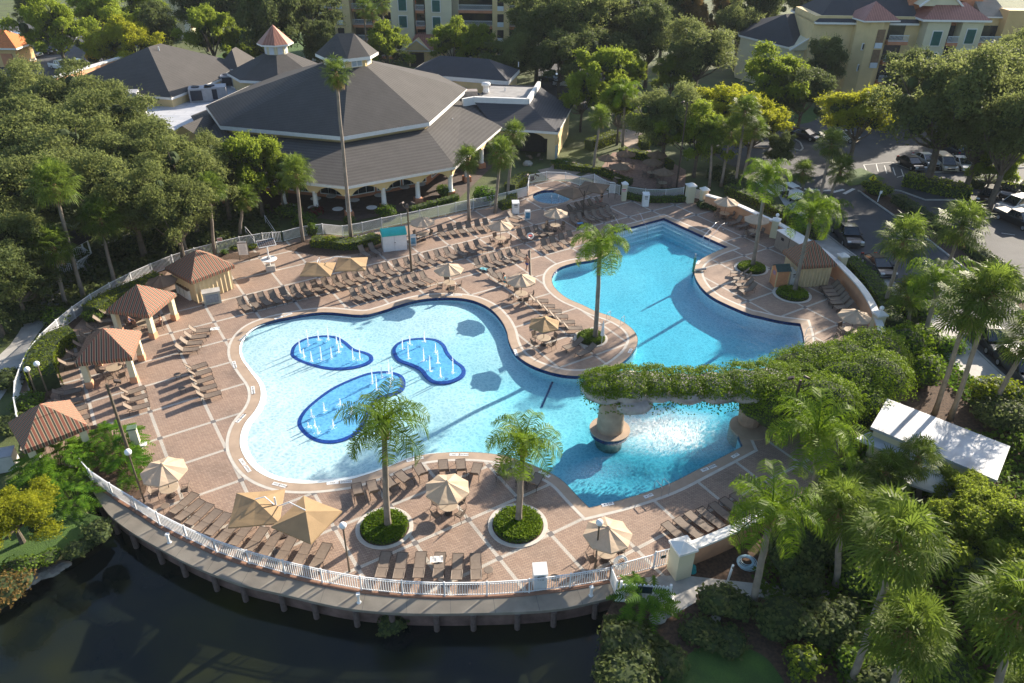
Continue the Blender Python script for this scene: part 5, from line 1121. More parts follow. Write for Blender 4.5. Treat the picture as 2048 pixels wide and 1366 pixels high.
cwall([xy(p) for p in wallR[7:]], WH, 'tall curving peach wall with white cap beside the row of shaded loungers')
cwall([xy(p) for p in wallB], 1.5, 'low peach wall with white cap below the seven shaded loungers at the lower right')
def pillar(u, v, w_, h_, lb, m=M_STUC2, capm=M_TRIM, ball=False, rz=.3):
    g = G(u, v); r_ = empty('pillar', lb, 'pillar', (g.x, g.y, 0), rz, 'cream gate and wall pillars')
    MB().box((0, 0, h_/2), (w_, w_, h_)).build('shaft', m, r_); c = MB().box((0, 0, h_+.06), (w_+.22, w_+.22, .14)); s = (w_+.1)/2
    c.add([(-s, -s, h_+.13), (s, -s, h_+.13), (s, s, h_+.13), (-s, s, h_+.13), (0, 0, h_+.42)], [(0, 1, 4), (1, 2, 4), (2, 3, 4), (3, 0, 4)]); c.build('cap', capm, r_)
    if ball: MB().sphere((0, 0, h_+.62), .2, 14, 10).build('globe', M_GLOBE, r_, smooth=True)
M_GLOBE = mat('white_globe', (.85, .85, .83), .3, 1, .02)
pillar(1357,1145,1.0,2.1,'thick cream pillar at the lower gate end of the low peach wall',rz=.35); pillar(1378,404,.9,2.1,'cream pillar left of the small white gate',rz=.2); pillar(1405,409,.75,1.9,'cream pillar right of the small white gate',rz=.2)
pillar(1546,474,.7,2.0,'cream pillar with globe lamp between peach wall and grey lockers',ball=True,rz=-.5); pillar(1677,548,.7,2.0,'cream pillar behind the striped cabana corner',rz=.2); pillar(1748,668,.8,2.0,'cream pillar with globe lamp at the low end of the curving wall',ball=True,rz=.2)
pillar(1247,401,.55,2.1,'slim cream post carrying a red and white notice in the pool fence',rz=.1)
# ---------------------------------------------------------------- fences: posts, rails and pickets
M_FENCE = mat('fence_white', (.74, .75, .76), .45, 3, .05)
def fence(name, pts, h, lb, cat='fence', step=.13, group=None, post=2.4, toprail=False, z0=0.06, w_=.035, zb=0):
    pts = [xy(p) for p in pts]; root = empty(name, lb, cat, (pts[0].x, pts[0].y, zb), 0, group); o_ = pts[0]
    Lt = sum((b-a).length for a, b in zip(pts, pts[1:])); ns = max(1, round(Lt/post)); nodes_ = resample(pts, ns+1)
    for i, p in enumerate(nodes_):
        MB().box((p.x-o_.x, p.y-o_.y, (h+.06)/2), (.08, .08, h+.06), 0).build('post', M_FENCE, root)
    for i in range(ns):
        a, b = nodes_[i], nodes_[i+1]; d = b-a; L_ = d.length; d.normalize(); ang = math.atan2(d.y, d.x); c = (a+b)/2-o_; mb = MB()
        mb.box((c.x, c.y, h-.03), (L_, .06, .04), ang).box((c.x, c.y, .12), (L_, .04, .035), ang)
        if toprail: mb.box((c.x, c.y, h-.17), (L_, .035, .035), ang)
        for k in range(1, int(L_/step)): p = a+d*k*step-o_; mb.box((p.x, p.y, (h+z0)/2), (w_, w_, h-z0-.04), ang)
        mb.build('panel', M_FENCE, root)
    return root
fl_ = smooth_closed([xy(p) for p in fence_left], 4, closed=False)
fence('pool_fence', fl_, FT, 'long white picket fence curving up the left side of the deck')
fence('pool_fence', fence_mid, FT, 'white picket fence zigzagging in front of the arcade')
fence('pool_fence', fence_top, FT, 'white picket fence bending round the small spa'); fence('pool_fence', fence_top2, FT, 'white picket fence between the notice post and the gate pillar')
fence('pool_gate', [G(523,466,FT), G(564,463,FT)], FT, 'white gate in the fence behind the solar stand', 'gate', .16, post=1.4, w_=.05)
fence('pool_gate', [G(1014,384,FT), G(1055,373,FT)], FT, 'white gate near the spa beside the white bin', 'gate', .14, post=2.5, w_=.06)
fence('pool_gate', [G(1055,373,FT), G(1059,349.5,FT)], FT, 'white fence return beside the spa gate', 'fence'); fence('pool_gate', [G(1384,377,FT), G(1402,380,FT)], FT, 'small white gate between the two cream pillars', 'gate', .1, post=1.5, w_=.06)
rl = smooth_closed([xy(p) for p in rail], 3, closed=False)
fence('lake_railing', rl, 1.1, 'long white railing curving along the boardwalk above the lake', 'railing', .14, post=2.3, toprail=True, w_=.034)
c1 = G(1219,1161); fence('lake_railing', [c1, G(1306,1137)], 1.2, 'white railing from the boardwalk corner to the lower gate', 'railing', .14, post=2.0)
fence('pool_gate', [G(1307,1137), G(1337,1129)], 1.35, 'white gate leaf beside the thick cream pillar', 'gate', .16, post=1.4, w_=.05); fence('lake_railing', [c1, G(1231,1192)], 1.2, 'short white railing return at the boardwalk corner', 'railing', .12, post=1.6)
g = G(1232,1191); fence('lake_railing', [G(186,964), G(168,944)], 1.1, 'short railing across the shrub end of the boardwalk', 'railing', .14, post=1.3)
# picket fence carrying the dark notice
a, b = xy(G(1240,1190)), xy(G(1338,1197)); d = (b-a).normalized(); ang = math.atan2(d.y, d.x); L_ = (b-a).length
r_ = empty('picket_fence', 'short white picket fence with rounded tops and a dark green notice', 'fence', (a.x, a.y, 0), ang)
mb = MB(); mb.box((L_/2, 0, .85), (L_, .05, .09)).box((L_/2, 0, .3), (L_, .05, .09))
for i in range(14): x = L_*i/13; mb.box((x, -.05, .52), (.11, .03, .95)); mb.lathe([(.055, 0), (.04, .05), (0.001, .07)], (x, -.05, .995), 8)
mb.build('pickets', M_FENCE, r_)
for x in (0, L_): MB().box((x, .02, .55), (.13, .13, 1.1)).add([(-.3+x, -.45, 0), (.3+x, -.45, 0), (.3+x, .45, 0), (-.3+x, .45, 0), (x-.1, -.1, .25), (x+.1, -.1, .25), (x+.1, .1, .25), (x-.1, .1, .25)], [(0, 1, 5, 4), (1, 2, 6, 5), (2, 3, 7, 6), (3, 0, 4, 7), (4, 5, 6, 7)]).build('post', M_FENCE, r_)
bd = MB().box((L_*.42, -.10, .66), (L_*.42, .03, .5)).build('notice', mat('notice_dark_green', (.012, .045, .05), .4), r_)
# gazebos: striped awning roofs
def awning_mat():
    m, n, b = nodes('striped_awning'); uv = n.nodes.new('ShaderNodeUVMap'); sx = n.nodes.new('ShaderNodeSeparateXYZ'); L(n, uv.outputs[0], sx.inputs[0])
    f = math_n(n, 'FRACT', math_n(n, 'MULTIPLY', sx.outputs[0], 2.9))
    r = ramp(n, f, [(0, (.27, .09, .055)), (.36, (.46, .34, .22)), (.50, (.05, .05, .035)), (.80, (.46, .34, .22)), (.90, (.27, .09, .055))], 'CONSTANT')
    L(n, r.outputs[0], b.inputs['Base Color']); b.inputs['Roughness'].default_value = .8
    t = n.nodes.new('ShaderNodeBsdfTranslucent'); L(n, r.outputs[0], t.inputs[0]); mx = n.nodes.new('ShaderNodeMixShader'); mx.inputs[0].default_value = .12; L(n, b.outputs[0], mx.inputs[1]); L(n, t.outputs[0], mx.inputs[2]); L(n, mx.outputs[0], n.nodes['Material Output'].inputs[0]); return m
M_AWN = awning_mat(); M_CURT = mat('canvas_curtain', (.60, .47, .28), .85, 1.5, .1, .3, 4)
def gazebo(name, corners, lb, closed=False, ze=2.5, zt=4.15, gz=0):
    """corners: three visible eave corners (left, front, right) as pixels; the fourth completes the square"""
    c = [xy(G(u, v, ze)) for u, v in corners]; c.append(c[0]+c[2]-c[1]); cen = sum(c, Vector((0, 0)))/4; s = sum((p-cen).length for p in c)/4
    d = [(p-cen) for p in c]; an = []
    for k, q in enumerate(d):
        a = math.atan2(q.y, q.x)-k*math.pi/2; an.append(a)
    ref = an[0]; an = [ref+((a-ref+math.pi) % (2*math.pi)-math.pi) for a in an]; ph = sum(an)/4
    root = empty(name, lb, 'gazebo' if not closed else 'cabana', (cen.x, cen.y, 0), ph, 'cabanas with striped awning roofs'); sq = [Vector((s*math.cos(k*math.pi/2), s*math.sin(k*math.pi/2))) for k in range(4)]
    mb = MB(); t1 = .72
    def lay(a_, za, b_, zb):
        o = len(mb.v); mb.v.extend([(p.x*a_, p.y*a_, za) for p in sq]+[(p.x*b_, p.y*b_, zb) for p in sq])
        for k in range(4): mb.f.append((o+k, o+(k+1) % 4, o+4+(k+1) % 4, o+4+k))
    zk = ze+(zt-ze)*t1; lay(1, ze, .30, zk); lay(.36, zk-.06, .001, zt)
    lay(1.005, ze-.32, 1.0, ze)
    o = mb.build('awning', M_AWN, root); uv_roof(o.data)
    if closed:
        cb = MB(); K_ = 26; q = [p*.84 for p in sq]; pts = []
        for k in range(4):
            for i in range(K_): p = q[k].lerp(q[(k+1) % 4], i/K_); nn = (q[(k+1) % 4]-q[k]).normalized(); nn = Vector((nn.y, -nn.x)); pts.append(p+nn*.06*math.sin(i*2.1+k))
        skirt(cb, pts, .03, ze-.05); cb.build('curtain', M_CURT, root)
    else:
        for k in range(4):
            p = sq[k]*.80; cl = MB().box((p.x, p.y, 1.25), (.42, .42, 2.5), math.pi/4).build('column', M_STUC2, root); MB().box((p.x, p.y, .28), (.52, .52, .56), math.pi/4).build('plinth', M_PEACH, cl)
        cb = MB()
        for k in range(4): cb.quadwall(sq[k]*.8, sq[(k+1) % 4]*.8, 2.2, 2.5, .2)
        cb.build('beam', M_STUC2, root)
    return root
gz = [gazebo('gazebo', [(217,619),(297.6,633),(346,587)], 'open striped gazebo where people sit, below the curtained cabana'),
 gazebo('gazebo', [(157,725),(262.9,718.4),(274,662.8)], 'open striped gazebo in the middle of the left row, dark stripes toward us'),
 gazebo('gazebo', [(20.9,840.8),(52.9,902),(171,854.7)], 'lowest striped gazebo, half hidden by philodendrons'),
 gazebo('cabana', [(336,530),(393.6,563.7),(463,534.5)], 'curtained striped cabana beside the grey bar cart', True),
 gazebo('cabana', [(1564.8,499.3),(1603,532.9),(1675.5,529)], 'curtained striped cabana at the curving wall on the right', True, zt=4.3)]
# garden gazebo frame and its railing
g = G(150,538); r_ = empty('garden_gazebo', 'white lattice garden gazebo in shade among the oaks', 'gazebo', (g.x-1, g.y+1, 0), .3); mb = MB(); 
for k in range(6): a = k*math.pi/3; MB().box((2.2*math.cos(a), 2.2*math.sin(a), 1.3), (.14, .14, 2.6), a).build('post', M_FENCE, r_)
for k in range(6):
    a, b = k*math.pi/3, (k+1)*math.pi/3; p, q = Vector((2.2*math.cos(a), 2.2*math.sin(a))), Vector((2.2*math.cos(b), 2.2*math.sin(b))); mb.quadwall(p, q, .9, 1.0, .08); mb.quadwall(p, q, 2.35, 2.6, .1)
    for i in range(1, 12): c = p.lerp(q, i/12); mb.box((c.x, c.y, .5), (.05, .05, .9), a)
mb.build('railing', M_FENCE, r_); MB().lathe([(2.7, 0), (0.01, 1.4)], (0, 0, 2.6), 6).build('roof', M_SHIN2, r_); MB().lathe([(2.5, -.02), (2.5, .12)], (0, 0, 0), 6).build('floor', M_CONC, r_)
# white shed at the lower right
c = [xy(G(u, v, 2.9)) for u, v in [(1741,854.7),(1994,962),(2020,893.7),(1774.5,798)]]; r_ = empty('pump_shed', 'long white flat-roofed shed with palm shadows at the lower right', 'shed', (0, 0, 0)); cen = sum(c, Vector((0, 0)))/4
M_SHEDR = mat('stained_white_roof', (.42, .44, .46), .6, .5, .22, .2, 3)
MB().prism(c, 2.75, 2.95).build('roof', M_SHEDR, r_)
sm = MB()
for i in range(1, 9): p, q = c[0].lerp(c[1], i/9), c[3].lerp(c[2], i/9); sm.quadwall(p, q, 2.94, 2.985, .05)
sm.build('roof_seam', M_SHEDR, r_); MB().prism([p.lerp(cen, .06) for p in c], 0, 2.75).build('wall', M_STUC2, r_)
c2 = [xy(G(u, v, 2.3)) for u, v in [(1712,875),(1880,950),(1890,925),(1740,862)]]; MB().prism(c2, 2.1, 2.25).build('lower_roof', M_SHEDR, r_)
c3 = [xy(G(u, v, 2.2)) for u, v in [(1800,960),(1950,1010),(1975,985),(1850,930)]]; MB().prism(c3, 2.0, 2.15).build('lower_roof', M_SHEDR, r_)
# ================================================================ POOL FURNITURE
M_SLING = mat('brown_sling_mesh', (.175, .135, .105), .7, 5, .12, .3, 60); M_SLINGL = mat('tan_sling_mesh', (.36, .29, .215), .7, 5, .1)
M_FRAME = mat('bronze_frame', (.075, .055, .045), .5, 3, .15, metal=.3)
def make_lounger(tilt, nm):
    """foot at +x, head at -x, hinge at origin; 0.36 m seat"""
    root = empty('sun_lounger', 'lounger', 'sun lounger'); W_ = .64; h = .36; Ls = 1.22; Lb = .78; t = R(tilt); bx, bz = -math.cos(t)*Lb, h+math.sin(t)*Lb
    f = MB()
    for s in (-1, 1):
        y = s*W_/2; f.tube([(-.25, y, h-.01), (Ls, y, h-.01)], .022, 5); f.tube([(0, y*.94, h), (bx, y*.94, bz)], .02, 5)
        f.tube([(Ls-.08, y, h), (Ls-.02, y*1.05, 0)], .02, 5); f.tube([(-.18, y, h), (-.28, y*1.05, 0)], .02, 5)
        if tilt > 15: f.tube([(.02, y*1.06, h), (-.02, y*1.1, h+.2), (-.28, y*1.1, h+.21), (-.30, y*1.06, h)], .016, 5)
    f.tube([(Ls, -W_/2, h), (Ls, W_/2, h)], .02, 5); f.tube([(bx, -W_*.47, bz), (bx, W_*.47, bz)], .018, 5)
    f.build('frame', M_FRAME, root)
    def sl(a, b, name):
        mb = MB(); n_ = 5; vs = []
        for i in range(n_+1):
            k = i/n_; x = a[0]+(b[0]-a[0])*k; z_ = a[1]+(b[1]-a[1])*k-.025*math.sin(math.pi*k)
            vs += [(x, -W_*.46, z_+.012), (x, W_*.46, z_+.012), (x, -W_*.46, z_-.008), (x, W_*.46, z_-.008)]
        mb.v = vs
        for i in range(n_): o = i*4; mb.f += [(o, o+4, o+5, o+1), (o+2, o+3, o+7, o+6), (o, o+2, o+6, o+4), (o+1, o+5, o+7, o+3)]
        mb.f += [(0, 1, 3, 2), (n_*4, n_*4+2, n_*4+3, n_*4+1)]
        mb.build(name, M_SLING, root)
    sl((.02, h), (Ls-.03, h), 'seat'); sl((0, h), (bx, bz), 'backrest'); return Kind(root)
LK = {'up': make_lounger(52, 'up'), 'mid': make_lounger(32, 'mid'), 'flat': make_lounger(5, 'flat')}
def lg_place(kind, hp, fp, label, group, hz=.36):
    a, b = G(hp[0], hp[1], hz), G(fp[0], fp[1], hz); d = b-a; LK[kind].place((a.x, a.y, 0), math.atan2(d.y, d.x), label, group)
def lg_row(n_, kind, A, B, phrase, group, M=None):
    """n loungers between first and last; A and B are (hinge, foot) pixels; M a middle one"""
    pr = [(G(*q[0], .36), G(*q[1], .36)) for q in ((A, M, B) if M else (A, B))]
    for i in range(n_):
        t = i/(n_-1) if n_ > 1 else 0
        if M:
            l0, l1, l2 = (1-t)*(1-2*t), 4*t*(1-t), t*(2*t-1); h_ = pr[0][0]*l0+pr[1][0]*l1+pr[2][0]*l2; f_ = pr[0][1]*l0+pr[1][1]*l1+pr[2][1]*l2
        else: h_ = pr[0][0].lerp(pr[1][0], t); f_ = pr[0][1].lerp(pr[1][1], t)
        rr = random.Random(i*7+n_*13+int(A[0][0])); d = f_-h_
        LK[kind].place((h_.x+rr.uniform(-.05, .05), h_.y+rr.uniform(-.06, .06), 0), math.atan2(d.y, d.x)+rr.uniform(-.05, .05), phrase % ORD[i], group)
GL = 'brown mesh sun loungers round the pools'
lg_row(4, 'up', ((392.5,661.5),(426,657.5)), ((366.8,699),(401,697)), 'tan-backed lounger, %s down in the group of four right of the upper gazebo', GL)
lg_row(5, 'up', ((384,736),(418,725)), ((407.5,793.5),(443,784)), 'brown lounger, %s down in the group of five nearest the splash pool curve', GL)
lg_row(3, 'up', ((257,786),(291.5,774)), ((264,816.5),(300.6,807)), 'brown lounger, %s down in the group of three right of the middle gazebo', GL)
lg_row(6, 'up', ((201,643),(232,638)), ((134.6,727.5),(165,719)), 'lounger half hidden behind the gazebos, %s down along the clipped hedges', GL)
lg_row(1, 'up', ((214,628),(240,624)), ((214,628),(240,624)), 'lounger behind the upper gazebo roof, %s one by the long hedge', GL)
lg_row(4, 'mid', ((125.7,786),(162,778)), ((143,842),(181,831)), 'shaded lounger, %s down in the group above the lowest gazebo', GL)
lg_row(24, 'up', ((486,609.5),(501,622)), ((956,492.5),(974,501.5)), 'lounger facing the splash pool, %s from the left in the long back row', GL, ((724,552),(741,563)))
lg_row(9, 'up', ((709,591.5),(725,600.5)), ((848,557),(865,565.5)), 'lounger, %s from the left in the short front row above the splash pool', GL)
lg_row(6, 'up', ((956,530),(973,539)), ((1037,507.5),(1052,515)), 'lounger, %s from the left in the row left of the walking man', GL)
lg_row(6, 'up', ((882,463),(890,472)), ((973,449.5),(981,457.5)), 'shaded lounger, %s from the left in the row against the arcade fence', GL)
lg_row(4, 'up', ((1040.6,470.5),(1051,479)), ((1092,460.5),(1104.6,467)), 'shaded lounger, %s from the left in the row behind the lifebuoy pole', GL)
lg_row(4, 'up', ((1088,491.3),(1099,502)), ((1140,474),(1152,483)), 'shaded lounger, %s from the left in the row right of the lifebuoy pole', GL)
lg_row(5, 'up', ((1142,420.4),(1157.4,424)), ((1196.4,405),(1214.5,410)), 'dark lounger, %s from the left in the row nearest the spa', GL)
lg_row(6, 'up', ((1146.3,440),(1158,448)), ((1218.6,424.6),(1233,431.5)), 'dark lounger, %s from the left in the second row below the spa', GL)
lg_row(2, 'up', ((1025,433),(1044.8,438)), ((1020,446),(1039,450)), 'pale-backed lounger, %s one beside the white towel bin by the spa gate', GL)
lg_row(6, 'up', ((1069.5,601),(1097,601)), ((1136.3,655.5),(1165.5,654.5)), 'lounger, %s down in the row along the peninsula edge', GL)
lg_row(2, 'mid', ((1151.6,688),(1125,697)), ((1177,700),(1153,711)), 'lounger, %s one beside the round bed on the peninsula', GL)
lg_row(3, 'mid', ((988,549),(1009,560)), ((1022,566),(1044,576)), 'lounger, %s down in the group beside the seated woman in teal', GL)
lg_row(4, 'up', ((1486.7,546.7),(1454,542)), ((1500.5,578),(1475,583)), 'lounger, %s down in the group of four by the deep pool round bed', GL)
lg_row(6, 'up', ((1665,572.5),(1640,573.5)), ((1692,612),(1668,615)), 'shaded lounger, %s down in the row along the curving peach wall', GL)
lg_row(2, 'up', ((1476,443),(1459,448)), ((1491.5,449.5),(1473,454)), 'shaded lounger, %s one between the two umbrellas at the peach wall', GL)
lg_row(12, 'flat', ((361,1012),(381,996)), ((639,1118),(653,1090)), 'flat brown lounger, %s from the left in the row along the lake railing', GL, ((468,1069),(486,1048)))
lg_row(6, 'flat', ((764,1135),(771,1107)), ((952.8,1140),(953,1112)), 'flat lounger, %s from the left in the row of six at the bottom railing', GL)
lg_row(7, 'flat', ((1357,1068),(1337,1050)), ((1495,1010),(1475,994)), 'dark flat lounger, %s from the left in the shaded row inside the low peach wall', GL)
lg_row(2, 'up', ((725,504),(742,516)), ((745.8,499.5),(761,509)), 'lounger, %s one left of the turquoise-roofed locker', GL)
for i, (h_, f_) in enumerate([((718,991),(713,970)),((749,985),(742,962)),((787,974),(771,955)),((816,962),(796,944)),((846,950),(834,929)),((888,943),(886,922)),((923,942),(921,922)),((949,950),(955,930)),((1004,953),(1011,936)),((1044,962),(1052,945)),((1066,970),(1076,953))]):
    lg_place('up', h_, f_, 'lounger facing the water, %s from the left in the arc below the splash pool' % ORD[i], GL)
for i, (u, v, c, lb, rz) in enumerate([(1196,403,(.45,.13,.10),'red towel left on a dark lounger near the spa',.3),(1160,446,(.10,.25,.45),'blue towel on the second row below the spa',.4),(430,657,(.62,.62,.60),'white towel folded on the top lounger right of the upper gazebo',.2),(968,537,(.12,.35,.40),'teal towel on the first lounger left of the walking man',-.4),(873,1118,(.60,.58,.55),'pale towel lying on the third lounger of the bottom six',.1)]):
    g = G(u, v, .4); mb = MB()
    for a in range(7):
        for b in range(5): mb.v.append(((a/6-.5)*.75, (b/4-.5)*.5, .02+.02*math.sin(a*1.9+b)+.012*math.cos(b*2.3)))
    for a in range(6):
        for b in range(4): k = a*5+b; mb.f.append((k, k+5, k+6, k+1))
    o = mb.build('towel', mat('towel_cloth', c, .9, 6, .15), loc=(g.x, g.y, .37)); o.rotation_euler = (0, 0, rz); tag(o, lb, 'towel')
# ---- umbrellas
M_CAN = mat('beige_canopy', (.60, .47, .34), .8, 1.5, .07); M_CANT = mat('tan_canopy', (.42, .29, .16), .8, 1.5, .08); M_CAND = mat('dark_canopy', (.24, .165, .11), .85, 1.5, .1)
for m_ in (M_CAN, M_CANT, M_CAND):
    n = m_.node_tree; b = n.nodes['Principled BSDF']; t = n.nodes.new('ShaderNodeBsdfTranslucent'); src = b.inputs['Base Color'].links[0].from_socket; n.links.new(src, t.inputs[0]); mx = n.nodes.new('ShaderNodeMixShader'); mx.inputs[0].default_value = .28
    n.links.new(b.outputs[0], mx.inputs[1]); n.links.new(t.outputs[0], mx.inputs[2]); n.links.new(mx.outputs[0], n.nodes['Material Output'].inputs[0])
def canopy(mb, rad, ze, zt, n_, ph=0, sag=.10, c=(0, 0)):
    """panels hang slightly between ribs"""
    o = len(mb.v); K_ = 4
    mb.v.append((c[0], c[1], zt)); 
    for j in range(1, K_+1):
        t = j/K_
        for k in range(2*n_):
            a = ph+math.pi*k/n_; mid = k % 2; rr = rad*t*((math.cos(math.pi/n_)*.985) if mid else 1); zz = zt+(ze-zt)*t-(sag*math.sin(math.pi*t*.8) if mid else 0)*.6
            mb.v.append((c[0]+rr*math.cos(a), c[1]+rr*math.sin(a), zz))
    N2 = 2*n_
    for k in range(N2): mb.f.append((o, o+1+k, o+1+(k+1) % N2))
    for j in range(K_-1):
        for k in range(N2): a = o+1+j*N2; mb.f.append((a+k, a+N2+k, a+N2+(k+1) % N2, a+(k+1) % N2))
    # small valance
    a = o+1+(K_-1)*N2; o2 = len(mb.v)
    for k in range(N2): x, y, z_ = mb.v[a+k]; mb.v.append((x, y, z_-.10))
    for k in range(N2): mb.f.append((a+k, o2+k, o2+(k+1) % N2, a+(k+1) % N2))
def make_umb(sides, rad, m, ze=2.1, zt=2.65):
    root = empty('market_umbrella', 'u', 'umbrella'); mb = MB(); canopy(mb, rad, ze, zt, sides, .2 if sides != 4 else .6); mb.build('canopy', m, root)
    MB().tube([(0, 0, .0), (0, 0, zt+.1)], .024, 6).build('pole', M_FRAME, root); MB().lathe([(.25, 0), (.25, .06), (.06, .12)], (0, 0, .01), 14).build('base', M_FRAME, root)
    rb = MB()
    for k in range(sides): a = (.2 if sides != 4 else .6)+2*math.pi*k/sides; rb.tube([(0, 0, zt-.1), (rad*.97*math.cos(a), rad*.97*math.sin(a), ze-.03)], .012, 4)
    rb.build('ribs', M_FRAME, root); MB().lathe([(.16, 0), (.1, .08), (.02, .14)], (0, 0, zt-.02), 10).build('vent_cap', m, root); return Kind(root)
UK = {'oct': make_umb(8, 1.42, M_CAN), 'dark': make_umb(8, 1.4, M_CAND), 'sq': make_umb(6, 1.4, M_CANT)}
def make_table():
    root = empty('patio_table', 't', 'table'); MB().lathe([(.58, 0), (.60, .02), (.58, .035)], (0, 0, .70), 22).build('tabletop', M_SLINGL, root)
    l = MB()
    for k in range(4): a = k*math.pi/2+.4; l.tube([(.12*math.cos(a), .12*math.sin(a), .69), (.14*math.cos(a), .14*math.sin(a), .35), (.34*math.cos(a), .34*math.sin(a), .01)], .02, 5)
    l.build('base', M_FRAME, root); return Kind(root)
def make_chair():
    """seat at origin, facing +x"""
    root = empty('patio_chair', 'c', 'chair'); f = MB()
    for s in (-1, 1): y = s*.26; f.tube([(.24, y, 0), (.22, y, .62), (-.2, y, .64), (-.3, y, .9)], .016, 5); f.tube([(-.3, y, 0), (-.2, y, .42), (.23, y, .43)], .016, 5)
    f.tube([(-.3, -.26, .9), (-.3, .26, .9)], .016, 5).tube([(.23, -.26, .43), (.23, .26, .43)], .016, 5); f.build('frame', M_FRAME, root)
    MB().box((.0, 0, .43), (.46, .48, .02)).build('seat', M_SLING, root); MB().box((-.25, 0, .68), (.02, .48, .44), 0, 0, -.25).build('backrest', M_SLING, root); return Kind(root)
TK, CK = make_table(), make_chair()
UG, TG, CG = 'octagonal beige umbrellas over the tables', 'round patio tables under umbrellas', 'brown patio chairs round the tables'
for i, (gx, gy, kd, lb, nch, ang0, rs) in enumerate([
 (343,992,'oct','the corner bed by the boardwalk',3,.3,0),(897,1027,'oct','the arc of loungers below the splash pool',4,.8,0),(1210,1120,'oct','the boardwalk corner and globe lamp',4,.5,0),(1042,600,'oct','the teal-clad woman on the peninsula neck',4,.2,0),
 (1087,690,'sq','the middle of the peninsula',4,.6,0),(899,578,'oct','the gap right of the short front lounger row',4,.1,0),(847,480,'oct','the turquoise-roofed locker',3,.9,0),(1001,488,'oct','the row left of the walking man',4,.4,0),(1110,462,'oct','the lifebuoy pole',4,.7,0),
 (1447,438,'oct','the dark low shrubs at the peach wall',4,.2,0),(1507,474,'oct','the pillar with globe at the peach wall',3,.5,0),(1698,674,'oct','the low end of the curving wall',4,.3,0)]):
    g = G(gx, gy); UK[kd].place((g.x, g.y, 0), i*.31, ('square-looking tan' if kd == 'sq' else 'beige octagonal')+' umbrella over the table near '+lb, UG)
    TK.place((g.x, g.y, 0), i*.4, 'round patio table near '+lb, TG)
    for k in range(nch):
        a = ang0+k*2*math.pi/4+(.2 if k % 2 else -.1); CK.place((g.x+.92*math.cos(a), g.y+.92*math.sin(a), 0), a+math.pi, '%s patio chair at the table near %s' % (['right', 'far', 'left', 'near'][k], lb), CG)
g = G(333,603); UK['dark'].place((g.x, g.y, 0), .3, 'greyish umbrella between the upper gazebo and the curtained cabana', 'dark umbrellas')
for i, (u, v, lb) in enumerate([(1249,338,'leftmost dark umbrella on the patio beyond the fence'),(1213,347,'dark umbrella by the terrace walk'),(1237,365,'dark umbrella closest to the fence notice post'),(1302,355,'dark umbrella in the middle of the patio beyond the fence'),(1324,376,'lowest dark umbrella on the patio beyond the fence'),(1311,340,'dark umbrella beside the curved hedge')]):
    g = G(u, v); UK['dark'].place((g.x, g.y, 0), i, lb, 'dark umbrellas'); TK.place((g.x, g.y, 0), i, 'shaded patio table under the '+lb.replace('umbrella', 'canopy'), TG)
    for k in range(3): a = k*2.1+i; CK.place((g.x+.9*math.cos(a), g.y+.9*math.sin(a), 0), a+math.pi, ['right', 'left', 'near'][k]+' chair at the '+lb.replace('umbrella', 'canopy'), 'shaded chairs on the patio beyond the fence')
for i, (u, v) in enumerate([(744.5,427),(677,430),(582,424),(628,427),(633,405+4),(710,412),(664,404),(774,390),(842,380),(760,402),(900,392),(810,386)]):
    g = G(u, v); r_ = empty('bistro_table', 'pale round bistro table, %s from the left in the arcade shade' % ORD[sorted([744.5,677,582,628,633,710,664,774,842,760,900,810]).index(u)], 'table', (g.x, g.y, .03), 0, 'pale round tables under the arcade')
    MB().lathe([(.62, 0), (.64, .025), (.62, .04)], (0, 0, .72), 20).build('tabletop', M_WHITE, r_); MB().lathe([(.28, 0), (.04, .05), (.04, .72)], (0, 0, 0), 10).build('base', M_FRAME, r_)
for i, (u, v) in enumerate([(1055,318),(1062,322),(1076,318),(1082,325)]): g = G(u, v); CK.place((g.x, g.y, 0), 1.0*i, 'wooden-looking chair inside the dark porch, %s from the left' % ORD[i], 'chairs in the dark porch')
# white closed umbrella on the peninsula
g = G(1203,690); r_ = empty('closed_umbrella', 'closed white umbrella standing in the round bed on the peninsula', 'umbrella', (g.x, g.y, 0)); MB().lathe([(.05, .9), (.17, 1.0), (.12, 1.7), (.03, 2.3)], (0, 0, 0), 8).build('canopy', M_WHITE, r_); MB().tube([(0, 0, 0), (0, 0, 2.4)], .025, 6).build('pole', M_WHITE, r_)
# double cantilever parasols
def double_cant(base, cA, cB, zc, lb, m, sd=1.5, mm=None):
    mm = mm or M_FENCE
    g = G(*base); root = empty('cantilever_parasol', lb, 'umbrella', (g.x, g.y, 0), 0, 'double cantilever parasols'); MB().tube([(0, 0, 0), (0, 0, zc+.25)], .06, 6).build('mast', mm, root); MB().box((0, 0, .04), (.8, .8, .08), .4).build('base_plate', M_FRAME, root)
    for k, cc in enumerate((cA, cB)):
        q = G(*cc, zc)-Vector((g.x, g.y, 0)); mb = MB(); ang = math.atan2(q.y, q.x)
        canopy(mb, sd*1.414, zc-.45, zc+.12, 4, ang+math.pi/4, .06, (q.x, q.y)); cp = mb.build('canopy', m, root)
        rb = MB()
        for j in range(8): a = ang+j*math.pi/4; rr = sd*1.38 if j % 2 else sd*.97; rb.tube([(q.x, q.y, zc), (q.x+rr*math.cos(a), q.y+rr*math.sin(a), zc-.5)], .013, 4)
        rb.build('ribs', M_FRAME, cp); MB().tube([(0, 0, zc-.5), (q.x*.5, q.y*.5, zc+.35), (q.x, q.y, zc+.22)], .035, 5).build('arm', mm, root)
    return root
double_cant((564,1068), (512,1004), (612,1026), 2.75, 'pair of square tan canopies on one mast above the railing loungers', M_CANT, 1.42)
double_cant((646,572), (635,529), (702,519), 2.75, 'pair of square tan canopies on one mast over the long lounger row', M_CANT, 1.42)
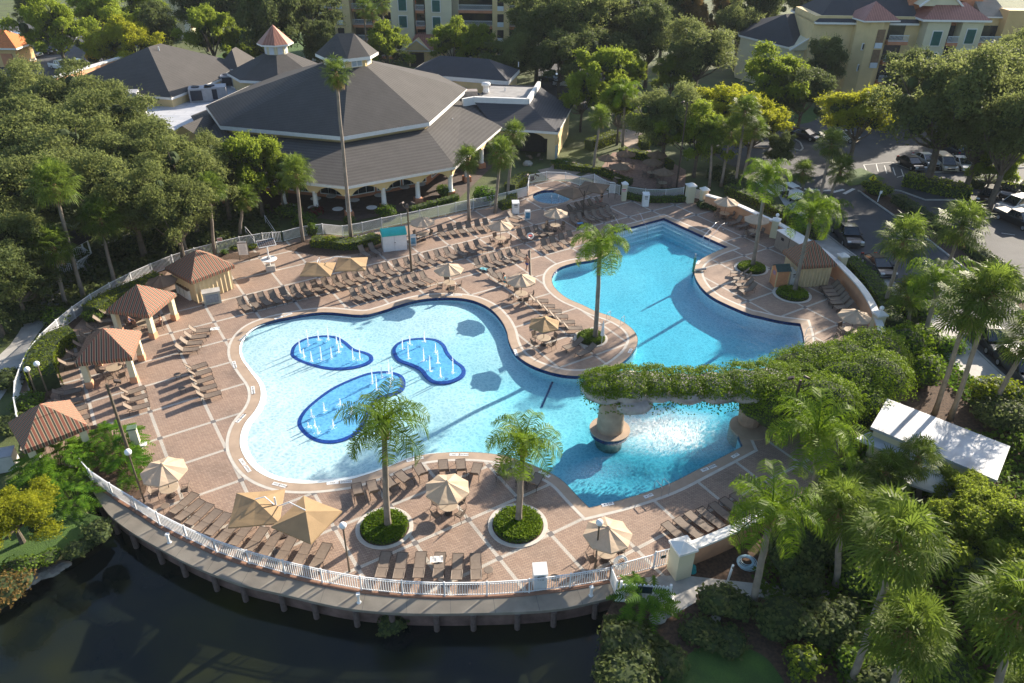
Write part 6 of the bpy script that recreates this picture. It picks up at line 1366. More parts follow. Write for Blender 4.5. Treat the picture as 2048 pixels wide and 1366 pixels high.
double_cant((1166,430), (1146,377), (1187,367), 2.75, 'pair of shadowed square canopies on one mast beside the spa', M_CAND, 1.6, M_FRAME)
# side tables
def side_table(u, v, lb): g = G(u, v); r_ = empty('side_table', lb, 'side table', (g.x, g.y, 0), 0, 'small round side tables'); MB().lathe([(.27, 0), (.28, .02), (.26, .03)], (0, 0, .42), 16).build('tabletop', M_SLING, r_); l = MB(); [l.tube([(.2*math.cos(a), .2*math.sin(a), .42), (.24*math.cos(a), .24*math.sin(a), 0)], .014, 4) for a in (0.3, 2.4, 4.5)]; l.build('leg_frame', M_FRAME, r_)
side_table(977,1150,'small round side table at the right end of the six bottom loungers'); side_table(1109,1166,'small round side table beside the white towel bin'); side_table(333,1022,'small dark side table at the left end of the railing loungers')
for i, (u, v) in enumerate([(352,720),(347,733),(357,758),(362,772),(366,786),(372,803),(378,819)]): side_table(u, v, 'small drinks stand behind the left lounger groups, %s down' % ORD[i]) if i in (2, 4) else None
# ---- lamps
M_POST = mat('lamp_post_bronze', (.11, .085, .06), .6, 2, .15)
def globe_lamp(u, v, vtop, lb, second=False):
    g = G(u, v); h_ = HG((u, v), vtop)+.1; r_ = empty('globe_lamp', lb, 'lamp post', (g.x, g.y, 0), 0, 'globe lamp posts'); MB().tube([(0, 0, 0), (0, 0, .5), (0, 0, h_-.1)], [.07, .055, .05], 8).build('post', M_POST, r_)
    MB().sphere((0, 0, h_+.05), .21, 16, 12).build('globe', M_GLOBE, r_, smooth=True); MB().lathe([(.1, 0), (.12, .06), (.09, .1)], (0, 0, h_-.2), 10).build('collar', M_POST, r_)
globe_lamp(289,1004,908,'globe lamp post at the planting bed by the boardwalk end'); globe_lamp(699,1143,1055,'globe lamp post at the lake railing between the lounger rows'); globe_lamp(1190,1136,1049,'globe lamp post in front of the umbrella at the boardwalk corner'); globe_lamp(100,798,731,'globe lamp post between the middle and lowest gazebos')
g = G(72,745,2.6); globe_lamp(78,800,742,'second globe lamp, low behind the hedge by the middle gazebo'); globe_lamp(125,590,539,'globe lamp in the dark shrubs left of the low cabbage palm')
def flood(u, v, vtop, lb, col=M_POST, heads=3, ring_=False, r=.1):
    g = G(u, v); h_ = HG((u, v), vtop); r_ = empty('floodlight_pole', lb, 'floodlight', (g.x, g.y, 0), 0, 'tall floodlight poles'); MB().tube([(0, 0, 0), (0, 0, h_)], [r*1.2, r*.8], 9).build('pole', col, r_)
    mb = MB()
    for k in range(heads):
        a = 2.1*k+.6; c_ = (.55*math.cos(a), .55*math.sin(a), h_-.15); mb.tube([(0, 0, h_-.5), (c_[0]*.7, c_[1]*.7, h_-.4), c_], .03, 5)
    mb.build('bracket', col, r_)
    for k in range(heads): a = 2.1*k+.6; MB().box((.62*math.cos(a), .62*math.sin(a), h_-.02), (.4, .3, .14), a, 0, .5).build('floodlight_head', M_FRAME if col is not M_FENCE else M_UNIT, r_)
    if ring_:
        lb_ = MB(); n1 = 24
        for j in range(8):
            pass
        lb_.tube([(.0+.30*math.cos(t*math.pi/9), -.16, 1.75+.30*math.sin(t*math.pi/9)) for t in range(19)], .085, 7, cap=False); lb_.build('lifebuoy', M_WHITE, r_); MB().lathe([(.22, 0), (.22, .04)], (0, 0, 0), 16).build('lifebuoy_cover', mat('buoy_red', (.45, .10, .09), .6), r_).location = (0, -.18, 1.75); r_.children[-1].rotation_euler = (R(90), 0, 0)
flood(823,543,408,'brown floodlight pole behind the short front lounger row'); flood(1060,501,352,'floodlight pole with a white lifebuoy near the walking man', ring_=True); flood(268,935,768,'tall brown floodlight pole by the corner bed', heads=1); flood(1568,890,760,'black floodlight pole beside the vine-covered bridge', M_FRAME, 2); flood(1353,375,205,'tall black floodlight pole beyond the pool fence', M_FRAME, 2)
flood(1580,270,236,'black twin-post lamp on the traffic island', M_FRAME, 1)
# ================================================================ THINGS ON THE DECK
def bx(name, u, v, dims, rz, m, lb, cat, extra=None, zb=0):
    g = G(u, v, zb); r_ = empty(name, lb, cat, (g.x, g.y, zb), rz); MB().box((0, 0, dims[2]/2), dims).build('body', m, r_)
    if extra: extra(r_, dims)
    return r_
def ex(r_, d): # turquoise barrel roof
    mb = MB(); K_ = 10; n_ = 0
    for s in (-1, 1):
        for k in range(K_+1): a = math.pi*k/K_; mb.v.append((s*(d[0]/2+.06), -math.cos(a)*(d[1]/2+.08), d[2]+math.sin(a)*.55))
    for k in range(K_): mb.f.append((k, k+1, K_+2+k, K_+1+k))
    mb.f += [tuple(range(K_+1)), tuple(reversed(range(K_+1, 2*K_+2)))]; mb.build('roof', mat('turquoise_canvas', (.03, .42, .38), .7, 1.5, .1), r_); MB().box((0, -d[1]/2-.02, d[2]*.55), (.12, .04, .05)).build('latch', M_FRAME, r_)
    MB().box((-d[0]*.02, -d[1]/2-.01, d[2]/2), (.02, .03, d[2]-.1)).build('door_gap', M_UNIT, r_)
bx('towel_locker', 789,496,(2.5,1.5,1.75),.30,M_WHITE,'white towel locker with turquoise barrel roof','locker',ex)
def ex(r_, d):
    MB().box((0, 0, d[2]+.03), (d[0]+.1, d[1]+.1, .07)).build('lid', M_CONC, r_); MB().box((0, -d[1]/2-.02, d[2]/2), (d[0]*.75, .04, d[2]*.7)).build('shutter', mat('grey_blue_shutter', (.22, .27, .31), .4, 6, .2), r_)
bx('bar_cart', 426,604,(1.5,.85,1.15),.42,mat('grey_cart', (.42, .45, .40), .6, 2, .1),'grey outdoor bar cart with pale top below the curtained cabana','cart',ex)
def ex(r_, d): MB().box((0, 0, d[2]+.03), (d[0]+.1, d[1]+.1, .06)).build('worktop', mat('wood_top', (.20, .13, .08), .7, 3, .2), r_); [MB().box((x, -d[1]/2-.02, d[2]/2), (.03, .03, d[2]*.85)).build('door_gap', M_CONC, r_) for x in (-.5, .4)]
bx('serving_counter', 375,590,(2.4,.85,1.0),-.72,M_WHITE,'white serving counter with brown top beside the curtained cabana','counter',ex)
def solar():
    g = G(542,541); r_ = empty('solar_stand', 'solar charging stand with round table and square concrete foot', 'charging stand', (g.x, g.y, 0), .3); MB().box((0, 0, .3), (.9, .75, .6)).build('foot', M_CONC, r_); MB().tube([(0, 0, .6), (0, 0, 2.9)], .07, 8).build('post', M_WHITE, r_)
    MB().lathe([(.75, 0), (.78, .03), (.75, .05)], (0, 0, 1.25), 24).build('tabletop', M_WHITE, r_); MB().lathe([(.2, 0), (.18, .2)], (0, 0, 1.3), 10).build('outlet_box', M_UNIT, r_)
    p = MB().box((0, 0, 3.0), (1.7, 1.1, .05), .2, .3, 0).build('solar_panel', M_WHITE, r_)
    c = MB()
    for i in range(8):
        for j in range(3): c.box((-.72+i*.205, -.33+j*.33, .035), (.185, .3, .01))
    M_ = Matrix.Translation((0, 0, 3.0)) @ Euler((.3, 0, .2)).to_matrix().to_4x4(); c.v = [tuple(M_ @ Vector(v)) for v in c.v]; c.build('solar_cells', mat('solar_cells', (.10, .075, .06), .25, 3, .2), p)
solar()
def sign_board(u, v, lb, w_=.95, h_=1.3, rz=.15, arch=True):
    g = G(u, v); r_ = empty('rules_board', lb, 'sign', (g.x, g.y, 0), rz, 'white pool rules boards'); [MB().tube([(s*w_*.52, 0, 0), (s*w_*.52, 0, .75+h_)], .04, 6).build('post', M_POST, r_) for s in (-1, 1)]
    mb = MB(); mb.box((0, -.02, .65+h_/2), (w_, .05, h_)); mb.build('board', M_WHITE, r_); q = MB(); K_ = 8
    q.v = [(w_*.5*math.cos(math.pi*k/K_), -.02, .65+h_+.22*math.sin(math.pi*k/K_)) for k in range(K_+1)]+[(w_*.5*math.cos(math.pi*k/K_), .03, .65+h_+.22*math.sin(math.pi*k/K_)) for k in range(K_+1)]
    q.f = [tuple(range(K_+1)), tuple(reversed(range(K_+1, 2*K_+2)))]+[(k, k+K_+1, k+K_+2, k+1) for k in range(K_)]; q.build('board_top', M_WHITE, r_); MB().box((0, -.05, .67+h_), (w_*1.04, .04, .07)).build('band', M_FRAME, r_)
    t = MB(); rr = random.Random(u)
    for i in range(13): t.box((0, -.05, .60+h_-.12-i*.085), (w_*rr.uniform(.45, .8), .01, .022))
    t.build('small_print', mat('print_grey', (.30, .30, .34), .7), r_)
sign_board(490,521,'arched white rules board by the left pool gate'); sign_board(1223,396,'arched white rules board beside the red and white notice post',.8,1.2,-.2)
def towel_bin(u, v, lb, rz=0, w_=.75, h_=1.35):
    g = G(u, v); r_ = empty('towel_bin', lb, 'bin', (g.x, g.y, 0), rz, 'white towel bins'); MB().box((0, 0, h_/2), (w_, w_, h_)).build('body', M_WHITE, r_)
    MB().add([(-w_/2-.03, -w_/2-.03, h_), (w_/2+.03, -w_/2-.03, h_), (w_/2+.03, w_/2+.03, h_+.12), (-w_/2-.03, w_/2+.03, h_+.12), (-w_/2-.03, -w_/2-.03, h_-.05), (w_/2+.03, -w_/2-.03, h_-.05), (w_/2+.03, w_/2+.03, h_-.05), (-w_/2-.03, w_/2+.03, h_-.05)], [(0, 1, 2, 3), (4, 5, 1, 0), (5, 6, 2, 1), (6, 7, 3, 2), (7, 4, 0, 3)]).build('lid', M_WHITE, r_)
    MB().box((0, -w_/2-.02, h_*.83), (w_*.5, .03, .12)).build('opening', M_DARK, r_); MB().box((0, -w_/2-.02, h_*.66), (w_*.5, .03, .07)).build('plate', M_FRAME, r_)
towel_bin(1290,411,'white towel bin at the fence by the upper pool corner',.0,.75,1.5); towel_bin(1031,425,'white towel bin beside the spa gate',.1,.8,1.3); towel_bin(1079,1169,'white towel bin at the lake railing',.1,.75,1.25); towel_bin(1582,566,'white bin beside the orange shed',.15,.95,1.4)
def ex(r_, d):
    mb = MB(); w_, dd_, h_ = d; a, b = w_/2+.12, dd_/2+.12; mb.add([(-a, -b, h_), (a, -b, h_), (a, b, h_), (-a, b, h_), (-a, 0, h_+.5), (a, 0, h_+.5)], [(0, 1, 5, 4), (2, 3, 4, 5)]); mb.build('roof', mat('dark_green_shingle', (.03, .06, .055), .8, 4, .3), r_)
    MB().add([(-w_/2, -dd_/2, h_), (-w_/2, dd_/2, h_), (-w_/2, 0, h_+.42)], [(0, 1, 2)]).add([(w_/2, -dd_/2, h_), (w_/2, dd_/2, h_), (w_/2, 0, h_+.42)], [(2, 1, 0)]).build('gable', mat('orange_shed', (.62, .27, .12), .8, 3, .1), r_)
    for x in (-1, 1):
        for y in (-1, 1): MB().box((x*w_/2, y*dd_/2, h_/2), (.08, .08, h_)).build('corner_trim', M_STUC, r_)
    MB().box((-w_/2-.02, 0, h_*.78), (.03, .5, .35)).build('label_plate', mat('mauve_plate', (.35, .20, .30), .6), r_)
bx('pump_shed_small', 1556,569,(1.25,1.25,1.75),.12,mat('orange_shed_wall', (.60, .27, .13), .8, 3, .1),'little orange shed with green shingle roof near the right cabana','shed',ex)
a, b = xy(G(1556,498)), xy(G(1606,531)); d = b-a; r_ = empty('storage_lockers', 'grey storage lockers with dark slots built against the peach wall', 'lockers', (a.x+d.x/2, a.y+d.y/2, 0), math.atan2(d.y, d.x)); w_ = d.length+1.3
MB().box((0, .5, .95), (w_, 1.1, 1.9)).build('body', mat('taupe_panel', (.26, .21, .17), .7, 2, .1), r_); MB().box((0, .5, 1.94), (w_+.1, 1.25, .08)).build('top', M_TRIM, r_); [MB().box((x, -.07, 1.35), (.42, .04, .3)).build('slot', M_DARK, r_) for x in (-w_*.3, w_*.1)]; [MB().box((x, -.07, .95), (.03, .03, 1.85)).build('door_gap', M_DARK, r_) for x in (-w_*.1, w_*.28)]
for u, v, lb, rz in ((1172/3.595+500,1172/100+480,'blue and white sandwich board by the turquoise-roofed locker',.2),(1055,440,'blue and white sandwich board by the spa gate loungers',.1)):
    g = G(u if u > 900 else 827, v if v > 430 and u > 900 else 491); r_ = empty('sandwich_board', lb, 'sign', (g.x, g.y, 0), rz, 'sandwich boards'); MB().box((0, -.15, .6), (.65, .04, 1.2), 0, .2).build('front_board', M_WHITE, r_); MB().box((0, .15, .6), (.65, .04, 1.2), 0, -.2).build('rear_board', M_WHITE, r_); MB().box((0, -.185, .62), (.5, .02, .8), 0, .2).build('poster', mat('poster_blue', (.12, .33, .50), .5, 3, .4), r_)
# red and white notices
for u, v, h_, lb, rz in ((1246,401,1.45,'red and white notice on the slim cream post',.1),(446,494,1.0,'red and white notice tied to the left fence',.35)):
    g = G(u, v); o = empty('notice_plate', lb, 'sign', (g.x-.05, g.y-.34, h_), rz, 'red and white notices'); MB().box((0, 0, 0), (.55, .03, .4)).build('plate', M_WHITE, o); MB().box((0, -.02, .08), (.5, .012, .13)).box((0, -.02, -.1), (.5, .012, .08)).build('red_band', mat('sign_red', (.50, .05, .05), .5), o)
g = G(1322,1140); o = empty('notice_plate', 'small dark notice on the lower gate leaf', 'sign', (g.x, g.y-.06, 1.15), .3); MB().box((0, 0, 0), (.32, .03, .2)).build('plate', mat('dark_plate', (.02, .05, .05), .4), o)
g = G(1408,403); o = empty('safety_box', 'small red white and blue safety box on the right gate pillar', 'box', (g.x, g.y-.45, 1.3), .2); MB().box((-.15, 0, 0), (.28, .2, .4)).build('blue_half', mat('box_blue', (.03, .05, .2), .5), o); MB().box((.15, 0, 0), (.28, .2, .4)).build('red_half', mat('box_red', (.5, .03, .03), .5), o)
# pool handrails and ladders
M_CHR = mat('chrome_rail', (.75, .76, .78), .15, 1, .02, metal=.9)
def rail_loop(px, lb, name='pool_handrail', cat='handrail', z0=0.0):
    g = G(*px[0]); r_ = empty(name, lb, cat, (g.x, g.y, 0), 0, 'stainless pool handrails'); o_ = Vector((g.x, g.y, 0)); a = G(*px[0]); b = G(*px[1]); d = (b-a); mb = MB()
    mb.tube([a-o_, a-o_+Vector((0, 0, .8)), a-o_+d*.25+Vector((0, 0, .9)), a-o_+d*.9+Vector((0, 0, .35)), a-o_+d+Vector((0, 0, -.8))], .022, 7); mb.build('rail', M_CHR, r_)
    MB().lathe([(.06, 0), (.05, .03)], (0, 0, .01), 10).build('flange', M_CHR, r_)
rail_loop(((1273,433),(1296,466)),'handrail on the left part of the corner steps'); rail_loop(((1224,443),(1247,472)),'handrail at the far left of the corner steps')
rail_loop(((1436,456),(1403,481)),'first curved handrail on the right part of the corner steps'); rail_loop(((1447,459),(1416,486)),'second curved handrail on the right part of the corner steps')
rail_loop(((1103,408),(1101,392)),'left handrail of the spa'); rail_loop(((1117,407),(1114,391)),'right handrail of the spa')
def ladder(pA, pB, dirp, lb):
    a, b, c = G(*pA), G(*pB), G(*dirp); o_ = Vector((a.x, a.y, 0)); d = Vector((c.x-a.x, c.y-a.y, 0)).normalized(); r_ = empty('pool_ladder', lb, 'ladder', (a.x, a.y, 0), 0, 'pool ladders'); mb = MB()
    for p in (a, b): q = p-o_; mb.tube([q, q+Vector((0, 0, .75)), q+d*.12+Vector((0, 0, .9)), q+d*.65+Vector((0, 0, .9)), q+d*.78+Vector((0, 0, .7)), q+d*.8+Vector((0, 0, -1))], .024, 7)
    mb.build('rails', M_CHR, r_)
    mb = MB(); e = (b-a)
    for zz in (-.2, -.5, -.8): mb.box(tuple(d*.8+e*.5+Vector((0, 0, zz))), (e.length, .08, .03), math.atan2(e.y, e.x))
    mb.build('steps', M_CHR, r_)
ladder((1322,995),(1337,990),(1306,978),'pool ladder on the near edge of the pool'); ladder((1212,645),(1240,655),(1230,630),'pool ladder on the peninsula side of the deep pool'); ladder((1628,672),(1626,690),(1600,672),'pool ladder at the right end of the deep pool')
# volleyball net post in the pool
g = G(1386,545,-.1); r_ = empty('net_post', 'white net post with green pad standing at the pool edge', 'post', (g.x, g.y, -.12), .2); MB().tube([(0, 0, -.6), (0, 0, 2.1)], .07, 8).build('post', M_UNIT, r_); MB().box((.0, .0, .9), (.2, .16, 1.6)).build('pad', mat('pad_green', (.05, .25, .17), .6), r_); MB().tube([(.25, 0, .25), (1.35, 0, .35)], .14, 8).build('roller', mat('grey_roller', (.38, .37, .36), .6), r_)
# shower post at corner bed, bollards, boardwalk lights, hose
g = G(279,905); r_ = empty('shower_post', 'green-capped shower post with white basin at the corner bed', 'shower', (g.x, g.y, 0), .3); MB().box((0, 0, 1.05), (.5, .4, 2.1)).build('post', mat('pale_green_post', (.50, .50, .38), .7, 2, .1), r_); MB().box((0, 0, 2.15), (.6, .5, .12)).build('cap', mat('green_cap', (.10, .16, .10), .7), r_); MB().lathe([(.1, 0), (.28, .12), (.3, .25), (.24, .27)], (.35, -.1, .55), 14).build('basin', M_WHITE, r_)
for i, (u, v) in enumerate([(339,1084),(718,1204),(1182,1190)]):
    g = G(u, v); r_ = empty('path_light', 'short white path light on the boardwalk, %s from the left' % ORD[i], 'bollard', (g.x, g.y, -.02), .2*i, 'white boardwalk lights'); MB().box((0, 0, .3), (.12, .12, .6)).build('post', M_WHITE, r_); MB().box((0, 0, .64), (.2, .2, .12)).build('head', M_WHITE, r_); MB().lathe([(.14, 0), (.1, .06)], (0, 0, 0), 8).build('foot', M_WHITE, r_)
def hose(u, v, lb, m, n_=9, r0=.25, z0=.0, up=False):
    g = G(u, v); mb = MB(); pts = []; rr = random.Random(u)
    for k in range(n_*16):
        a = k*2*math.pi/16; r_ = r0+.3*(k/(n_*16))+.06*math.sin(k*.37); pts.append((r_*math.cos(a)*(1 if not up else .7), (r_*math.sin(a) if not up else .03), .06+.05*math.sin(k*.21)+.08 if not up else 1.0+r_*math.sin(a)))
    mb.tube(pts, .022, 5); o = mb.build('garden_hose', m, loc=(g.x, g.y, z0)); tag(o, lb, 'hose', 'garden hoses')
M_HOSE = mat('pale_blue_hose', (.42, .60, .68), .5, 2, .1)
hose(1493,1127,'coiled pale blue garden hose lying on the mulch',M_HOSE,9,.3); hose(1240,1150,'hose hung in a ring on the railing corner',mat('white_hose', (.65, .68, .70), .5),4,.3,.0,True)
g = G(1454,1166); r_ = empty('hose_bib_post', 'leaning white hose post beside the coiled hose', 'post', (g.x, g.y, 0), .2); MB().tube([(0, 0, 0), (.12, .0, 1.45)], .07, 6).build('post', M_WHITE, r_); MB().box((.1, -.08, 1.3), (.08, .1, .1)).build('tap', M_FRAME, r_)
g = G(1373,1127); r_ = empty('plant_pot', 'round dark clay pot by the thick cream pillar', 'pot', (g.x, g.y, 0)); MB().lathe([(.2, 0), (.36, .25), (.3, .5), (.24, .55)], (0, 0, 0), 14).build('pot', mat('dark_clay', (.12, .04, .03), .5), r_, smooth=True)
g = G(1384,1142); r_ = empty('bucket', 'upturned teal bucket by the thick cream pillar', 'bucket', (g.x, g.y, 0)); MB().lathe([(.26, 0), (.18, .38)], (0, 0, 0), 14).build('shell', mat('teal_plastic', (.02, .30, .32), .4), r_)
g = G(1526,1172); r_ = empty('turtle_rock', 'small pale rock on the mulch by the concrete path', 'rock', (g.x, g.y, 0)); MB().sphere((0, 0, .1), .35, 9, 6, (1, .7, .5)).build('stone', M_CONC, r_)
for u, v, r, lb in ((1315,1240,.5,'pale limestone boulder under the philodendron'),(1128,333,.9,'boulder among terrace shrubs'),(1430,1240,.3,'small stone beside the shaded shrubs'),(1479,1277,.25,'little pale stone at the lawn top'),(1055,330,.7,'flat boulder in front of the dark porch'),(1330,1228,.4,'stone at the landing edge')):
    g = G(u, v); o = MB().sphere((0, 0, r*.3), r, 9, 6, (1, .8, .55)); rr = random.Random(u); o.v = [(x+rr.uniform(-.1, .1)*r, y+rr.uniform(-.1, .1)*r, z_+rr.uniform(-.1, .1)*r) for x, y, z_ in o.v]; tag(o.build('boulder', mat('limestone', (.38, .35, .30), .85, 3, .3), loc=(g.x, g.y, 0)), lb, 'rock', 'loose boulders')
def ex(r_, d): MB().box((0, 0, d[2]+.03), (d[0]+.06, d[1]+.06, .08)).build('lid', M_UNIT, r_)
bx('utility_box', 12,935,(1.5,1.1,1.2),.35,mat('pale_grey_box', (.55, .55, .52), .5, 2, .1),'pale grey utility box cut by the left edge','box',ex)
# handrails of the steps outside the left gate
for i, (a, b) in enumerate((((532,447),(552,475)),((493,470),(510,488)))): p, q = G(*a), G(*b); r_ = empty('stair_handrail', 'thin white stair rail outside the left gate, %s one' % ('right' if i == 0 else 'left'), 'handrail', (p.x, p.y, 0), 0, 'stair rails'); d = q-p; MB().tube([(0, 0, 0), (0, 0, 1.0), d+Vector((0, 0, .8)), d], .03, 6).tube([(0, 0, .5), d+Vector((0, 0, .4))], .02, 5).build('rail', M_FENCE, r_)
# signs by the road
g = G(1739,382); r_ = empty('pedestrian_sign', 'yellow diamond pedestrian crossing sign on the traffic island', 'sign', (g.x, g.y, 0), -.1); MB().tube([(0, .03, 0), (0, .03, 2.1)], .03, 6).build('post', M_UNIT, r_)
MB().add([(0, 0, 1.15), (.52, 0, 1.67), (0, 0, 2.19), (-.52, 0, 1.67), (0, .02, 1.15), (.52, .02, 1.67), (0, .02, 2.19), (-.52, .02, 1.67)], [(0, 1, 2, 3), (7, 6, 5, 4)]).build('plate', mat('sign_yellow', (.72, .60, .03), .4, 1, .03), r_)
fg = MB(); fg.sphere((.03, -.02, 1.95), .07, 8, 6, (1, .2, 1)); fg.tube([(.02, -.02, 1.86), (-.01, -.02, 1.62)], .055, 4); fg.tube([(-.01, -.02, 1.62), (.1, -.02, 1.5), (.12, -.02, 1.33)], .032, 4); fg.tube([(-.01, -.02, 1.62), (-.08, -.02, 1.48), (-.18, -.02, 1.38)], .032, 4); fg.tube([(.02, -.02, 1.83), (.13, -.02, 1.7), (.2, -.02, 1.72)], .026, 4); fg.tube([(.02, -.02, 1.83), (-.11, -.02, 1.74), (-.14, -.02, 1.62)], .026, 4); fg.build('walking_figure', mat('sign_black', (.01, .01, .01), .5), r_)
g = G(1755,404); r_ = empty('marker_post', 'small white marker post beside the round clipped bush', 'post', (g.x, g.y, 0), -.2); MB().tube([(0, 0, 0), (0, 0, .5), (.08, 0, 1.4)], .06, 6).build('post', M_WHITE, r_); MB().box((.09, -.03, 1.3), (.3, .04, .35)).build('plate', M_WHITE, r_)
g = G(15,128); r_ = empty('stop_sign', 'red stop sign at the top left car park', 'sign', (g.x, g.y, 0)); MB().tube([(0, .03, 0), (0, .03, 2.1)], .04, 6).build('post', M_UNIT, r_)
oc8 = [(.42*math.cos(R(22.5+45*k)), .42*math.sin(R(22.5+45*k))) for k in range(8)]; pl = MB(); pl.v = [(x, 0, 2.2+z_) for x, z_ in oc8]+[(x, .02, 2.2+z_) for x, z_ in oc8]; pl.f = [tuple(range(8)), tuple(reversed(range(8, 16)))]+[(k, 8+k, 8+(k+1) % 8, (k+1) % 8) for k in range(8)]; pl.build('plate', mat('stop_red', (.55, .02, .02), .5), r_)
def text_mesh(s, size, m, parent, loc, rot, name='lettering', align='CENTER'):
    c = bpy.data.curves.new(name, 'FONT'); c.body = s; c.size = size; c.extrude = .003; c.align_x = align; c.align_y = 'CENTER'; c.resolution_u = 2
    t = bpy.data.objects.new(name, c); COL.objects.link(t); dg = bpy.context.evaluated_depsgraph_get(); me = bpy.data.meshes.new_from_object(t.evaluated_get(dg)); bpy.data.objects.remove(t); me.materials.clear(); me.materials.append(m)
    o = bpy.data.objects.new(name, me); COL.objects.link(o); o.parent = parent; o.location = loc; o.rotation_euler = rot; return o
M_INK = mat('tile_black', (.01, .01, .01), .4)
text_mesh('STOP', .3, M_WHITE, r_, (0, -.012, 2.2), (R(90), 0, 0))
# depth and no-diving tiles set into the coping
TILES = [((480,917),(500,944),'NO DIVING'),((545,966),(573,973),'NO DIVING'),((652,967),(705,962),'NO DIVING'),((812,922),(848,914),'NO DIVING'),((898,909),(938,909),'NO DIVING'),((1078,942),(1100,954),'3 FT'),((1402,942),(1433,930),'NO DIVING'),((1203,1011),(1228,1006),'4 FT'),((1290,994),(1304,989),'4 FT'),((1465,914),(1476,908),'4 FT'),
 ((467,722),(471,736),'NO DIVING'),((505,772),(507,788),'NO DIVING'),((473,845),(490,828),'NO DIVING'),((480,681),(492,670),'NO DIVING'),((548,638),(585,626),'NO DIVING'),((890,590),(925,590),'NO DIVING'),((1029,698),(1034,711),'3 FT'),((1263,697),(1258,706),'4 FT'),((1394,528),(1399,521),'4 FT')]
for i, (a, b, s) in enumerate(TILES):
    a, b = G(*a, .02), G(*b, .02); c = (a+b)/2; d = b-a; L_ = max(.7, min(1.9, d.length)); ang = math.atan2(d.y, d.x)
    r_ = empty('depth_tiles', 'white coping tiles reading %s, set %s going round the pool' % (s, ORD[i]), 'marking', (c.x, c.y, .016), ang, 'white marker tiles in the coping'); k_ = len(s.replace(' ', '')); words = s.split(' '); x = -L_/2
    mb = MB(); wd_ = L_/len(words)*.9
    for j, w__ in enumerate(words): mb.box((-L_/2+(j+.5)*L_/len(words), 0, .004), (wd_, .26, .012))
    mb.build('tiles', M_WHITE, r_)
    for j, w__ in enumerate(words): text_mesh(w__, .2, M_INK, r_, (-L_/2+(j+.5)*L_/len(words), 0, .014), (0, 0, 0))
text_mesh('NOTICE', .16, mat('pale_ink', (.45, .55, .58), .5), bd, (L_*0+ (xy(G(1338,1197))-xy(G(1240,1190))).length*.42, -.118, .76), (R(90), 0, 0)) if False else None
# ================================================================ WATER FEATURES
m, n, b = nodes('spray'); b.inputs['Base Color'].default_value = (.9, .94, .97, 1); b.inputs['Roughness'].default_value = .35; t = n.nodes.new('ShaderNodeBsdfTransparent'); mx = n.nodes.new('ShaderNodeMixShader'); nz = noise_node(n, 18, 3); r = ramp(n, nz.outputs['Fac'], [(.32, (.35, .35, .35)), (.55, (.95, .95, .95))]); L(n, r.outputs[0], mx.inputs[0]); L(n, t.outputs[0], mx.inputs[1]); tl = n.nodes.new('ShaderNodeBsdfTranslucent'); tl.inputs[0].default_value = (.95, .97, 1, 1); m2 = n.nodes.new('ShaderNodeMixShader'); m2.inputs[0].default_value = .5; L(n, b.outputs[0], m2.inputs[1]); L(n, tl.outputs[0], m2.inputs[2]); L(n, m2.outputs[0], mx.inputs[2]); L(n, mx.outputs[0], n.nodes['Material Output'].inputs[0]); M_SPRAY = m
JETS = z((500,660), 3.595, (363,165),(390,200),(420,108),(445,228),(495,75),(515,215),(565,72),(588,200),(625,98),(640,165),(652,120),(742,213),(792,215), (1097,135),(1150,105),(1140,205),(1255,85),(1250,222),(1335,165),(1352,240),(1295,295),(1370,340),(1460,310),
  (882,380),(912,430),(948,340),(1000,315),(1025,362),(1013,410),(445,625),(535,580),(420,700),(488,745),(470,700),(600,700),(735,600),(650,540))
for i, (u, v) in enumerate(JETS):
    g = G(u, v, -.12); rr = random.Random(i); h_ = rr.uniform(.8, 1.5) if i < 29 else rr.uniform(.45, .9); mb = MB(); mb.tube([(0, 0, 0), (.01, 0, h_*.5), (.03, .01, h_)], [.05, .055, .02], 6)
    for k in range(26):
        a = rr.random()*6.28; q = rr.random(); rad = .02+.07*q*q; zz = h_*(1-q*q)*rr.uniform(.6, 1.1); s = rr.uniform(.016, .034); mb.sphere((rad*math.cos(a), rad*math.sin(a), zz), s, 5, 3)
    for k in range(12): a = rr.random()*6.28; rad = rr.uniform(.05, .28); mb.sphere((rad*math.cos(a), rad*math.sin(a), .015), rr.uniform(.03, .06), 6, 3, (1, 1, .25))
    pad = 0 if i < 13 else (1 if i < 23 else 2)
    tag(mb.build('water_jet', M_SPRAY, loc=(g.x, g.y, -.12)), 'white water jet, %s in the %s' % (ORD[i-(0, 13, 23)[pad]], ('upper left blue splash pad', 'right blue splash pad', 'lower long blue splash pad')[pad]), 'water jet', 'fountain jets of the splash pads')
# grotto bridge
M_ROCK = mat('grey_rock', (.36, .34, .33), .85, 1.2, .3, .8, 5)
gp = G(1219.7,857); root = empty('rock_bridge', 'artificial rock bridge buried in vines crossing the pool on a round pier', 'rock bridge', (gp.x, gp.y, 0)); o_ = Vector((gp.x, gp.y, 0))
pr = MB().lathe([(.98, -1.6), (.98, .3), (.9, 1.8), (.98, 2.9)], (0, 0, 0), 26); pr.build('pier', mat('tan_render', (.34, .27, .20), .85, 1.5, .2, .2), root, smooth=True)
MB().lathe([(.9, .02), (1.47, .02), (1.47, -.06)], (0, 0, .0), 30).build('pier_ledge', M_COP, root); MB().lathe([(1.42, -.05), (1.42, -.4)], (0, 0, 0), 30).build('pier_tile', M_NAVY, root)
SP = [((1212,772),3.4,1.5),((1255,768),3.6,1.6),((1310,768),3.5,1.55),((1370,772),3.4,1.5),((1430,770),3.4,1.6),((1490,766),3.5,1.8),((1545,765),3.3,2.0),((1600,770),3.0,2.2)]
ells = []
for (u, v), zc, hw in SP: q = G(u, v, zc)-o_; ells.append((q.x, q.y, zc, 1.75, hw*1.12, .82))
rk = MB()
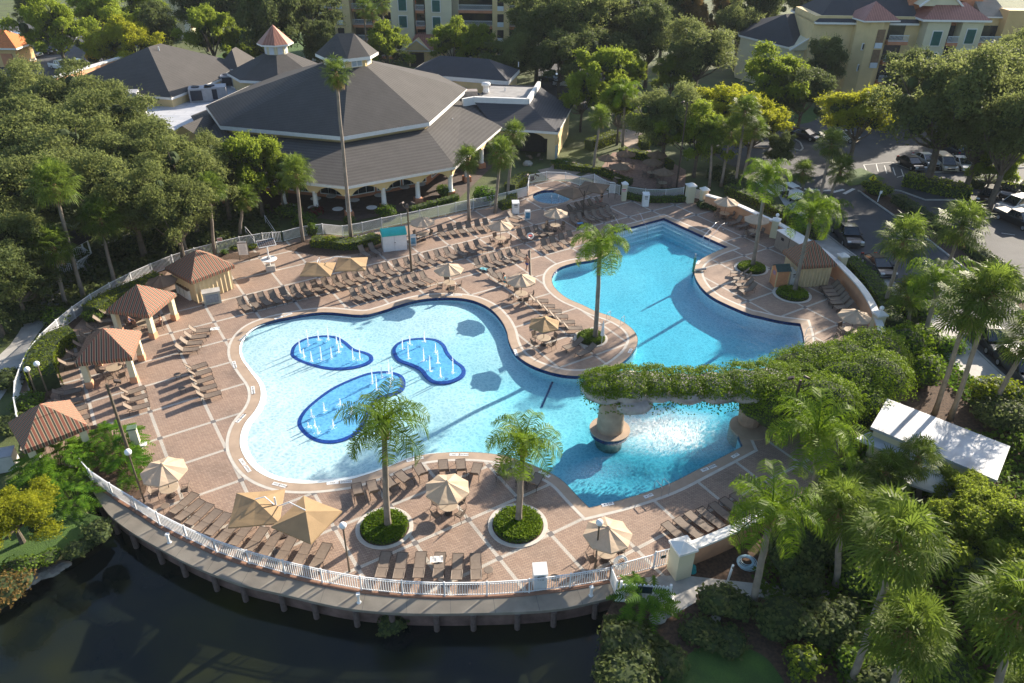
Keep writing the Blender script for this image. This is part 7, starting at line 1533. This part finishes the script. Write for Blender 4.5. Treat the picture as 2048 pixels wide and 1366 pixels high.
for e in ells[:-1]: rk.sphere((e[0], e[1], e[2]-.25), 1, 14, 9, (e[3]*1.0, e[4]*.97, e[5]*.95))
rk.v = [(x+.12*noise.noise((x*1.3, y*1.3, z_*1.3)), y+.12*noise.noise((x*1.3+9, y*1.3, z_)), z_+.15*noise.noise((x*1.1, y*1.1+5, z_))) for x, y, z_ in rk.v]; rk.build('rock', M_ROCK, root)
q = G(1265,800,2.6)-o_; bo_ = MB().sphere((q.x, q.y-.5, 2.6), 1, 14, 10, (1.35, .9, .72)); bo_.v = [(x+.18*noise.noise((x*2, y*2, z_*2)), y+.18*noise.noise((x*2+9, y*2, z_)), z_+.18*noise.noise((x*2, y*2+5, z_))) for x, y, z_ in bo_.v]; bo_.build('rock_outcrop', M_ROCK, root)
q = G(1200,745,3.9)-o_; MB().sphere((q.x-.1, q.y-.6, 3.75), .5, 9, 6, (1.1, .8, .8)).build('rock_outcrop', M_ROCK, root)
top = [(e[0], e[1]+.1, e[2]+.12, e[3]*1.03, e[4]*1.0, e[5]*1.0) for e in ells]
iv = MB(); rr = random.Random(4)
lv = blob_leaves(top, 46000, .12, 11, .06); keep = MB()
for f in lv.f:
    c = Vector(lv.v[f[0]]); 
    if c.z < 2.75+.25*noise.noise((c.x*.8, c.y*.8, 1)): continue
    px = PX(c+o_)
    if noise.noise((c.x*.7, c.y*1.4, 3.3)) > .44 and c.z > 3.2: continue
    o = len(keep.v); keep.v += [lv.v[i] for i in f]; keep.f.append((o, o+1, o+2, o+3))
for e in ells:
    for _ in range(260):
        a = rr.uniform(0, 6.28); x, y = e[0]+e[3]*math.cos(a)*1.0, e[1]+e[4]*math.sin(a)*1.0; card(keep, Vector((x, y, 3.0-rr.random()**2*.9)), Vector((math.cos(a), math.sin(a), .2))+rndv(rr)*.4, .15, .11, rr)
keep.build('vines', LM['ivy'], root)
# rocks at the right abutment and the planted mound
q = G(1500,850); MB().sphere((q.x-gp.x, q.y-gp.y+.3, .9), 1, 12, 8, (.9, .9, 2.0)).build('abutment', mat('tan_rock', (.33, .24, .18), .9, 1.5, .3, .6, 6), root); q = G(1483,858); MB().lathe([(1.5, -1.2), (1.5, .05), (.3, .05)], (q.x-gp.x+.7, q.y-gp.y+.2, 0), 24).build('abutment_ledge', M_COP, root)
mound = [((1600,752),1.9,3.2,2.4,1.9),((1650,742),2.0,3.2,2.6,2.0),((1700,738),2.1,3.2,2.6,2.1),((1745,715),2.2,2.6,2.4,2.2),((1690,775),2.2,3.0,2.4,2.3),((1745,765),2.3,2.8,2.4,2.3),((1560,812),2.4,2.4,1.9,2.1),((1525,800),2.5,2.0,1.7,1.8),((1640,815),2.8,2.8,2.2,2.3),((1720,815),1.8,2.0,2.0,1.9),((1640,760),1.2,3.2,2.6,2.6)]
g0 = G(1670,790); rt = empty('vine_mound', 'broad mound of clipped vines at the right end of the rock bridge', 'hedge', (g0.x, g0.y, 0)); el = []
for (u, v), zc, rx, ry, rz_ in mound: q = G(u, v, zc); el.append((q.x-g0.x, q.y-g0.y, zc, rx, ry, rz_))
blob_leaves(el, 60000, .13, 21, .05).build('leaves', LM['ivy'], rt); core_mesh(el, .86).build('inner_foliage', M_CORE, rt)
# falling water and the churned foam below it
m, n, b = nodes('foam'); b.inputs['Base Color'].default_value = (.88, .93, .95, 1); b.inputs['Roughness'].default_value = .5; t = n.nodes.new('ShaderNodeBsdfTransparent'); mx = n.nodes.new('ShaderNodeMixShader'); at = n.nodes.new('ShaderNodeAttribute'); at.attribute_name = 'foam'; nz = noise_node(n, 5, 5); f = math_n(n, 'MULTIPLY', at.outputs['Fac'], math_n(n, 'ADD', math_n(n, 'MULTIPLY', nz.outputs['Fac'], 1.9), -.25)); f = math_n(n, 'MINIMUM', math_n(n, 'MAXIMUM', f, 0), .92); L(n, f, mx.inputs[0]); L(n, t.outputs[0], mx.inputs[1]); L(n, b.outputs[0], mx.inputs[2]); L(n, mx.outputs[0], n.nodes['Material Output'].inputs[0]); M_FOAM = m
fc = G(1350,868,-.1); fx = 6.2; mb = MB(); N_ = 44; at_ = []
for j in range(N_+1):
    for i in range(N_+1):
        x, y = (i/N_*2-1)*fx, (j/N_*2-1)*3.4; d = math.sqrt((x/fx)**2*1.1+(y/3.4)**2); a = max(0, 1-d)**1.25*1.15; hh = .07*a*noise.noise((x*2.5, y*2.5, .3)); mb.v.append((x, y, .012+max(0, hh+.02*a))); at_.append(a)
for j in range(N_):
    for i in range(N_): k = j*(N_+1)+i; mb.f.append((k, k+1, k+N_+2, k+N_+1))
o = mb.build('waterfall_foam', M_FOAM, loc=(fc.x, fc.y, -.11)); at2 = o.data.attributes.new('foam', 'FLOAT', 'POINT'); at2.data.foreach_set('value', at_); tag(o, 'white churned foam on the pool below the rock bridge', 'foam')
fc2 = G(1195,945,-.1); mb = MB(); at_ = []
for j in range(31):
    for i in range(31): x, y = (i/15-1)*2.9, (j/15-1)*1.5; d = math.sqrt((x/2.9)**2+(y/1.5)**2); a = max(0, 1-d)**1.0*.5; mb.v.append((x, y, .01)); at_.append(a)
for j in range(30):
    for i in range(30): k = j*31+i; mb.f.append((k, k+1, k+32, k+31))
o = mb.build('bubbling_foam', M_FOAM, loc=(fc2.x, fc2.y, -.105)); at2 = o.data.attributes.new('foam', 'FLOAT', 'POINT'); at2.data.foreach_set('value', at_); o.rotation_euler = (0, 0, .35); tag(o, 'drifting bubbles on the pool beside the round pier', 'foam')
mb = MB(); rr = random.Random(8); a, b = G(1300,812,2.6), G(1400,822,2.6)
for k in range(900):
    t = rr.random(); p = a.lerp(b, t); zz = rr.uniform(-.1, 2.5); q = 1-(zz/2.6); x, y = p.x+rr.gauss(0, .12)+q*rr.gauss(0, .25), p.y-.7-q*.8+rr.gauss(0, .15); l_ = rr.uniform(.06, .28); w_ = rr.uniform(.006, .016); mb.box((x, y, zz), (w_, w_, l_))
tag(mb.build('waterfall', M_SPRAY), 'thin curtain of falling water under the rock bridge', 'waterfall')

for i, (u, v, r) in enumerate([(60,1160,.55),(78,1152,.45),(95,1146,.6),(112,1138,.45),(70,1140,.4),(128,1130,.4),(45,1175,.4)]):
    g = G(u, v, -1.0); o = MB().sphere((0, 0, 0), r, 9, 6, (1.2, .8, .35)); rr = random.Random(u); o.v = [(x+rr.uniform(-.1, .1)*r, y+rr.uniform(-.1, .1)*r, z_+rr.uniform(-.08, .08)*r) for x, y, z_ in o.v]; tag(o.build('boulder', mat('riprap_grey', (.26, .25, .23), .9, 3, .3), loc=(g.x, g.y, -.95)), 'flat grey stone, %s in the riprap on the left lake bank' % ORD[i], 'rock', 'riprap stones at the lake edge')
# ================================================================ CARS
M_TYRE = mat('tyre_black', (.02, .02, .02), .8); M_RIM = mat('alloy_rim', (.45, .46, .48), .3, 2, .1, metal=.7); M_LAMP = mat('lamp_clear', (.75, .77, .8), .15); M_TAIL = mat('tail_red', (.35, .01, .01), .25); M_TRIMB = mat('black_plastic', (.02, .02, .022), .55)
M_CGL = mat('car_glass', (.012, .018, .024), .05, 1, .1, spec=.9)
_paint = {}
def paint(c):
    if c not in _paint:
        m, n, b = nodes('car_paint'); b.inputs['Base Color'].default_value = (*c, 1); b.inputs['Roughness'].default_value = .28; b.inputs['Metallic'].default_value = .25; b.inputs['Coat Weight'].default_value = .8; b.inputs['Coat Roughness'].default_value = .05; _paint[c] = m
    return _paint[c]
SHAPES = { # side profile of the body (x from rear -L/2), cabin outline, length, width
 'sedan': (4.7, 1.82, [(-2.35,.45),(-2.3,.85),(-1.75,.98),(-.9,1.0),(.75,.96),(1.75,.86),(2.25,.7),(2.35,.42)], [(-1.7,.97),(-1.0,1.40),(.1,1.44),(1.15,.95)]),
 'suv': (4.7, 1.92, [(-2.35,.5),(-2.33,1.05),(-2.2,1.12),(-.9,1.12),(.9,1.1),(1.9,1.0),(2.3,.82),(2.35,.45)], [(-2.25,1.1),(-1.95,1.68),(.2,1.74),(1.15,1.1)]),
 'van': (5.0, 1.98, [(-2.5,.45),(-2.48,1.05),(-2.3,1.12),(-.9,1.12),(1.1,1.08),(2.1,.9),(2.45,.7),(2.5,.42)], [(-2.4,1.1),(-2.15,1.72),(.5,1.76),(1.7,1.0)]),
 'pickup': (5.6, 1.95, [(-2.8,.6),(-2.78,1.12),(-1.0,1.12),(-.9,1.12),(.95,1.14),(2.3,1.08),(2.72,.95),(2.8,.55)], [(-.85,1.12),(-.6,1.72),(.55,1.76),(1.35,1.14)]),
 'cart': (2.5, 1.25, [(-1.25,.35),(-1.25,.75),(-.6,.8),(-.1,.5),(.5,.5),(.75,.85),(1.2,.7),(1.25,.35)], None)}
def car(kind, u, v, hu, hv, col, label, zb=-.03):
    Ln, W_, prof, cab = SHAPES[kind]; g = G(u, v, .5); h_ = G(hu, hv, .5); rz = math.atan2(h_.y-g.y, h_.x-g.x)
    root = empty('golf_cart' if kind == 'cart' else ('pickup_truck' if kind == 'pickup' else 'parked_car'), label, {'pickup': 'pickup truck', 'cart': 'golf cart', 'suv': 'suv', 'van': 'van'}.get(kind, 'car'), (g.x, g.y, zb), rz, 'parked vehicles'); P_ = paint(col)
    mb = MB(); zl = .3; n_ = len(prof)
    for s, w_, dz in ((-1, W_/2*.93, 1), (-1, W_/2, .8), (1, W_/2, .8), (1, W_/2*.93, 1)):
        for x, zz in prof: mb.v.append((x*(1 if dz < 1 else .985), s*w_, zl+(zz-zl)*dz))
    o2 = len(mb.v)
    for j in range(3):
        for i in range(n_-1): mb.f.append((j*n_+i, j*n_+i+1, (j+1)*n_+i+1, (j+1)*n_+i))
    for j, s in ((1, -1), (2, 1)):
        b0 = len(mb.v)
        for x, zz in prof: mb.v.append((x, s*W_/2*.96, zl))
        for i in range(n_-1): mb.f.append((j*n_+i, b0+i, b0+i+1, j*n_+i+1) if s < 0 else (j*n_+i+1, b0+i+1, b0+i, j*n_+i))
    mb.f += [(0, n_, 2*n_, 3*n_), (n_-1, 4*n_-1, 3*n_-1, 2*n_-1)]
    body = mb.build('body', P_, root)
    bm = bmesh.new(); bm.from_mesh(body.data); bmesh.ops.recalc_face_normals(bm, faces=bm.faces); bm.to_mesh(body.data); bm.free()
    if cab:
        c = MB(); rw, bw = W_/2*.72, W_/2*.92; (x0, z0), (x1, z1), (x2, z2), (x3, z3) = cab
        c.v = [(x0, -bw, z0-.03), (x3, -bw, z3-.03), (x3, bw, z3-.03), (x0, bw, z0-.03), (x1, -rw, z1), (x2, -rw, z2), (x2, rw, z2), (x1, rw, z1)]; c.f = [(0, 1, 5, 4), (1, 2, 6, 5), (2, 3, 7, 6), (3, 0, 4, 7), (4, 5, 6, 7)]; c.build('windows', M_CGL, root)
        r_ = MB(); r_.box(((x1+x2)/2, 0, (z1+z2)/2+.015), (x2-x1+.1, rw*2+.06, .05), 0, 0, -math.atan2(z2-z1, x2-x1))
        for s in (-1, 1):
            for (a, za, ya), (b_, zb_, yb) in (((x0, z0, bw), (x1, z1, rw)), ((x3, z3, bw), (x2, z2, rw)), (((x0+x3)/2-.1, (z0+z3)/2, bw), ((x1+x2)/2, (z1+z2)/2, rw))): r_.tube([(a, s*ya, za), (b_, s*yb, zb_)], .05, 4)
        r_.build('roof', P_, root)
    if kind == 'pickup': MB().box((-1.85, 0, 1.10), (1.7, W_*.8, .06)).build('bed_cover', M_TRIMB, root)
    if kind == 'suv': MB().tube([(-1.7, -.62, 1.78), (.1, -.62, 1.82)], .025, 4).tube([(-1.7, .62, 1.78), (.1, .62, 1.82)], .025, 4).build('roof_rails', M_TRIMB, root)
    if kind == 'cart':
        MB().box((.1, 0, 1.85), (1.7, 1.2, .07)).build('canopy', M_WHITE, root); f = MB(); [f.tube([(x, y, .6), (x, y, 1.85)], .025, 4) for x in (-.55, .75) for y in (-.55, .55)]; f.build('canopy_frame', M_TRIMB, root); MB().box((-1.0, 0, 1.0), (1.1, 1.25, .9)).build('cargo_box', M_WHITE, root); MB().box((.0, 0, .85), (.5, 1.0, .3)).build('seat', M_TRIMB, root)
    rw_ = .34 if kind != 'cart' else .24; wx = Ln*.305
    for x in (-wx, wx):
        for s in (-1, 1):
            t = MB().lathe([(rw_*.6, -.11), (rw_, -.09), (rw_, .09), (rw_*.6, .11)], (0, 0, 0), 18).build('wheel', M_TYRE, root); t.location = (x, s*(W_/2-.08), rw_); t.rotation_euler = (R(90), 0, 0)
            MB().lathe([(rw_*.62, -.115), (rw_*.62, .115)], (0, 0, 0), 12).build('rim', M_RIM, t)
    for s in (-1, 1):
        MB().box((Ln/2-.1, s*W_*.36, .72 if kind in ('sedan', 'cart') else .88), (.18, .36, .14)).build('headlight', M_LAMP, root); MB().box((-Ln/2+.03, s*W_*.38, .85), (.12, .3, .16)).build('taillight', M_TAIL, root)
        if cab: MB().box((cab[3][0]-.25, s*(W_/2+.09), cab[3][1]+.05), (.14, .18, .13)).build('mirror', P_, root)
    if kind != 'cart': MB().box((Ln/2+.01, 0, .62), (.06, W_*.5, .2)).build('grille', M_TRIMB, root); MB().box((0, 0, .32), (Ln*.97, W_*.9, .18)).build('underbody', M_TRIMB, root)
    return root
BLK, DGR, SIL, WHT, TAN_, DBL = (.008, .009, .011), (.03, .033, .038), (.45, .47, .50), (.78, .78, .78), (.38, .33, .26), (.012, .03, .06)
for a in [('pickup',1694,470,1712,492,DGR,'dark grey pickup parked on the drive beside the pool wall'),('sedan',1757,531,1782,555,BLK,'black car parked behind the dark pickup on the drive'),('sedan',1842,592,1868,618,DBL,'dark blue car under the roadside feather palm'),('suv',1980,680,2005,706,BLK,'big black suv near the right edge of the drive'),('suv',2040,740,2065,765,BLK,'dark car beyond the big black suv at the right edge'),
 ('suv',1975,395,1955,420,BLK,'black suv in the shaded lower car park'),('suv',2020,383,2002,402,BLK,'black car beside the shaded black suv'),('suv',2028,412,2004,418,SIL,'silver crossover in the lower car park'),('pickup',2035,440,2062,452,BLK,'black pickup below the silver crossover at the right edge'),
 ('sedan',1823,327,1850,342,BLK,'black sedan next to the hatched no-parking area'),('sedan',1852,321,1873,333,SIL,'silver car right behind the black sedan'),('van',1888,328,1905,342,TAN_,'tan van under the massive oak'),('sedan',1922,328,1942,340,WHT,'white sedan right of the tan van'),('suv',1908,300,1885,288,DBL,'dark suv in the row behind the tan van'),('sedan',1945,295,1925,285,WHT,'white car glimpsed through the massive oak'),('sedan',1990,300,1970,290,SIL,'silver car deep under the massive oak'),
 ('sedan',1610,270,1638,277,BLK,'black car by the traffic island with the twin-post lamp'),('sedan',1686,274,1712,279,WHT,'white car half hidden by the yellow-green island tree'),('cart',1580,390,1566,382,BLK,'golf cart with a white box by the crosswalk'),
 ('suv',1131,167,1116,166,WHT,'white suv in the drive behind the clubhouse'),('suv',1100,158,1088,156,DGR,'dark suv left of the white suv behind the clubhouse'),
 ('suv',46,119,68,120,WHT,'white suv in the front row of the top left car park'),('sedan',61,108,82,109,SIL,'silver sedan behind the white suv at the top left'),('sedan',93,102,114,104,BLK,'black sedan in the front row of the top left car park'),('pickup',122,133,142,137,WHT,'white pickup near the long peach parapet'),('suv',163,132,183,136,BLK,'black suv right of the white pickup'),
 ('suv',30,76,10,74,SIL,'silver suv in the back row of the top left car park'),('sedan',57,75,38,73,BLK,'black car at the right of the back row at the top left'),('sedan',8,90,-8,88,SIL,'silver car at the left edge of the back row'),('sedan',20,83,2,81,DGR,'dark grey car between the two silver cars at the top left'),('sedan',200,53,215,55,DBL,'blue car glimpsed between the green trees at the top'),('sedan',632,118,650,120,WHT,'white car glimpsed behind the shingled lantern')]: car(*a)
shrub((190,124), 1.8, 2.4, 'gold', 'bright golden-orange bush at the end of the long peach parapet', 'shrub', seed=201, leaf=.35, name='golden_bush')
# ================================================================ PEOPLE
M_SKIN = mat('skin_tan', (.42, .22, .14), .55, 3, .06); M_HAIR = mat('dark_hair', (.025, .016, .012), .6)
def skin_fig(joints, edges, rad, name, m, parent, levels=1, root_i=0):
    me = bpy.data.meshes.new(name); me.from_pydata(joints, edges, []); o = bpy.data.objects.new(name, me); COL.objects.link(o)
    md = o.modifiers.new('skin', 'SKIN'); md.use_smooth_shade = True; 
    for i, r in enumerate(rad): v = me.skin_vertices[0].data[i]; v.radius = (r, r) if not isinstance(r, tuple) else r; v.use_root = (i == root_i)
    o.modifiers.new('sub', 'SUBSURF').levels = levels; o.modifiers['sub'].render_levels = levels
    dg = bpy.context.evaluated_depsgraph_get(); dg.update(); mesh = bpy.data.meshes.new_from_object(o.evaluated_get(dg)); bpy.data.objects.remove(o); mesh.materials.clear(); mesh.materials.append(m)
    q = bpy.data.objects.new(name, mesh); COL.objects.link(q); q.parent = parent; return q
def person(loc, rz, pose, label, shorts=None, top=None, hair=.0):
    """faces +x; pose: stand / walk / sit"""
    root = empty('person', label, 'person', loc, rz); J = []; E = []; Rr = []
    def add(p, r, par=None):
        J.append(p); Rr.append(r)
        if par is not None: E.append((par, len(J)-1))
        return len(J)-1
    pz = .93 if pose != 'sit' else .50; pel = add((0, 0, pz), (.12, .16)); wst = add((.0, 0, pz+.16), (.10, .13), pel); ch = add((.01 if pose != 'sit' else -.06, 0, pz+.38), (.12, .17), wst); nk = add((.0 if pose != 'sit' else -.08, 0, pz+.56), .055, ch); hd = add((.03 if pose != 'sit' else -.05, 0, pz+.66), (.085, .075), nk); ht = add((.03 if pose != 'sit' else -.05, 0, pz+.77), (.09, .08), hd)
    add((.12 if pose != 'sit' else .04, 0, pz+.69), .016, hd)
    for s in (-1, 1):
        sw = s*(.18 if pose == 'walk' else 0)
        if pose == 'sit': kn = (.42, s*.12, .52); an = (.55, s*.13, .14); ft = (.70, s*.13, .06)
        else: kn = (sw*.9+.03, s*.10, .50); an = (sw*1.5-(.08 if sw < 0 else 0), s*.10, .09 if sw >= 0 else .13); ft = (an[0]+.15, s*.11, .04)
        h_ = add((0, s*.10, pz-.07), .095, pel); k_ = add(kn, .062, h_); a_ = add(an, .042, k_); add(ft, .036, a_)
        sh = add((ch and J[ch][0], s*.20, pz+.47), .058, ch); 
        if pose == 'sit': el = (.08, s*.27, pz+.24); wr = (.30, s*.20, pz+.14)
        else: el = (-sw*.5, s*.27, pz+.20); wr = (-sw*.9+.08, s*.26, pz-.03)
        e_ = add(el, .042, sh); w_ = add(wr, .028, e_); d = (Vector(wr)-Vector(el)).normalized(); p = Vector(wr)+d*.07; pm = add(tuple(p), .034, w_)
        for q in range(4): fa = p+d*(.07+.01*(q % 3))+Vector((0, (q-1.5)*.02, 0)); add(tuple(fa), .009, pm)
        add(tuple(p+d*.03+Vector((.03, -s*.03, 0))), .011, pm)
    skin_fig(J, E, Rr, 'body', M_SKIN, root)
    x = J[ht][0]; MB().sphere((x-.015, 0, J[ht][2]+.01), .112, 12, 8, (1, .9, .95)).build('hair', M_HAIR, root, smooth=True)
    if shorts:
        jj = [(0, 0, pz+.06), (0, 0, pz-.02)]; ee = [(0, 1)]; rr = [(.13, .17), (.13, .17)]
        for s in (-1, 1): hp = Vector((0, s*.10, pz-.07)); kn = Vector(J[8 if s < 0 else 8]) if False else (Vector((.42, s*.12, .52)) if pose == 'sit' else Vector((s*(.18 if pose == 'walk' else 0)*.9+.03, s*.10, .50))); jj.append(tuple(hp)); rr.append(.12); ee.append((1, len(jj)-1)); jj.append(tuple(hp.lerp(kn, .65))); rr.append(.095); ee.append((len(jj)-2, len(jj)-1))
        skin_fig(jj, ee, rr, 'shorts', shorts, root)
    if top:
        jj = [J[pel], J[wst], J[ch], (J[ch][0], 0, pz+.50)]; jj[0] = (jj[0][0], 0, pz+.02); skin_fig(jj, [(0, 1), (1, 2), (2, 3)], [(.135, .175), (.125, .15), (.14, .19), (.10, .15)], 'shirt', top, root)
    return root
cl = lambda n_, c: mat(n_, c, .8, 4, .1)
g = G(1053,541); person((g.x, g.y, 0), 1.1, 'walk', 'shirtless man in blue swim shorts walking toward the deep pool', cl('blue_shorts', (.03, .06, .25)))
g = G(1011,563,.36); person((g.x-.1, g.y, -.06), -.55, 'sit', 'woman in teal sitting upright on a lounger', cl('teal_bottom', (.02, .28, .33)), cl('teal_top', (.02, .30, .36)))
g = G(1203,405); person((g.x, g.y, 0), 2.4, 'stand', 'person in dark clothes standing at the spa loungers', cl('dark_trousers', (.03, .03, .03)), cl('dark_shirt', (.05, .045, .045)))
g = G(324,657); person((g.x, g.y, 0), 3.4, 'sit', 'person with a patterned dress seated inside the upper gazebo', cl('pattern_skirt', (.35, .22, .3)), cl('pale_top', (.5, .38, .36)))
g = G(262,655); person((g.x, g.y, 0), .2, 'sit', 'person in black shorts seated in the shade of the upper gazebo', cl('black_shorts', (.02, .02, .03)), cl('navy_top', (.05, .05, .12)))
for i, (u, v, rz, lb) in enumerate([(322,659,3.4,'chair of the person in the patterned dress'),(260,657,.2,'chair of the person in black shorts'),(283,650,1.5,'empty chair inside the upper gazebo')]): g = G(u, v); CK.place((g.x, g.y, 0), rz, lb, CG)
for u, v, lb in ((290,660,'patio table inside the upper gazebo'),(232,750,'patio table inside the middle gazebo')):
    g = G(u, v); TK.place((g.x, g.y, 0), .2, lb, TG)
for i, (u, v, rz) in enumerate([(205,752,0),(222,765,.8),(246,762,2.4),(244,742,3.6)]): g = G(u, v); CK.place((g.x, g.y, 0), rz, 'chair inside the middle gazebo, %s from the left' % ORD[i], CG)
g = G(1108,356); 
# ================================================================ HAZE
m, n, b = nodes('haze_air'); n.nodes.remove(b); pv = n.nodes.new('ShaderNodeVolumePrincipled'); pv.inputs['Color'].default_value = (.78, .86, .95, 1); pv.inputs['Density'].default_value = .00010; pv.inputs['Anisotropy'].default_value = 0; n.links.new(pv.outputs[0], n.nodes['Material Output'].inputs['Volume'])
tag(MB().box((0, 420, 19), (1500, 1000, 44.5)).build('haze', m), kind='stuff', label='thin pale haze over the far trees and buildings', cat='haze')
# ================================================================ FINISH: every thing's Empty stands at its base
bpy.context.view_layer.update()
for o in list(SC.objects):
    if o.type == 'EMPTY' and o.parent is None and o.location.length < 1e-6 and o.children:
        pts = []
        for c in o.children:
            if c.type == 'MESH' and len(c.data.vertices): bb = [c.matrix_world @ Vector(q) for q in c.bound_box]; pts += bb
        if not pts: continue
        cx = (min(p.x for p in pts)+max(p.x for p in pts))/2; cy = (min(p.y for p in pts)+max(p.y for p in pts))/2; v = Vector((cx, cy, 0)); o.location = v
        for c in o.children: c.location = c.location-v
for K in list(LK.values())+list(UK.values())+[TK, CK]:
    if not K.used:
        for c in list(K.root.children): bpy.data.objects.remove(c)
        bpy.data.objects.remove(K.root)
